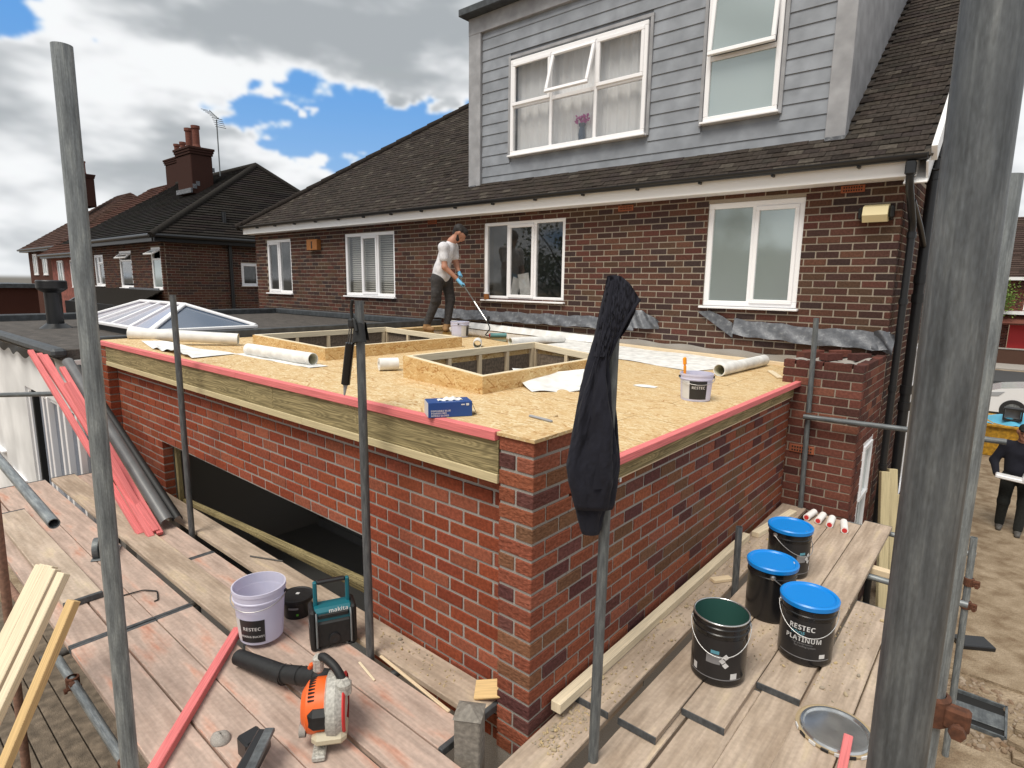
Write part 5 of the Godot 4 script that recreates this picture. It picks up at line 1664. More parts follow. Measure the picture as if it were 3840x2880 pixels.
func clear_bucket(label: String, at: Vector3, turn: float, r0: float, r1: float, h: float, w1: String, w2: String) -> Node3D:
	var t := thing("clear_bucket", label, "bucket", at, turn)
	var m := MB.new()
	m.lathe(Transform3D(), [Vector2(0.0, 0.002), Vector2(r0, 0.002), Vector2(lerpf(r0, r1, 0.8), h * 0.8), Vector2(r1 + 0.004, h * 0.8), Vector2(r1 + 0.004, h * 0.82), Vector2(r1, h * 0.83), Vector2(r1 + 0.002, h * 0.93), Vector2(r1 + 0.006, h * 0.94), Vector2(r1 + 0.006, h), Vector2(r1 - 0.002, h), Vector2(r1 - 0.003, h * 0.83), Vector2(r0 - 0.003, 0.006), Vector2(0, 0.006)], 40)
	put("shell", m, M.bucket_clear, t)
	var tp := (r1 - r0) / h
	var lh := h * (0.50 if w2 else 0.76)
	curved_panel(t, "black_label", M.print_dark, r0 + 0.0015, -0.62, 0.52, 0.02, lh, tp)
	curved_panel(t, "white_label", M.print_white, r0 + 0.0015, -1.25, -0.63, 0.02, lh, tp)
	if w1: letters(t, w1, 0.030, M.print_white, round_map(r0 + 0.003, -0.05, h * (0.33 if w2 else 0.52), tp))
	if w2: letters(t, w2, 0.018, M.print_white, round_map(r0 + 0.003, -0.05, h * 0.18, tp))
	var hb := MB.new()
	var pts := []
	for i in 21:
		var a := PI * i / 20.0
		pts.append(Vector3(cos(a) * (r1 + 0.012), h * 0.86 - sin(a) * 0.05, sin(a) * (r1 + 0.014)))
	hb.tube(pts, 0.003, 6)
	put("handle", hb, M.wire, t)
	for sx in [-1.0, 1.0]:
		var lg := MB.new()
		lg.cube(Vector3(sx * (r1 + 0.008), h * 0.86, 0), Vector3(0.014, 0.022, 0.022), 0.004)
		put("handle_lug", lg, M.black_plastic, t)
	if w2 == "" and w1 == "":
		var rz := MB.new()
		rz.lathe(Transform3D(), [Vector2(r0 - 0.001, 0.004), Vector2(r0 + 0.001, 0.05), Vector2(0, 0.05)], 30)
		put("resin", rz, M.resin_teal, t)
	return t

# ---------- things on the scaffold ----------
func drum(label: String, at: Vector3, turn: float, lid: bool, front: bool) -> Node3D:
	var t := thing("metal_drum", label, "drum", at, turn)
	var r := 0.15; var h := 0.375
	var m := MB.new()
	m.lathe(Transform3D(), [Vector2(0, 0.002), Vector2(r - 0.012, 0.002), Vector2(r - 0.004, 0.006), Vector2(r, 0.016), Vector2(r, 0.30), Vector2(r + 0.005, 0.304), Vector2(r + 0.005, 0.312), Vector2(r, 0.316), Vector2(r, 0.335), Vector2(r + 0.005, 0.339), Vector2(r + 0.005, 0.347), Vector2(r, 0.351), Vector2(r, h)], 48)
	put("body", m, M.drum_black, t)
	if lid:
		var l := MB.new()
		l.lathe(Transform3D(Basis(), Vector3(0, h, 0)), [Vector2(r + 0.002, -0.022), Vector2(r + 0.012, -0.02), Vector2(r + 0.014, 0.004), Vector2(r + 0.006, 0.012), Vector2(r - 0.008, 0.010), Vector2(r - 0.014, 0.002), Vector2(0, 0.002)], 48)
		put("lid", l, M.drum_blue, t)
		var sp := MB.new()
		sp.cube(Vector3(0.03, h + 0.0025, 0.135), Vector3(0.035, 0.002, 0.012))
		put("sticker", sp, M.print_white, t)
	else:
		var i := MB.new()
		i.lathe(Transform3D(), [Vector2(r - 0.003, h - 0.002), Vector2(r - 0.003, 0.19), Vector2(0, 0.19)], 48)
		put("inside", i, M.drum_inside, t)
		var rm := MB.new()
		var rp := []
		for k in 41: rp.append(Vector3(cos(TAU * k / 40.0) * r, h, sin(TAU * k / 40.0) * r))
		rm.tube(rp, 0.005, 8, false)
		put("rim", rm, M.tin, t)
	curved_panel(t, "label_panel", M.print_black, r + 0.001, -1.1, 0.9, 0.045, 0.285)
	if front:
		letters(t, "RESTEC", 0.042, M.print_white, round_map(r + 0.003, -0.25, 0.240))
		letters(t, "ROOF", 0.030, M.print_teal, round_map(r + 0.003, -0.38, 0.205))
		letters(t, "PLATINUM", 0.040, M.print_white, round_map(r + 0.003, -0.17, 0.168))
		letters(t, "High performance", 0.014, M.print_grey, round_map(r + 0.003, -0.2, 0.143), false)
		letters(t, "flat roofing system", 0.014, M.print_grey, round_map(r + 0.003, -0.1, 0.126), false)
		curved_panel(t, "print_patch", M.print_white, r + 0.0025, 0.45, 0.68, 0.062, 0.088)
	else:
		curved_panel(t, "print_patch", M.print_grey, r + 0.0025, -0.45, 0.05, 0.14, 0.195)
		curved_panel(t, "print_patch", M.print_teal, r + 0.0025, -0.3, 0.0, 0.20, 0.22)
		curved_panel(t, "print_patch", M.print_white, r + 0.0025, -1.0, -0.82, 0.06, 0.10)
		curved_panel(t, "print_patch", M.print_white, r + 0.0025, 0.45, 0.7, 0.055, 0.09)
		for q in [[0.12, 0.165], [0.24, 0.19], [0.24, 0.14]]:
			var dm := MB.new()
			var a: float = q[0]
			var nrm := Vector3(sin(a), 0, cos(a))
			dm.box(Transform3D(Basis(nrm.cross(Vector3.UP) * -1.0, Vector3.UP, nrm) * Basis(Vector3.BACK, PI / 4), nrm * (r + 0.0035) + Vector3.UP * q[1]), Vector3(0.026, 0.026, 0.001))
			put("hazard_sign", dm, M.print_white, t)
	curved_panel(t, "label_line", M.print_grey, r + 0.0025, -1.1, 0.9, 0.048, 0.053)
	var hb := MB.new()
	var pts := []
	for k in 21:
		var a := PI * k / 20.0
		pts.append(Vector3(cos(a) * (r + 0.012), 0.325 - sin(a) * 0.13, sin(a) * (r + 0.02)))
	hb.tube(pts, 0.0028, 6)
	put("handle", hb, M.wire, t)
	for sx in [-1.0, 1.0]:
		var lg := MB.new()
		lg.lathe(Transform3D(Basis(Vector3.BACK, -sx * PI / 2), Vector3(sx * r, 0.325, 0)), [Vector2(0.018, 0), Vector2(0.016, 0.008), Vector2(0.006, 0.012), Vector2(0, 0.012)], 12)
		put("handle_lug", lg, M.wire, t)
	return t

func scaffold_things() -> void:
	drum("open black metal drum with a green inside and no lid", Vector3(0.56, BD, -1.05), 0.35, false, false)
	drum("black metal drum with blue lid lettered PLATINUM, nearest the open drum's right", Vector3(0.892, BD, -1.575), 0.30, true, true)
	drum("black metal drum with blue lid and a plain side, between two others", Vector3(0.582, BD, -1.90), 1.9, true, false)
	drum("black metal drum with blue lid standing farthest along the side platform", Vector3(0.498, BD, -2.62), 1.1, true, false)
	# tin lid with a red stick on it
	var tl := thing("tin_lid", "upturned silver tin lid with crusted yellow rim on the side platform", "lid", Vector3(1.19, BD, -0.98))
	var lm := MB.new()
	lm.lathe(Transform3D(), [Vector2(0.178, 0.0), Vector2(0.182, 0.012), Vector2(0.172, 0.016), Vector2(0.165, 0.012)], 44)
	put("rim", lm, M.sand, tl)
	var lp := MB.new()
	lp.lathe(Transform3D(), [Vector2(0.165, 0.012), Vector2(0.158, 0.022), Vector2(0.146, 0.022), Vector2(0.14, 0.012), Vector2(0, 0.010)], 44)
	put("plate", lp, M.tin, tl)
	for k in 8:
		var tb := MB.new()
		var a := 0.3 + k * 0.33
		tb.box(Transform3D(Basis(Vector3.UP, -a), Vector3(cos(a) * 0.181, 0.010, sin(a) * 0.181)), Vector3(0.006, 0.016, 0.035), 0.001)
		put("tab", tb, M.print_white if k % 2 else M.black_plastic, tl)
	stick("red-stained batten piece lying across the tin lid", Vector3(1.255, BD + 0.045, -0.93), Vector3(1.31, BD + 0.03, -0.30), 0.04, 0.02)
	stick("long red-stained batten lying across the front platform before the leaf blower", Vector3(-1.86, BD + 0.026, 0.60), Vector3(-0.95, BD + 0.026, 1.46), 0.05, 0.045)
	# paint roller sleeves
	for k in 4:
		var c := thing("roller_sleeve", "white paint roller sleeve with a red end at the platform's far end", "roller sleeve", Vector3.ZERO, 0.0, "roller sleeves in a row")
		var a := Vector3(0.36 + k * 0.085, BD + 0.032, -4.02 + [0.0, 0.02, 0.05, 0.1][k]); var b := a + Vector3([-0.02, 0.0, 0.02, 0.07][k], 0, 0.20)
		if k == 3: a += Vector3(0.02, 0, -0.02)
		var m := MB.new()
		m.tube([a, b], 0.031, 18)
		put("fleece", m, M.fleece, c)
		var rm := MB.new()
		rm.tube([b, b + (b - a).normalized() * 0.004], 0.021, 14)
		put("core_end", rm, M.red_end, c)
	# battens and blocks along the wall foot
	for q in [["long pale timber batten lying along the foot of the side wall", Vector3(0.052, BD + 0.03, -0.16), Vector3(0.055, BD + 0.03, -3.0), 0.06, 0.058, "pine_pale"], ["pale timber piece lying at the far end of the side wall's foot", Vector3(0.10, BD + 0.024, -3.1), Vector3(0.20, BD + 0.024, -3.9), 0.07, 0.045, "pine_pale"], ["small wood block lying by the dark tube stub", Vector3(0.13, BD + 0.014, -2.05), Vector3(0.22, BD + 0.014, -2.18), 0.06, 0.025, "pine"], ["thin pale lath lying in the gap by the front wall", Vector3(-1.0, BD + 0.008, 0.155), Vector3(-0.36, BD + 0.008, 0.205), 0.018, 0.012, "pine"], ["short pale splinter on the front platform near the dark tube", Vector3(-1.05, BD + 0.006, 0.27), Vector3(-0.85, BD + 0.006, 0.31), 0.014, 0.008, "pine_pale"], ["wooden stick lying across the boards before the opening", Vector3(-2.83, BD + 0.008, 0.05), Vector3(-2.55, BD + 0.008, -0.08), 0.012, 0.01, "steel_dirty"]]:
		var t := thing("timber_piece", q[0], "timber")
		var m := MB.new()
		m.bar(q[1], q[2], q[3], q[4], 0.003)
		put("timber", m, M[q[5]], t)
	var wc := thing("wood_offcut", "square orange wood offcut leaning against the foot of the front wall", "offcut")
	var wm := MB.new()
	wm.box(Transform3D(Basis(Vector3(0, 0, 1), 0.0) * Basis(Vector3.RIGHT, -0.95) * Basis(Vector3.BACK, 0.5), Vector3(-0.28, BD + 0.055, -0.01)), Vector3(0.16, 0.10, 0.016), 0.002)
	put("wood", wm, M.pine_yellow, wc)
	var we := thing("wood_wedge", "small yellow wood wedge lying before the leaf blower", "offcut")
	var wq := MB.new()
	wq.prism(PackedVector2Array([Vector2(0, 0), Vector2(0.09, 0.0), Vector2(0.02, 0.05)]), 0.012, Transform3D(Basis(Vector3.RIGHT, -PI / 2), Vector3(-0.44, BD + 0.013, 0.83)))
	put("wood", wq, M.pine_yellow, we)
	# square post with a pointed top in the gap of the boards
	var po := thing("timber_post", "weathered grey square post with a pointed top poking up between the boards", "post")
	var pm := MB.new()
	var pa := Vector3(-0.125, 0, 0.295)
	pm.box(Transform3D(Basis(Vector3.UP, 0.55), pa + Vector3.UP * ((GR - 1.12) / 2)), Vector3(0.125, -1.12 - GR, 0.125), 0.006)
	put("shaft", pm, M.concrete, po)
	var pt := MB.new()
	var pr := []
	for i in 4: pr.append(pa + Vector3(cos(-0.55 + PI / 4 + i * PI / 2) * 0.096, -1.125, sin(-0.55 + PI / 4 + i * PI / 2) * 0.096))
	for i in 4: pt.tri(pr[i], pr[(i + 1) % 4], pa + Vector3.UP * -1.085)
	put("cap", pt, M.concrete, po)
	# leaning red battens and grey gutter
	var reds := [[Vector3(-3.89, -1.29, 0.49), Vector3(-6.2, 0.12, 0.66), 0.05], [Vector3(-3.76, -1.29, 0.45), Vector3(-6.22, 0.06, 0.54), 0.05], [Vector3(-3.80, -1.265, 0.40), Vector3(-6.25, 0.075, 0.58), 0.05], [Vector3(-4.05, -1.16, 0.42), Vector3(-5.05, -0.09, 0.63), 0.045], [Vector3(-3.78, -1.29, 0.375), Vector3(-6.0, -0.06, 0.45), 0.05]]
	for i in reds.size():
		var q: Array = reds[i]
		var t := thing("red_batten", "red-stained roofing batten leaning in a bundle beside the grey gutter" if i != 3 else "shorter red-stained batten lying on top of the leaning bundle", "batten", Vector3.ZERO, 0.0, "red battens leaning in a bundle")
		var m := MB.new()
		m.uo = Vector2(rng.randf() * 3, rng.randf() * 3)
		m.bar(q[0], q[1], 0.05, 0.036, 0.003)
		put("batten", m, M.red_stain, t)
	var gt := thing("plastic_gutter", "grey plastic gutter length leaning beside the red battens", "gutter")
	var ga := Vector3(-3.90, -1.25, 0.27); var gb := Vector3(-6.15, -0.02, 0.36)
	var fr := MB.frame(ga, gb)
	var gm := MB.new()
	gm.sheet(func(a, b):
		var an: float = -0.25 + b * (PI + 0.5)
		return ga.lerp(gb, a) + fr.y * (sin(an) * 0.055) + fr.z * (cos(an) * 0.056), 1, 14)
	put("channel", gm, mat_gutter(), gt)
	var g2 := MB.new()
	g2.sheet(func(a, b):
		var an: float = -0.25 + b * (PI + 0.5)
		return (ga + fr.z * 0.09).lerp(gb + fr.z * 0.06 - fr.x * 0.12, a) + fr.y * (sin(an) * 0.05 - 0.01) + fr.z * (cos(an) * 0.04), 1, 14)
	put("clip_edge", g2, M.black_rough, gt)
	# bundle of pale battens leaning on the outer edge
	var tops := [Vector3(-2.25, -0.66, 1.45), Vector3(-2.14, -0.62, 1.45), Vector3(-2.05, -0.60, 1.44), Vector3(-1.94, -0.575, 1.45), Vector3(-1.76, -0.535, 1.45), Vector3(-1.63, -0.63, 1.45)]
	var foot := [Vector3(-1.72, -2.9, 2.90), Vector3(-1.62, -2.9, 2.90), Vector3(-1.5, -2.9, 2.92), Vector3(-1.36, -2.9, 2.92), Vector3(-1.18, -2.9, 2.93), Vector3(-1.14, -2.9, 2.75)]
	for i in 6:
		var t := thing("pale_batten", "pale sawn batten leaning in a bundle against the outer edge" if i < 5 else "yellow sawn batten leaning beside the pale bundle", "batten", Vector3.ZERO, 0.0, "pale battens leaning in a bundle" if i < 5 else "")
		var m := MB.new()
		m.uo = Vector2(rng.randf() * 3, rng.randf() * 3)
		m.bar(tops[i], foot[i], 0.05, 0.038, 0.003)
		put("batten", m, M.pine_pale if i < 5 else M.pine_yellow, t)
	# clear mixing bucket, black tub
	clear_bucket("tall clear plastic mixing bucket with black label on the raised grey board", Vector3(-1.70, BD + 0.034, 0.525), 0.75, 0.125, 0.150, 0.335, "RESTEC", "MIXING BUCKET")
	var tb := thing("paint_tub", "squat black plastic tub with a flat lid beside the radio", "tub", Vector3(-1.80, BD, 0.225), 0.6)
	var tm := MB.new()
	tm.lathe(Transform3D(), [Vector2(0, 0.002), Vector2(0.088, 0.002), Vector2(0.098, 0.115), Vector2(0.0, 0.115)], 36)
	put("body", tm, M.black_plastic, tb)
	var td := MB.new()
	td.lathe(Transform3D(), [Vector2(0.101, 0.108), Vector2(0.107, 0.112), Vector2(0.107, 0.135), Vector2(0.098, 0.138), Vector2(0.092, 0.132), Vector2(0, 0.134)], 36)
	put("lid", td, M.black_rough, tb)
	curved_panel(tb, "label_panel", M.print_grey, 0.0925, -0.15, 0.5, 0.075, 0.090, 0.09)
	curved_panel(tb, "print_patch", M.print_green, 0.0935, 0.35, 0.5, 0.03, 0.045, 0.09)
	var ts := MB.new()
	ts.cube(Vector3(0.0, 0.136, -0.01), Vector3(0.022, 0.002, 0.022))
	put("sticker", ts, M.print_white, tb)
	var cl := thing("scaffold_clamp", "loose rusty scaffold clamp lying behind the black tub", "clamp")
	var cm := MB.new()
	cm.lathe(Transform3D(Basis(Vector3.RIGHT, 1.2), Vector3(-2.02, BD + 0.035, 0.2)), [Vector2(0.03, -0.03), Vector2(0.042, -0.03), Vector2(0.042, 0.03), Vector2(0.03, 0.03), Vector2(0.03, -0.03)], 16)
	cm.cube(Vector3(-1.97, BD + 0.03, 0.2), Vector3(0.06, 0.05, 0.05), 0.01)
	put("clamp", cm, M.steel_dirty, cl)
	radio()
	blower()
	saw()
	gun()
	hoodie()
	# bent wire hook
	var wh := thing("wire_hook", "thin bent black wire lying on the front platform", "wire")
	var hm := MB.new()
	hm.tube(bent_pipe([Vector3(-3.0, BD + 0.007, 1.0), Vector3(-2.90, BD + 0.008, 0.947), Vector3(-2.866, BD + 0.012, 0.805), Vector3(-2.782, BD + 0.010, 0.744), Vector3(-2.655, BD + 0.008, 0.783), Vector3(-2.653, BD + 0.008, 0.808)], 0.02), 0.005, 6)
	put("wire", hm, M.black_rough, wh)
	var ct := thing("cement_lump", "grey crumb of set mortar stuck at a board gap", "mortar lump")
	var qm := MB.new()
	qm.sheet(func(a, b): return Vector3(-1.06, BD, 1.06) + Vector3(cos(a * TAU) * sin(b * PI / 2) * 0.055, cos(b * PI / 2) * 0.035 + 0.004 * sin(a * 19.0), sin(a * TAU) * sin(b * PI / 2) * 0.045), 14, 6)
	put("lump", qm, M.mortar, ct)
	# black plastic box corner at the near edge
	var bx := thing("plastic_crate", "black plastic crate with a grey aluminium bar at the platform's near edge", "crate")
	var bm := MB.new()
	bm.bar(Vector3(-0.80, BD + 0.10, 0.965), Vector3(-0.60, BD + 0.10, 1.20), 0.06, 0.10, 0.01)
	bm.cube(Vector3(-0.86, BD + 0.05, 1.0), Vector3(0.1, 0.1, 0.1), 0.01)
	put("side", bm, M.black_plastic, bx)
	var ba := MB.new()
	ba.bar(Vector3(-0.765, BD + 0.155, 0.955), Vector3(-0.50, BD + 0.155, 1.24), 0.045, 0.02, 0.004)
	put("bar", ba, M.galv_dull, bx)
	# sawdust and mortar droppings
	var dm := MB.new()
	for i in 900:
		var on := rng.randf()
		var p := Vector3(rng.randf_range(0.07, 0.25), BD, -rng.randf_range(0.35, 3.6))
		if on < 0.25: p = Vector3(rng.randf_range(0.06, 0.22), BD - 0.042, rng.randf_range(-0.33, 0.05))
		elif on < 0.5: p = Vector3(rng.randf_range(0.6, 1.2), BD, -rng.randf_range(1.2, 2.4))
		elif on < 0.6: p = Vector3(rng.randf_range(-1.4, -0.5), BD, rng.randf_range(-0.05, 0.1))
		var s := rng.randf_range(0.003, 0.009)
		if rng.randf() < 0.05: s *= 2.0
		dm.col = Color(0.30, 0.26, 0.21).lerp(Color(0.50, 0.38, 0.20), rng.randf())
		dm.box(Transform3D(Basis(Vector3(rng.randf(), rng.randf(), rng.randf() + 0.1).normalized(), rng.randf() * 6), p + Vector3.UP * s * 0.4), Vector3(s * 1.6, s, s), s * 0.3)
	var dr := put("mortar_crumbs", dm, M.crumb)
	tag(dr, "mortar crumbs and sawdust scattered on the scaffold boards", "debris", "", "stuff")

func mat_gutter() -> Material:
	if not M.has("gutter_grey"): mat("gutter_grey", lin(0.16, 0.165, 0.17), 0.35, {"tex": "soft", "tri": 2.0})
	return M.gutter_grey

func stick(label: String, a: Vector3, b: Vector3, w: float, h: float) -> void:
	var t := thing("red_stick", label, "batten")
	var m := MB.new()
	m.bar(a, b, w, h, 0.003)
	put("batten", m, M.red_stain, t)

func radio() -> void:
	var t := thing("site_radio", "teal and black jobsite radio with a carrying handle", "radio", Vector3(-1.345, BD, 0.25), 1.12)
	# local: front +z
	var m := MB.new()
	m.cube(Vector3(0, 0.135, 0.0), Vector3(0.24, 0.25, 0.12), 0.02)
	put("body", m, M.teal, t)
	var f := MB.new()
	f.cube(Vector3(0, 0.10, 0.058), Vector3(0.205, 0.165, 0.03), 0.012)
	f.cube(Vector3(0, 0.215, 0.058), Vector3(0.18, 0.03, 0.02), 0.006)
	put("speaker_face", f, M.black_rough, t)
	for sx in [-1.0, 1.0]:
		var g := MB.new()
		g.cube(Vector3(sx * 0.118, 0.13, 0.0), Vector3(0.035, 0.262, 0.15), 0.014)
		put("bumper", g, M.black_rough, t)
		var bar := MB.new()
		bar.tube(bent_pipe([Vector3(sx * 0.10, 0.03, 0.082), Vector3(sx * 0.10, 0.21, 0.082), Vector3(sx * 0.10, 0.24, 0.06)], 0.02), 0.006, 8)
		put("guard_bar", bar, M.galv, t)
		var hp := MB.new()
		hp.cube(Vector3(sx * 0.095, 0.33, -0.01), Vector3(0.024, 0.16, 0.03), 0.006)
		put("handle_post", hp, M.teal, t)
	var h := MB.new()
	h.cube(Vector3(0, 0.402, -0.01), Vector3(0.17, 0.026, 0.032), 0.008)
	put("handle_grip", h, M.black_plastic, t)
	var fb := MB.new()
	for sx in [-1.0, 1.0]:
		for z in [-0.055, 0.055]: fb.cube(Vector3(sx * 0.1, 0.007, z), Vector3(0.04, 0.014, 0.03), 0.003)
	put("foot", fb, M.black_plastic, t)
	var k := MB.new()
	k.lathe(Transform3D(Basis(Vector3.RIGHT, PI / 2), Vector3(0, 0.07, 0.073)), [Vector2(0.034, 0), Vector2(0.032, 0.010), Vector2(0.02, 0.011), Vector2(0.0, 0.006)], 20)
	put("dial", k, M.black_plastic, t)
	letters(t, "makita", 0.034, M.print_white, flat_map(Vector3(0.03, 0.244, 0.0615), Vector3.RIGHT, Vector3(0, 0.95, -0.2)))
	letters(t, "makita", 0.028, M.print_white, flat_map(Vector3(-0.137, 0.155, 0.0), Vector3(0, 0, 1), Vector3.UP))

func blower() -> void:
	var t := thing("leaf_blower", "orange and white petrol leaf blower lying on the front platform with its black tube", "blower", Vector3(-0.72, BD, 0.70), 0.0)
	# axis of the engine runs roughly along ax (towards the viewer's left), tube points to -x
	var ax := Vector3(-0.62, 0, 0.78)
	var b := MB.frame(Vector3.ZERO, ax)
	var c := Vector3(0.02, 0.165, 0.0)
	var m := MB.new()
	m.lathe(Transform3D(Basis(b.z, b.x, b.y), c), [Vector2(0, 0.115), Vector2(0.075, 0.112), Vector2(0.115, 0.085), Vector2(0.128, 0.045), Vector2(0.128, 0.0)], 32)
	put("starter_cover", m, M.orange, t)
	var w := MB.new()
	w.lathe(Transform3D(Basis(b.z, b.x, b.y), c), [Vector2(0.128, 0.0), Vector2(0.15, -0.01), Vector2(0.155, -0.05), Vector2(0.135, -0.085), Vector2(0.0, -0.10)], 32)
	put("fan_housing", w, M.tool_white, t)
	var rr := MB.new()
	rr.lathe(Transform3D(Basis(b.z, b.x, b.y), c), [Vector2(0.137, -0.080), Vector2(0.142, -0.088), Vector2(0.13, -0.096)], 32)
	put("intake_ring", rr, M.red_end, t)
	var k := MB.new()
	k.box(Transform3D(b, c - b.z * 0.10 + b.x * 0.015 + Vector3.UP * 0.01), Vector3(0.12, 0.11, 0.08), 0.025)
	put("muffler_cover", k, M.black_rough, t)
	var ft := MB.new()
	ft.box(Transform3D(b, c - b.z * 0.07 - b.x * 0.02 - Vector3.UP * 0.085), Vector3(0.16, 0.07, 0.16), 0.025)
	put("fuel_tank", ft, mat_tank(), t)
	var fo := MB.new()
	fo.box(Transform3D(b, Vector3(0.055, 0.016, 0.06)), Vector3(0.06, 0.028, 0.22), 0.006)
	fo.box(Transform3D(b, Vector3(-0.06, 0.014, -0.04)), Vector3(0.05, 0.025, 0.12), 0.006)
	put("foot", fo, M.tool_white, t)
	for q in [[0.03, -0.06, 0.016], [-0.03, -0.085, 0.03], [0.07, -0.07, 0.03]]:
		var cp := MB.new()
		cp.lathe(Transform3D(Basis(b.z, b.x, b.y), c - b.z * q[0] + Vector3.UP * q[1] + b.x * 0.09), [Vector2(q[2], 0), Vector2(q[2], 0.03), Vector2(0, 0.032)], 16)
		put("cap", cp, M.galv_dull if q[2] < 0.02 else M.mortar, t)
	var sl := MB.new()
	for i in 14:
		var a := 0.5 + i * 0.14
		sl.box(Transform3D(Basis(b.z, b.x, b.y) * Basis(Vector3.UP, -a), c + b.x * 0.06 + (b.z * cos(a) + b.y * sin(a)) * 0.122), Vector3(0.012, 0.03, 0.007))
	put("cooling_slots", sl, M.dark_gap, t)
	# handle over the top
	var h := MB.new()
	var p0 := c + Vector3(-0.10, 0.13, -0.02); var p3 := c + Vector3(0.10, 0.12, -0.045)
	h.tube(bent_pipe([p0, c + Vector3(-0.085, 0.215, -0.03), c + Vector3(0.03, 0.195, -0.04), p3], 0.05), 0.021, 12)
	put("handle", h, M.black_rough, t)
	var hs := MB.new()
	hs.cube(c + Vector3(-0.095, 0.165, -0.02), Vector3(0.055, 0.10, 0.05), 0.018)
	put("handle_shell", hs, M.tool_white, t)
	var hs2 := MB.new()
	hs2.cube(c + Vector3(0.085, 0.115, -0.04), Vector3(0.08, 0.09, 0.07), 0.02)
	put("handle_shell", hs2, M.tool_white, t)
	var tr := MB.new()
	tr.box(Transform3D(Basis(Vector3.BACK, -0.6), c + Vector3(-0.118, 0.155, 0.005)), Vector3(0.02, 0.045, 0.028), 0.006)
	put("switch", tr, M.orange, t)
	# blow tube towards the bucket
	var tb := MB.new()
	var q0 := c + Vector3(-0.10, 0.03, -0.10); var q1 := Vector3(-0.48, 0.085, -0.02); var q2 := Vector3(-0.83, 0.052, 0.04)
	tb.tube([q0, q0.lerp(q1, 0.5), q1], 0.050, 18, true, 0.047)
	put("blow_tube", tb, M.black_rough, t)
	var tb2 := MB.new()
	tb2.tube([q1 + (q1 - q2).normalized() * 0.05, q1, q1.lerp(q2, 0.5), q2], 0.053, 18, true, 0.044)
	put("nozzle", tb2, M.black_rough, t)
	var cr := MB.new()
	for i in 3: cr.tube([q0.lerp(q1, 0.25 + i * 0.3), q0.lerp(q1, 0.27 + i * 0.3)], 0.053, 18, false)
	put("tube_rib", cr, M.black_rough, t)

func mat_tank() -> Material:
	if not M.has("tank"): mat("tank", lin(0.52, 0.46, 0.33), 0.4, {})
	return M.tank

func saw() -> void:
	var t := thing("circular_saw", "small teal circular saw standing on the boards behind the tall pale tube", "saw", Vector3(-3.72, BD, 0.77), -0.5)
	var m := MB.new()
	m.cube(Vector3(0, 0.06, 0), Vector3(0.16, 0.07, 0.09), 0.02)
	put("motor_body", m, M.teal, t)
	var p := MB.new()
	p.cube(Vector3(0, 0.008, 0.02), Vector3(0.26, 0.008, 0.16), 0.002)
	put("sole_plate", p, M.galv, t)
	var g := MB.new()
	g.lathe(Transform3D(Basis(Vector3.RIGHT, PI / 2), Vector3(0.03, 0.07, 0.07)), [Vector2(0.0, 0.02), Vector2(0.085, 0.02), Vector2(0.085, -0.02), Vector2(0, -0.02)], 24)
	put("blade_guard", g, M.galv_dull, t)
	var h := MB.new()
	h.tube(bent_pipe([Vector3(-0.12, 0.07, 0), Vector3(-0.13, 0.15, 0), Vector3(0.0, 0.17, 0), Vector3(0.06, 0.10, 0)], 0.04), 0.018, 10)
	put("handle", h, M.black_rough, t)
	var k := MB.new()
	k.lathe(Transform3D(Basis(), Vector3(0.11, 0.12, 0.0)), [Vector2(0.012, 0), Vector2(0.026, 0.03), Vector2(0.02, 0.055), Vector2(0, 0.06)], 14)
	put("knob", k, M.black_plastic, t)

func gun() -> void:
	var t := thing("sealant_gun", "black sealant gun hanging nose-down from the top of the dark tube", "sealant gun")
	var a := Vector3(-1.118, 0.555, 0.215); var b := Vector3(-1.158, 0.325, 0.225)
	var d := (b - a).normalized()
	var m := MB.new()
	m.tube([a, b], 0.0245, 20)
	put("barrel", m, M.drum_black, t)
	var n := MB.new()
	n.tube([b, b + d * 0.012, b + d * 0.065], 0.017, 12, true, 0.005)
	put("nozzle", n, M.clad_trim, t)
	var r := MB.new()
	r.tube([a + d * 0.02, a - d * 0.12], 0.005, 8)
	r.tube([a + Vector3(0.02, 0, 0), a + Vector3(0.02, 0, 0) - d * 0.085], 0.003, 6)
	r.tube([a - Vector3(0.02, 0, 0), a - Vector3(0.02, 0, 0) - d * 0.085], 0.003, 6)
	put("plunger_rod", r, M.steel_dirty, t)
	var h := MB.new()
	h.cube(a - d * 0.11, Vector3(0.05, 0.05, 0.03), 0.008)
	h.tube(bent_pipe([a - d * 0.11, a + Vector3(0.05, 0.14, 0.005), a + Vector3(0.075, 0.07, 0.01)], 0.02), 0.009, 8)
	h.tube(bent_pipe([a - d * 0.125, a + Vector3(0.02, 0.19, 0.0), a + Vector3(0.035, 0.235, 0)], 0.02), 0.008, 8)
	put("handle", h, M.black_rough, t)
	var cl := MB.new()
	cl.sheet(func(s, u): return Vector3(-1.065, 0.66 - u * 0.10 + 0.01 * sin(s * 9.0), 0.18) + Vector3(cos(s * 5.0) * (0.03 + 0.02 * u), 0, sin(s * 5.0) * (0.032 + 0.015 * u)), 24, 6)
	put("tie_rag", cl, M.black_rough, t)

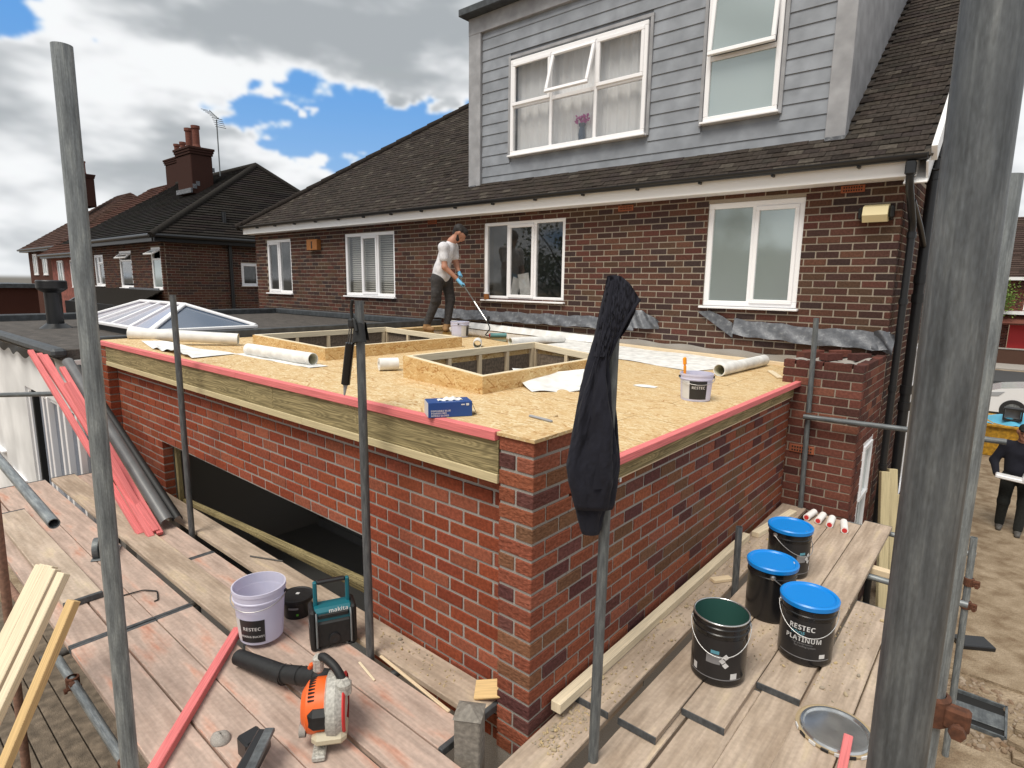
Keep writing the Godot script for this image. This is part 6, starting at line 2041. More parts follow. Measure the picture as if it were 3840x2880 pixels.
func hoodie() -> void:
	var t := thing("hooded_top", "navy hooded sweatshirt hung by its hood over a scaffold tube", "sweatshirt")
	# the camera looks along (-0.64, 0, -0.76): spread the cloth across that
	var r := Vector3(0.764, 0, -0.645); var f := Vector3(0.645, 0, 0.764)
	var o := Vector3(0.352, 0, -0.045)
	var nz := FastNoiseLite.new()
	nz.seed = 4; nz.frequency = 3.0
	# rows: y, left edge, right edge (across), half depth, forward shift
	var body := [[0.905, -0.018, 0.025, 0.03, 0.01], [0.835, -0.033, 0.026, 0.036, 0.02], [0.724, -0.051, 0.01, 0.038, 0.03], [0.613, -0.068, -0.012, 0.038, 0.04], [0.548, -0.085, -0.012, 0.04, 0.045], [0.417, -0.118, 0.007, 0.048, 0.05], [0.287, -0.144, 0.03, 0.056, 0.05], [0.20, -0.162, 0.042, 0.06, 0.05], [0.13, -0.174, 0.047, 0.062, 0.05], [0.07, -0.163, 0.047, 0.062, 0.05], [0.019, -0.146, 0.042, 0.058, 0.05], [-0.04, -0.134, 0.038, 0.048, 0.05], [-0.06, -0.127, 0.034, 0.03, 0.05]]
	loft(t, "body", body, o, r, f, nz, 0.026)
	var lobe := [[0.60, -0.010, 0.005, 0.015, -0.055], [0.53, -0.004, 0.018, 0.028, -0.06], [0.417, 0.0, 0.037, 0.036, -0.06], [0.25, 0.0, 0.061, 0.045, -0.045], [0.10, 0.0, 0.066, 0.05, -0.02], [0.0, 0.0, 0.056, 0.045, -0.01], [-0.05, 0.01, 0.036, 0.03, 0.0]]
	loft(t, "side_panel", lobe, o, r, f, nz, 0.016)
	var sleeve := [[0.0, -0.13, 0.02, 0.042, 0.02], [-0.06, -0.125, 0.012, 0.042, 0.02], [-0.115, -0.112, -0.003, 0.038, 0.02], [-0.165, -0.098, -0.01, 0.034, 0.02], [-0.185, -0.09, -0.013, 0.028, 0.02]]
	loft(t, "sleeve", sleeve, o, r, f, nz, 0.008)
	# hood: two panels joined along the crown, open to the right
	for sg in [1.0, -1.0]:
		var h := MB.new()
		h.sheet(func(a, b):
			var lf := Vector2(-0.020, 0.925).lerp(Vector2(-0.072, 0.60), b)
			var c0 := Vector2(0.112, 0.832); var c2 := Vector2(-0.006, 0.60)
			var c1 := Vector2(0.036, 0.73) if sg > 0 else Vector2(0.098, 0.70)
			var hm := c0.lerp(c1, b).lerp(c1.lerp(c2, b), b)
			var p := lf.lerp(hm, a)
			p.y += 0.036 * sin(a * PI) * (1.0 - b)
			var dep: float = sg * (0.012 + 0.058 * sin(minf(b * 1.25, 1.0) * PI * 0.5) * (0.55 + 0.45 * sin(a * PI)))
			dep += 0.012 * nz.get_noise_2d(a * 2.2, b * 2.2 + sg)
			return o + r * p.x + Vector3.UP * p.y + f * (dep + 0.014), 24, 26, sg < 0)
		put("hood", h, M.navy, t)
	var hr := MB.new()
	var hp := []
	for i in 15:
		var b := i / 14.0
		var p := Vector2(0.112, 0.832).lerp(Vector2(0.036, 0.73), b).lerp(Vector2(0.036, 0.73).lerp(Vector2(-0.006, 0.60), b), b)
		hp.append(o + r * p.x + Vector3.UP * p.y + f * (0.026 + 0.058 * sin(minf(b * 1.25, 1.0) * PI * 0.5) * 0.55))
	hr.tube(hp, 0.007, 8)
	put("hood_hem", hr, M.navy, t)
	var pk := MB.new()
	pk.sheet(func(a, b): return o + r * (-0.045 + 0.08 * a - 0.02 * b) + f * (0.117 - 0.02 * a * a) + Vector3.UP * (0.20 - 0.15 * b), 8, 8)
	put("pocket", pk, M.navy, t)
	var tg := MB.new()
	tg.cube(o + r * 0.068 + f * 0.02 + Vector3.UP * 0.06, Vector3(0.006, 0.018, 0.012))
	put("care_tag", tg, M.print_white, t)

func loft(t: Node, called: String, rows: Array, o: Vector3, r: Vector3, f: Vector3, nz: FastNoiseLite, amp: float) -> void:
	var m := MB.new()
	var n := rows.size()
	m.sheet(func(a, b):
		var x: float = b * (n - 1)
		var i := mini(int(x), n - 2)
		var k := x - i
		k = k * k * (3.0 - 2.0 * k) if false else k
		var p: Array = rows[i]; var q: Array = rows[i + 1]
		var y: float = lerpf(p[0], q[0], k); var l: float = lerpf(p[1], q[1], k); var rr: float = lerpf(p[2], q[2], k); var d: float = lerpf(p[3], q[3], k); var s: float = lerpf(p[4], q[4], k)
		var an: float = a * TAU
		var fold: float = amp * (sin(an * 5.0 + y * 2.0 + 1.3) * 0.5 + sin(an * 3.0 - y * 5.0) * 0.4 + 1.2 * nz.get_noise_3d(cos(an) * 0.4, y, sin(an) * 0.4)) * sin(b * PI * 0.9 + 0.15)
		var c := cos(an); var sn := sin(an)
		c = signf(c) * pow(absf(c), 0.85)
		return o + r * ((l + rr) / 2 + ((rr - l) / 2 + fold * 0.6) * c) + f * (s + (d + fold) * sn) + Vector3.UP * y, 64, 60)
	put(called, m, M.navy, t)

# ---------- people ----------
# bones: [a, b, ra, rb]; joined by a smooth minimum and meshed as surface nets
func flesh(bones: Array, cell: float, k := 0.03) -> ArrayMesh:
	var lo := Vector3.ONE * 1e9; var hi := -lo
	for q in bones:
		var rr: float = maxf(q[2], q[3]) + 3 * cell
		for p in [q[0], q[1]]:
			lo = lo.min(p - Vector3.ONE * rr); hi = hi.max(p + Vector3.ONE * rr)
	var dim := ((hi - lo) / cell).ceil()
	var nx := int(dim.x) + 1; var ny := int(dim.y) + 1; var nz := int(dim.z) + 1
	var g := PackedFloat32Array()
	g.resize(nx * ny * nz)
	g.fill(0.2)
	for q in bones:
		var a: Vector3 = q[0]; var b: Vector3 = q[1]; var ra: float = q[2]; var rb: float = q[3]
		var ab := b - a
		var l2 := maxf(ab.length_squared(), 1e-9)
		var rr := maxf(ra, rb) + k + 2 * cell
		var p0 := ((a.min(b) - Vector3.ONE * rr - lo) / cell).floor(); var p1 := ((a.max(b) + Vector3.ONE * rr - lo) / cell).ceil()
		for z in range(maxi(0, int(p0.z)), mini(nz, int(p1.z) + 1)):
			for y in range(maxi(0, int(p0.y)), mini(ny, int(p1.y) + 1)):
				for x in range(maxi(0, int(p0.x)), mini(nx, int(p1.x) + 1)):
					var p := lo + Vector3(x, y, z) * cell
					var t := clampf((p - a).dot(ab) / l2, 0.0, 1.0)
					var d := (p - a - ab * t).length() - lerpf(ra, rb, t)
					var i := (z * ny + y) * nx + x
					var e := g[i]
					var hh := maxf(k - absf(d - e), 0.0) / k
					g[i] = minf(d, e) - hh * hh * k * 0.25
	var mb := MB.new()
	var idx := {}
	for z in nz - 1:
		for y in ny - 1:
			for x in nx - 1:
				var i := (z * ny + y) * nx + x
				var s := 0
				var v8 := [g[i], g[i + 1], g[i + nx], g[i + nx + 1], g[i + nx * ny], g[i + nx * ny + 1], g[i + nx * ny + nx], g[i + nx * ny + nx + 1]]
				for j in 8:
					if v8[j] < 0: s += 1
				if s == 0 or s == 8: continue
				var acc := Vector3.ZERO; var cnt := 0
				for ed in [[0, 1], [2, 3], [4, 5], [6, 7], [0, 2], [1, 3], [4, 6], [5, 7], [0, 4], [1, 5], [2, 6], [3, 7]]:
					var fa: float = v8[ed[0]]; var fb: float = v8[ed[1]]
					if (fa < 0) != (fb < 0):
						var t := fa / (fa - fb)
						var pa := Vector3(ed[0] & 1, (ed[0] >> 1) & 1, ed[0] >> 2); var pb := Vector3(ed[1] & 1, (ed[1] >> 1) & 1, ed[1] >> 2)
						acc += pa.lerp(pb, t); cnt += 1
				var gr := Vector3(v8[1] + v8[3] + v8[5] + v8[7] - v8[0] - v8[2] - v8[4] - v8[6], v8[2] + v8[3] + v8[6] + v8[7] - v8[0] - v8[1] - v8[4] - v8[5], v8[4] + v8[5] + v8[6] + v8[7] - v8[0] - v8[1] - v8[2] - v8[3]).normalized()
				idx[i] = mb.v.size()
				mb.v.append(lo + (Vector3(x, y, z) + acc / cnt) * cell); mb.n.append(gr); mb.c.append(Color.WHITE); mb.u.append(Vector2.ZERO)
	for i in idx:
		var x: int = i % nx; var y: int = (i / nx) % ny; var z: int = i / (nx * ny)
		for ax in 3:
			var st: int = [1, nx, nx * ny][ax]
			var u: int = [nx, nx * ny, 1][ax]; var w: int = [nx * ny, 1, nx][ax]
			if (g[i] < 0) == (g[i + st] < 0): continue
			if not (idx.has(i - u) and idx.has(i - w) and idx.has(i - u - w)): continue
			var a: int = idx[i]; var b: int = idx[i - u]; var c: int = idx[i - u - w]; var d: int = idx[i - w]
			mb.ix.append_array([a, b, c, a, c, d])
	return mb.mesh()

# a hand closed round a rod: at = wrist, rod through c along d, palm comes from side s
func grip(wrist: Vector3, c: Vector3, d: Vector3, rod: float) -> Array:
	var s := (wrist - c)
	s = (s - d * s.dot(d)).normalized()
	var q := d.cross(s)
	var rr := rod + 0.010
	var out := [[wrist, c + s * (rr + 0.016) , 0.027, 0.030], [c + s * (rr + 0.012) - d * 0.028, c + s * (rr + 0.012) + d * 0.028, 0.017, 0.016]]
	for i in 4:
		var o := c + d * (-0.033 + 0.022 * i)
		var ln: float = [0.85, 1.0, 0.95, 0.75][i]
		var prev := o + s * (rr + 0.006) + q * 0.012
		for k in 3:
			var an := 0.9 + (k + 1) * 0.85 * ln
			var p := o + (s * cos(an) + q * sin(an)) * (rr)
			out.append([prev, p, 0.0098 - 0.0008 * k, 0.0092 - 0.0008 * k])
			prev = p
	var th := c + s * (rr + 0.012) - q * 0.016 + d * 0.02
	out.append([th, c + (s * 0.2 - q) * (rr + 0.002) + d * 0.042, 0.012, 0.010])
	out.append([c + (s * 0.2 - q) * (rr + 0.002) + d * 0.042, c + (-s * 0.8 - q * 0.6) * (rr) + d * 0.05, 0.010, 0.0085])
	return out

func roofer() -> void:
	var O := Vector3(-5.64, 0.087, -4.60)
	var r := Vector3(0.764, 0, -0.645); var f := Vector3(0.645, 0, 0.764)
	var P := func(zx: float, zy: float, w: float) -> Vector3: return O + r * ((zx - 430.0) * 0.001483) + Vector3.UP * ((1325.0 - zy) * 0.001483) + f * w
	var t := thing("person", "man in white T-shirt, dark work trousers and blue gloves pushing a roller", "person")
	var neck: Vector3 = P.call(585, 345, 0.0); var chest: Vector3 = P.call(530, 455, 0.0); var waist: Vector3 = P.call(470, 640, 0.0); var hip: Vector3 = P.call(460, 735, 0.0)
	var sn: Vector3 = P.call(505, 415, 0.17); var sf: Vector3 = P.call(590, 400, -0.16)
	var en: Vector3 = P.call(520, 625, 0.22); var ef: Vector3 = P.call(625, 590, -0.14)
	var wn: Vector3 = P.call(650, 745, 0.20); var wf: Vector3 = P.call(655, 668, -0.02)
	var hn: Vector3 = P.call(715, 800, 0.20); var hf: Vector3 = P.call(668, 705, 0.06)
	var head: Vector3 = P.call(665, 265, 0.0)
	var fd := (r * 0.80 - Vector3.UP * 0.60).normalized()   # where the face looks
	var ft := (r * 0.60 + Vector3.UP * 0.80).normalized()   # up through the skull
	# skin: head, neck, arms and the body under the clothes, one surface
	var skin := [[head + ft * 0.03 - fd * 0.02, head + ft * 0.02 + fd * 0.025, 0.088, 0.082], [head - ft * 0.05 + fd * 0.035, head - ft * 0.075 + fd * 0.05, 0.062, 0.05], [neck, head - ft * 0.05 - fd * 0.02, 0.062, 0.056],
		[head + fd * 0.095 - ft * 0.0, head + fd * 0.118 - ft * 0.03, 0.012, 0.016], [head + f * 0.083, head + f * 0.086 + ft * 0.03, 0.014, 0.016], [head - f * 0.083, head - f * 0.086 + ft * 0.03, 0.014, 0.016], [head + fd * 0.085 + ft * 0.025 - f * 0.03, head + fd * 0.085 + ft * 0.025 + f * 0.03, 0.014, 0.014], [head + fd * 0.088 - ft * 0.06 - f * 0.015, head + fd * 0.088 - ft * 0.06 + f * 0.015, 0.012, 0.012],
		[sn, en, 0.05, 0.045], [en, wn, 0.046, 0.031], [sf, ef, 0.05, 0.045], [ef, wf, 0.046, 0.031], [neck, chest, 0.07, 0.10], [chest, waist, 0.11, 0.10], [waist, hip, 0.10, 0.11], [sn, sf, 0.05, 0.05]]
	put_mesh("body", flesh(skin, 0.013), M.skin, t)
	var shirt := [[neck + r * -0.01 - Vector3.UP * 0.03, chest, 0.075, 0.125], [sn, sf, 0.078, 0.074], [chest + f * 0.06, waist + f * 0.05, 0.115, 0.115], [chest - f * 0.06, waist - f * 0.05, 0.115, 0.115], [waist + f * 0.05, P.call(455, 720, 0.05), 0.115, 0.12], [waist - f * 0.05, P.call(490, 725, -0.05), 0.115, 0.118], [sn, sn.lerp(en, 0.55), 0.078, 0.072], [sf, sf.lerp(ef, 0.55), 0.075, 0.07], [P.call(462, 690, 0.0), P.call(470, 725, 0.0), 0.13, 0.135]]
	put_mesh("t_shirt", flesh(shirt, 0.014, 0.04), M.tee, t)
	var kn: Vector3 = P.call(415, 985, 0.10); var an: Vector3 = P.call(315, 1235, 0.10); var kf: Vector3 = P.call(560, 975, -0.06); var af: Vector3 = P.call(530, 1240, 0.0)
	var tr := [[P.call(440, 745, 0.05), P.call(500, 755, -0.05), 0.125, 0.12], [P.call(430, 770, 0.09), kn, 0.105, 0.078], [kn, an, 0.08, 0.06], [P.call(520, 770, -0.07), kf, 0.105, 0.078], [kf, af, 0.08, 0.058], [kn + f * 0.05 + r * -0.02, kn + f * 0.055 + Vector3.UP * 0.12, 0.05, 0.05], [P.call(395, 880, 0.17), P.call(400, 930, 0.17), 0.035, 0.04]]
	put_mesh("trousers", flesh(tr, 0.015, 0.035), M.trousers, t)
	var by := deck_y(-5.64)
	for q in [[an, P.call(300, 1305, 0.10), P.call(375, 1318, 0.14)], [af, P.call(510, 1312, 0.02), P.call(525, 1332, 0.16)]]:
		var heel: Vector3 = q[1]; var toe: Vector3 = q[2]
		heel.y = by + 0.045; toe.y = by + 0.040
		put_mesh("boot", flesh([[q[0] - Vector3.UP * 0.02, heel + Vector3.UP * 0.02, 0.058, 0.05], [heel, toe, 0.043, 0.038], [heel + Vector3.UP * 0.02, toe.lerp(heel, 0.35), 0.045, 0.042]], 0.012, 0.02), M.boot, t)
	var rodd := (hn - hf).normalized()
	put_mesh("glove", flesh(grip(wn, hn, rodd, 0.013), 0.006, 0.010), M.nitrile, t)
	put_mesh("glove", flesh(grip(wf, hf, rodd, 0.013), 0.006, 0.010), M.nitrile, t)
	put_mesh("hair", flesh([[head + ft * 0.055 - fd * 0.04, head + ft * 0.068 + fd * 0.045, 0.090, 0.072], [head - ft * 0.03 - fd * 0.055, head + ft * 0.05 - fd * 0.045, 0.050, 0.085], [head + f * 0.07 + ft * 0.0, head + f * 0.066 + ft * 0.05, 0.022, 0.03], [head - f * 0.07 + ft * 0.0, head - f * 0.066 + ft * 0.05, 0.022, 0.03]], 0.011), M.hair, t)
	put_mesh("beard", flesh([[head - ft * 0.085 + fd * 0.055, head - ft * 0.09 + fd * 0.075, 0.045, 0.03], [head - ft * 0.03 + f * 0.075, head - ft * 0.08 + fd * 0.03 + f * 0.045, 0.014, 0.03], [head - ft * 0.03 - f * 0.075, head - ft * 0.08 + fd * 0.03 - f * 0.045, 0.014, 0.03]], 0.011, 0.015), M.hair, t)
	var ey := MB.new()
	for sg in [-1.0, 1.0]: ey.lathe(Transform3D(Basis(), head + fd * 0.096 + ft * 0.008 + f * 0.032 * sg), [Vector2(0, -0.009), Vector2(0.008, -0.004), Vector2(0.008, 0.004), Vector2(0, 0.009)], 8)
	put("eyes", ey, M.dark_gap, t)
	# the roller he pushes
	var tool := thing("paint_roller", "long-poled paint roller with a wet teal sleeve pushed across the resin", "paint roller")
	var pe := Vector3(-4.547, 0.293, -4.614)
	var top := hf - rodd * 0.09
	var pm := MB.new()
	pm.tube([top, hn + rodd * 0.02, hn.lerp(pe, 0.5)], 0.012, 12)
	put("grip_pole", pm, M.steel_dirty, tool)
	var p2 := MB.new()
	p2.tube([hn.lerp(pe, 0.48), pe], 0.014, 12)
	put("extension_pole", p2, M.tin, tool)
	var ra := Vector3(-4.50, deck_y(-4.5) + 0.036, -4.62); var rb := Vector3(-4.36, deck_y(-4.36) + 0.036, -4.84)
	var fm := MB.new()
	fm.tube(bent_pipe([pe + Vector3(-0.02, 0.05, 0), pe, Vector3(-4.46, 0.20, -4.58), Vector3(-4.55, 0.09, -4.56), ra], 0.03), 0.009, 8)
	fm.tube([pe + Vector3(0.01, 0.09, -0.02), pe], 0.02, 10)
	put("frame", fm, M.black_rough, tool)
	var sm := MB.new()
	sm.tube([ra, rb], 0.034, 20)
	put("sleeve", sm, M.resin_teal, tool)
	var se := MB.new()
	se.tube([ra - (rb - ra).normalized() * 0.012, ra], 0.026, 14)
	put("sleeve_end", se, M.red_end, tool)

func walker() -> void:
	var O := Vector3(1.96, GR, -9.87)
	var t := thing("person", "man in dark navy top and cap walking up the drive carrying a white appliance", "person")
	var r := Vector3(1, 0, 0); var f := Vector3(0, 0, 1); var u := Vector3.UP
	var P := func(x: float, y: float, w: float) -> Vector3: return O + r * x + u * y + f * w
	var head: Vector3 = P.call(0.0, 1.60, 0.04)
	var neck: Vector3 = P.call(0, 1.45, 0.0); var chest: Vector3 = P.call(0, 1.28, 0.0); var waist: Vector3 = P.call(0, 1.0, 0.0)
	var sl: Vector3 = P.call(-0.19, 1.38, 0.0); var sr: Vector3 = P.call(0.19, 1.38, 0.0); var el: Vector3 = P.call(-0.31, 1.11, 0.0); var er: Vector3 = P.call(0.30, 1.11, 0.02)
	var wl: Vector3 = P.call(-0.26, 0.94, 0.20); var wr: Vector3 = P.call(0.27, 0.95, 0.22)
	var skin := [[head + u * 0.03, head + u * 0.02 + f * 0.02, 0.088, 0.08], [head - u * 0.05 + f * 0.03, head - u * 0.075 + f * 0.04, 0.062, 0.048], [neck, head - u * 0.05, 0.06, 0.056], [head + f * 0.095, head + f * 0.112 - u * 0.03, 0.012, 0.015], [head + r * 0.083, head + r * 0.085 + u * 0.03, 0.013, 0.015], [head - r * 0.083, head - r * 0.085 + u * 0.03, 0.013, 0.015], [neck, chest, 0.07, 0.1], [chest, waist, 0.11, 0.11], [sl, sr, 0.05, 0.05], [sl, el, 0.05, 0.045], [sr, er, 0.05, 0.045], [el, wl, 0.044, 0.03], [er, wr, 0.044, 0.03]]
	put_mesh("body", flesh(skin, 0.015), M.skin, t)
	put_mesh("sweater", flesh([[neck - u * 0.03, chest, 0.08, 0.13], [sl, sr, 0.08, 0.08], [chest - r * 0.08, waist - r * 0.06, 0.12, 0.12], [chest + r * 0.08, waist + r * 0.06, 0.12, 0.12], [sl, el, 0.075, 0.06], [sr, er, 0.075, 0.06], [el, wl, 0.06, 0.043], [er, wr, 0.06, 0.043], [waist, waist - u * 0.08, 0.15, 0.14]], 0.016, 0.04), M.navy, t)
	var kl: Vector3 = P.call(-0.12, 0.48, 0.06); var kr: Vector3 = P.call(0.12, 0.50, 0.10); var al: Vector3 = P.call(-0.13, 0.10, -0.02); var ar: Vector3 = P.call(0.10, 0.10, 0.16)
	put_mesh("trousers", flesh([[P.call(-0.06, 0.9, 0), P.call(0.06, 0.9, 0), 0.13, 0.13], [P.call(-0.10, 0.86, 0), kl, 0.10, 0.078], [kl, al, 0.078, 0.062], [P.call(0.10, 0.86, 0), kr, 0.10, 0.078], [kr, ar, 0.078, 0.062]], 0.016, 0.035), M.dark_cloth, t)
	for q in [al, ar]:
		put_mesh("boot", flesh([[q, q - u * 0.05, 0.055, 0.05], [q - u * 0.058 - f * 0.03, q - u * 0.06 + f * 0.15, 0.042, 0.038]], 0.013, 0.02), M.steel_dirty, t)
	put_mesh("cap", flesh([[head + u * 0.075, head + u * 0.07 + f * 0.02, 0.08, 0.075], [head + u * 0.055 + f * 0.10 - r * 0.04, head + u * 0.055 + f * 0.10 + r * 0.04, 0.018, 0.018], [head + u * 0.055 + f * 0.13 - r * 0.02, head + u * 0.055 + f * 0.13 + r * 0.02, 0.014, 0.014]], 0.013, 0.03), M.dark_cloth, t)
	var hands := []
	for q in [[wl, 1.0], [wr, -1.0]]:
		var w: Vector3 = q[0]; var sg: float = q[1]
		var palm := w + f * 0.05 + r * 0.02 * sg - u * 0.01
		hands.append([w, palm, 0.028, 0.030])
		for i in 4: hands.append_array([[palm + f * (-0.02 + 0.02 * i) - u * 0.01, palm + f * (-0.02 + 0.02 * i) - u * 0.035 + r * 0.03 * sg, 0.0095, 0.009], [palm + f * (-0.02 + 0.02 * i) - u * 0.035 + r * 0.03 * sg, palm + f * (-0.02 + 0.02 * i) - u * 0.036 + r * 0.06 * sg, 0.009, 0.008]])
		hands.append([palm + f * 0.02, palm + f * 0.03 + u * 0.03 + r * 0.035 * sg, 0.012, 0.010])
	put_mesh("hands", flesh(hands, 0.007, 0.012), M.skin, t)
	var ey := MB.new()
	for sg in [-1.0, 1.0]: ey.lathe(Transform3D(Basis(), head + f * 0.096 + u * 0.008 + r * 0.032 * sg), [Vector2(0, -0.009), Vector2(0.008, -0.004), Vector2(0.008, 0.004), Vector2(0, 0.009)], 8)
	put("eyes", ey, M.dark_gap, t)
	var ap := thing("white_appliance", "white box-shaped appliance with a dark slot carried by the man on the drive", "appliance")
	var m := MB.new()
	m.box(Transform3D(Basis(Vector3.BACK, -0.08), P.call(-0.09, 0.93, 0.30)), Vector3(0.36, 0.055, 0.18), 0.012)
	m.box(Transform3D(Basis(Vector3.BACK, -0.25), P.call(0.22, 1.03, 0.30)), Vector3(0.30, 0.30, 0.2), 0.02)
	put("casing", m, M.upvc, ap)
	var s := MB.new()
	s.box(Transform3D(Basis(Vector3.BACK, -0.08), P.call(0.20, 0.945, 0.408)), Vector3(0.12, 0.06, 0.01))
	put("slot", s, M.dark_gap, ap)

# ---------- ground, drive and street ----------
func ground() -> void:
	var g := MB.new()
	g.cube(Vector3(0, GR - 0.52, -20), Vector3(400, 1.0, 400))
	struct("ground", g, M.ground)
	var d := MB.new()
	# drive beside the house with a rough hole left for the drain
	for q in [[1.02, 8.0, -26.0, -4.95], [2.25, 8.0, -4.95, -3.75], [1.02, 8.0, -3.75, 6.0]]:
		d.cube(Vector3((q[0] + q[1]) / 2, GR - 0.02, (q[2] + q[3]) / 2), Vector3(q[1] - q[0], 0.06, q[3] - q[2]))
	struct("drive", d, M.drive)
	var st := MB.new()
	st.cube(Vector3(0, GR - 0.045, -30), Vector3(160, 0.05, 9.0))
	struct("road", st, M.asphalt)
	var pv := MB.new()
	pv.cube(Vector3(0, GR, -36.2), Vector3(160, 0.13, 2.6), 0.02)
	struct("pavement", pv, M.mortar)
	# drain hole with a frame
	var dr := thing("drain_frame", "open rectangular drain frame set in broken ground on the drive", "drain")
	var hm := MB.new()
	hm.cube(Vector3(1.80, GR - 0.02, -4.58), Vector3(0.40, 0.07, 0.018))
	hm.cube(Vector3(1.80, GR - 0.02, -4.08), Vector3(0.40, 0.07, 0.018))
	hm.cube(Vector3(1.60, GR - 0.02, -4.33), Vector3(0.018, 0.07, 0.52))
	hm.cube(Vector3(2.0, GR - 0.02, -4.33), Vector3(0.018, 0.07, 0.52))
	put("rim", hm, M.galv_dull, dr)
	var hb := MB.new()
	hb.cube(Vector3(1.80, GR - 0.022, -4.33), Vector3(0.38, 0.01, 0.50))
	put("pit", hb, M.dark_gap, dr)
	var hs := MB.new()
	hs.box(Transform3D(Basis(Vector3.UP, 0.05), Vector3(1.80, GR - 0.008, -4.31)), Vector3(0.39, 0.012, 0.22), 0.002)
	put("cover_slab", hs, M.galv_dull, dr)
	# broken edges of paving
	for i in 5:
		var pb := thing("paving_block", "loose pale paving block lying at the edge of the drain hole", "block", Vector3.ZERO, 0.0, "paving blocks round the drain hole")
		var m := MB.new()
		var p: Vector3 = [Vector3(2.12, GR + 0.01, -4.05), Vector3(2.16, GR + 0.01, -4.28), Vector3(2.14, GR + 0.012, -3.86), Vector3(1.5, GR + 0.01, -4.8), Vector3(2.2, GR + 0.01, -3.7)][i]
		m.box(Transform3D(Basis(Vector3.UP, 0.2 * i - 0.3), p), Vector3(0.2, 0.06, 0.1), 0.006)
		put("block", m, M.drive, pb)
	var rm := MB.new()
	for i in 260:
		var s := rng.randf_range(0.01, 0.045)
		rm.col = Color(0.20, 0.13, 0.08).lerp(Color(0.32, 0.26, 0.2), rng.randf())
		var a := rng.randf() * TAU
		var p := Vector3(1.78 + cos(a) * rng.randf_range(0.26, 0.46), GR - 0.02, -4.34 + sin(a) * rng.randf_range(0.30, 0.56))
		rm.box(Transform3D(Basis(Vector3(rng.randf(), rng.randf(), rng.randf() + 0.1).normalized(), rng.randf() * 6), p), Vector3(s * 1.5, s, s), s * 0.25)
	tag(put("rubble", rm, M.crumb), "loose soil and rubble round the drain frame", "rubble", "", "stuff")
	var bs := thing("black_slab", "flat black plastic tray lying on the drive behind the slim tube", "tray")
	var bm := MB.new()
	bm.box(Transform3D(Basis(Vector3.UP, 0.55), Vector3(1.70, GR + 0.035, -5.58)), Vector3(0.34, 0.05, 0.22), 0.01)
	put("tray", bm, M.black_plastic, bs)
	# garden decking left of the platform
	for i in 14:
		var b := MB.new()
		b.uo = Vector2(rng.randf(), rng.randf())
		b.bar(Vector3(-7.0, GR + 0.03, 0.55 + i * 0.148), Vector3(-1.6, GR + 0.03, 0.55 + i * 0.148), 0.138, 0.03, 0.004)
		if i == 0:
			deck_root = Node3D.new()
			deck_root.name = "garden_decking"
			add_child(deck_root)
			deck_root.set_meta("kind", "structure")
		put("deck_plank", b, M.decking, deck_root)
	# posts leaning at the gable
	for i in 3:
		var t := thing("treated_post", "green treated timber post leaning upright against the gable wall", "post", Vector3.ZERO, 0.0, "green posts leaning at the gable")
		var m := MB.new()
		m.bar(Vector3(0.95 + 0.05 * i, GR, -4.9 - 0.35 * i), Vector3(0.74 + 0.03 * i, [-1.10, -1.13, -1.5][i], -5.35 - 0.28 * i), 0.09, 0.09, 0.006)
		put("shaft", m, M.treated_light, t)
	# skip, car, houses across the street
	var sk := thing("skip", "yellow steel skip full of blue sheeting and rubble on the drive", "skip")
	var sm := MB.new()
	sm.prism(PackedVector2Array([Vector2(-0.1, 0.0), Vector2(3.2, 0.0), Vector2(3.7, 0.72), Vector2(-0.15, 0.72)]), 1.6, Transform3D(Basis(), Vector3(1.38, GR + 0.02, -15.1)))
	put("body", sm, M.skip, sk)
	var sr := MB.new()
	sr.cube(Vector3(3.1, GR + 0.73, -15.08), Vector3(3.9, 0.06, 0.08), 0.01)
	sr.cube(Vector3(1.27, GR + 0.73, -15.9), Vector3(0.08, 0.06, 1.7), 0.01)
	put("rim", sr, M.skip, sk)
	var sh := thing("plastic_sheeting", "crumpled blue plastic sheeting heaped in the yellow skip", "sheeting")
	var hm2 := MB.new()
	hm2.sheet(func(a, b): return Vector3(1.35 + a * 1.3, GR + 0.72 + 0.22 * sin(a * PI) * sin(b * PI) + 0.05 * sin(a * 17.0 + b * 9.0), -15.15 - b * 1.2), 24, 16, true)
	put("sheet", hm2, M.tarp_blue, sh)
	var cr := thing("grey_crate", "small grey plastic crate on top of the full skip", "crate")
	var cm := MB.new()
	for e in [[0.0, 0.0], [0.0, 0.26]]: cm.cube(Vector3(1.86, GR + 0.86 + e[1], -15.4), Vector3(0.34, 0.03, 0.25), 0.004)
	for sx in [-0.16, 0.16]: cm.cube(Vector3(1.86 + sx, GR + 0.99, -15.4), Vector3(0.03, 0.24, 0.25), 0.004)
	put("frame", cm, M.black_rough, cr)
	var c2 := MB.new()
	c2.cube(Vector3(1.86, GR + 0.98, -15.45), Vector3(0.28, 0.2, 0.02))
	put("panel", c2, M.clad_trim, cr)
	car()
	street()

var deck_root: Node3D

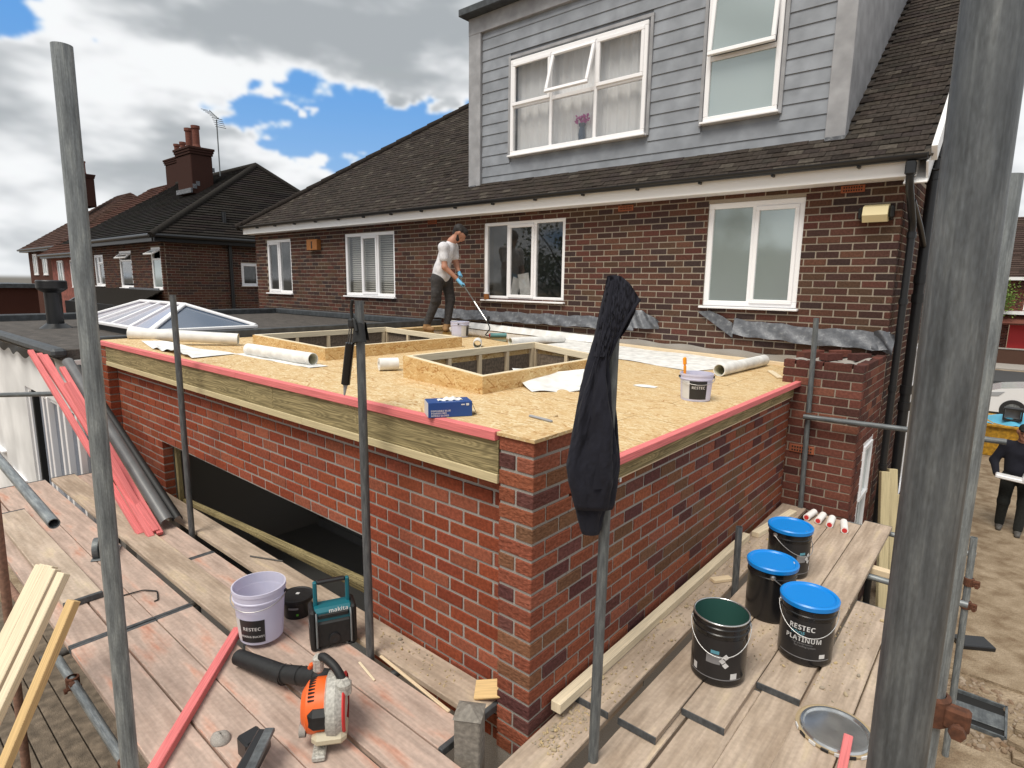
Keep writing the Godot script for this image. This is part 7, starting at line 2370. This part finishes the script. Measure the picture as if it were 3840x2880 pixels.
func car() -> void:
	var t := thing("parked_car", "white hatchback parked across the end of the drive behind the skip", "car", Vector3(1.12, GR, -20.3))
	# side profile, nose to the left (-x), near side at z = 0
	var prof := PackedVector2Array([Vector2(0.0, 0.30), Vector2(0.0, 0.62), Vector2(0.10, 0.80), Vector2(0.45, 0.92), Vector2(1.15, 1.02), Vector2(1.75, 1.44), Vector2(2.2, 1.52), Vector2(3.1, 1.50), Vector2(3.7, 1.30), Vector2(3.95, 0.95), Vector2(4.0, 0.40), Vector2(3.9, 0.25), Vector2(3.5, 0.22), Vector2(0.15, 0.22)])
	var m := MB.new()
	m.prism(prof, 1.66, Transform3D(Basis(), Vector3(0, 0, 0)))
	put("body", m, M.car_paint, t)
	var gl := MB.new()
	gl.prism(PackedVector2Array([Vector2(1.28, 1.04), Vector2(1.80, 1.40), Vector2(2.35, 1.45), Vector2(2.35, 1.03)]), 0.01, Transform3D(Basis(), Vector3(0, 0, 0.012)))
	gl.prism(PackedVector2Array([Vector2(2.42, 1.03), Vector2(2.42, 1.45), Vector2(3.1, 1.43), Vector2(3.5, 1.05)]), 0.01, Transform3D(Basis(), Vector3(0, 0, 0.012)))
	put("window", gl, M.glass_blue, t)
	var ws := MB.new()
	ws.quad(Vector3(1.16, 1.035, -0.12), Vector3(1.16, 1.035, -1.54), Vector3(1.74, 1.445, -1.45), Vector3(1.74, 1.445, -0.2))
	put("windscreen", ws, M.glass_blue, t)
	for z in [0.012, -1.665]:
		var hl := MB.new()
		hl.prism(PackedVector2Array([Vector2(0.04, 0.66), Vector2(0.12, 0.78), Vector2(0.55, 0.84), Vector2(0.42, 0.70)]), 0.02, Transform3D(Basis(), Vector3(0, 0, z)))
		put("headlight", hl, M.headlamp, t)
	var gr := MB.new()
	gr.cube(Vector3(-0.005, 0.42, -0.83), Vector3(0.02, 0.16, 1.2))
	gr.cube(Vector3(0.10, 0.38, 0.006), Vector3(0.25, 0.10, 0.02))
	put("grille", gr, M.black_plastic, t)
	for x in [0.78, 3.2]:
		var w := part("wheel", t)
		var ty := MB.new()
		ty.lathe(Transform3D(Basis(Vector3.RIGHT, PI / 2), Vector3(x, 0.31, 0.02)), [Vector2(0.2, 0.01), Vector2(0.30, 0.005), Vector2(0.31, -0.02), Vector2(0.31, -0.18), Vector2(0, -0.2)], 32)
		put("tyre", ty, M.tyre, w)
		var ri := MB.new()
		ri.lathe(Transform3D(Basis(Vector3.RIGHT, PI / 2), Vector3(x, 0.31, 0.025)), [Vector2(0, 0.0), Vector2(0.2, 0.0), Vector2(0.2, -0.02)], 24)
		put("rim", ri, M.galv, w)
	var mr := MB.new()
	mr.cube(Vector3(1.42, 1.08, 0.09), Vector3(0.10, 0.13, 0.16), 0.03)
	put("mirror", mr, M.car_paint, t)

func street() -> void:
	var t := thing("street_house", "red brick house with a brown roof and red door across the street", "house")
	var bl := []
	var wb := MB.new()
	var holes := [Rect2(1.45, -2.75, 0.95, 2.0), Rect2(3.2, -2.0, 1.6, 1.3), Rect2(1.9, -0.1, 1.5, 1.2)]
	wall_body(wb, Vector3(0, 0, -38.02), Vector3.RIGHT, Vector3.BACK, -6.0, 9.0, GR, 1.5, holes, 0.3)
	var wall := put("front_wall", wb, M.mortar_old, t)
	lay(bl, Vector3(0, 0, -38.0), Vector3.RIGHT, Vector3.BACK, -0.5, 4.5, 1.45, GR, 0.082, 0.246, 0.012, 0.0, holes, PAL_PIER, false, wall)
	set_bricks(t, bl, 0)
	var rf := MB.new()
	stepped_slope(rf, Vector3(-6.4, 1.5, -37.6), Vector3(9.4, 1.5, -37.6), Vector3(9.4, 4.9, -42.0), Vector3(-6.4, 4.9, -42.0), 30, Color(0.10, 0.07, 0.06))
	rf.col = Color(0.09, 0.06, 0.05)
	rf.quad(Vector3(9.4, 1.5, -46.5), Vector3(-6.4, 1.5, -46.5), Vector3(-6.4, 4.9, -42.0), Vector3(9.4, 4.9, -42.0))
	put("roof", rf, M.tile, t)
	var gu := MB.new()
	gu.cube(Vector3(1.5, 1.46, -37.55), Vector3(15.9, 0.16, 0.14))
	gu.cube(Vector3(2.4, -0.25, -37.6), Vector3(4.4, 0.16, 0.9))
	put("gutter", gu, M.white_board, t)
	var cn := MB.new()
	cn.box(Transform3D(Basis(Vector3.RIGHT, 0.6), Vector3(2.4, -0.5, -37.5)), Vector3(4.4, 0.1, 1.1))
	put("canopy_roof", cn, M.terracotta, t)
	var dm := MB.new()
	dm.cube(Vector3(1.92, -1.75, -37.95), Vector3(0.9, 2.0, 0.06), 0.01)
	put("door", dm, M.red_end, t)
	window(t, Vector3(3.2, -2.0, -38.0), Vector3.RIGHT, 1.6, 1.3, [[0, 0, 0.5, 1, false], [0.5, 0, 1, 1, true]], M.glass, {})
	window(t, Vector3(1.9, -0.1, -38.0), Vector3.RIGHT, 1.5, 1.2, [[0, 0, 0.5, 1, false], [0.5, 0, 1, 1, true]], M.glass, {})
	var gw := thing("garden_wall", "low brick garden wall along the far pavement", "wall")
	var gm := MB.new()
	gm.col = Color(0.16, 0.09, 0.065)
	gm.cube(Vector3(4, GR + 0.42, -37.35), Vector3(14, 0.75, 0.22))
	put("brick_course", gm, M.brick, gw)
	var gc := MB.new()
	gc.cube(Vector3(4, GR + 0.82, -37.35), Vector3(14, 0.06, 0.28), 0.01)
	put("coping", gc, M.mortar, gw)
	# shrub by the house across the street
	var s := thing("shrub", "light green shrub beside the house across the street", "shrub")
	var lm := MB.new()
	for i in 700:
		var p := Vector3(rng.randfn(0, 0.32), rng.randfn(0, 0.35), rng.randfn(0, 0.3)) + Vector3(1.02, 0.45, -37.1)
		lm.box(Transform3D(Basis(Vector3(rng.randf() - 0.5, rng.randf() - 0.5, rng.randf() - 0.5).normalized(), rng.randf() * 6), p), Vector3(0.09, 0.003, 0.05))
	put("foliage", lm, mat_bush(), s)
	var st := MB.new()
	st.tube([Vector3(1.02, GR, -37.1), Vector3(1.02, 0.4, -37.1)], 0.03, 6)
	put("stem", st, M.bark, s)

func mat_bush() -> Material:
	if not M.has("bush"): mat("bush", lin(0.14, 0.22, 0.04), 0.8, {"back": Color(0.3, 0.4, 0.1)})
	return M.bush

func tree(label: String, at: Vector3, h: float, w: float, sd: int) -> void:
	var t := thing("garden_tree", label, "tree")
	var r2 := RandomNumberGenerator.new()
	r2.seed = sd
	var m := MB.new()
	m.tube([at, at + Vector3(0.1, h * 0.3, 0), at + Vector3(0.0, h * 0.7, 0.1)], 0.22, 8, true, 0.07)
	var tips := []
	for i in 18:
		var a := r2.randf() * TAU
		var b := at + Vector3.UP * h * r2.randf_range(0.3, 0.65)
		var e := b + Vector3(cos(a) * w * r2.randf_range(0.4, 0.9), h * r2.randf_range(0.1, 0.35), sin(a) * w * r2.randf_range(0.4, 0.9))
		m.tube([b, b.lerp(e, 0.5) + Vector3.UP * 0.2, e], 0.06, 5, false, 0.02)
		tips.append(e)
	put("trunk", m, M.bark, t)
	var l := MB.new()
	for e in tips:
		for k in 120:
			var p: Vector3 = e + Vector3(r2.randfn(0, w * 0.16), r2.randfn(0, h * 0.06), r2.randfn(0, w * 0.16))
			l.box(Transform3D(Basis(Vector3(r2.randf() - 0.5, r2.randf() - 0.5, r2.randf() - 0.5).normalized(), r2.randf() * 6), p), Vector3(0.16, 0.004, 0.10))
	put("crown", l, M.leaf, t)

func behind() -> void:
	# what the panes of the rear windows mirror: the gardens, trees and houses beyond the scaffold
	far_house("garden_house", "brick house beyond the rear garden, mirrored in the window panes", Vector3(-15.0, 0, 42), 17.0, 8.0, 0.7, 3.9, Color(0.06, 0.05, 0.045), M.brick, 2, Vector3(-11, 3.2, 38.0))
	tree("tall bare-branched garden tree mirrored in the middle window", Vector3(-9.5, GR, 15), 8.0, 2.6, 3)
	tree("leafy garden tree beyond the neighbour's garden", Vector3(-17.0, GR, 13), 7.0, 2.8, 4)

func _ready() -> void:
	rng.seed = 20240611
	view()
	materials()
	ground()
	house()
	extension()
	neighbour()
	bg_houses()
	behind()
	scaffold()
	deck_things()
	scaffold_things()
	roofer()
	walker()
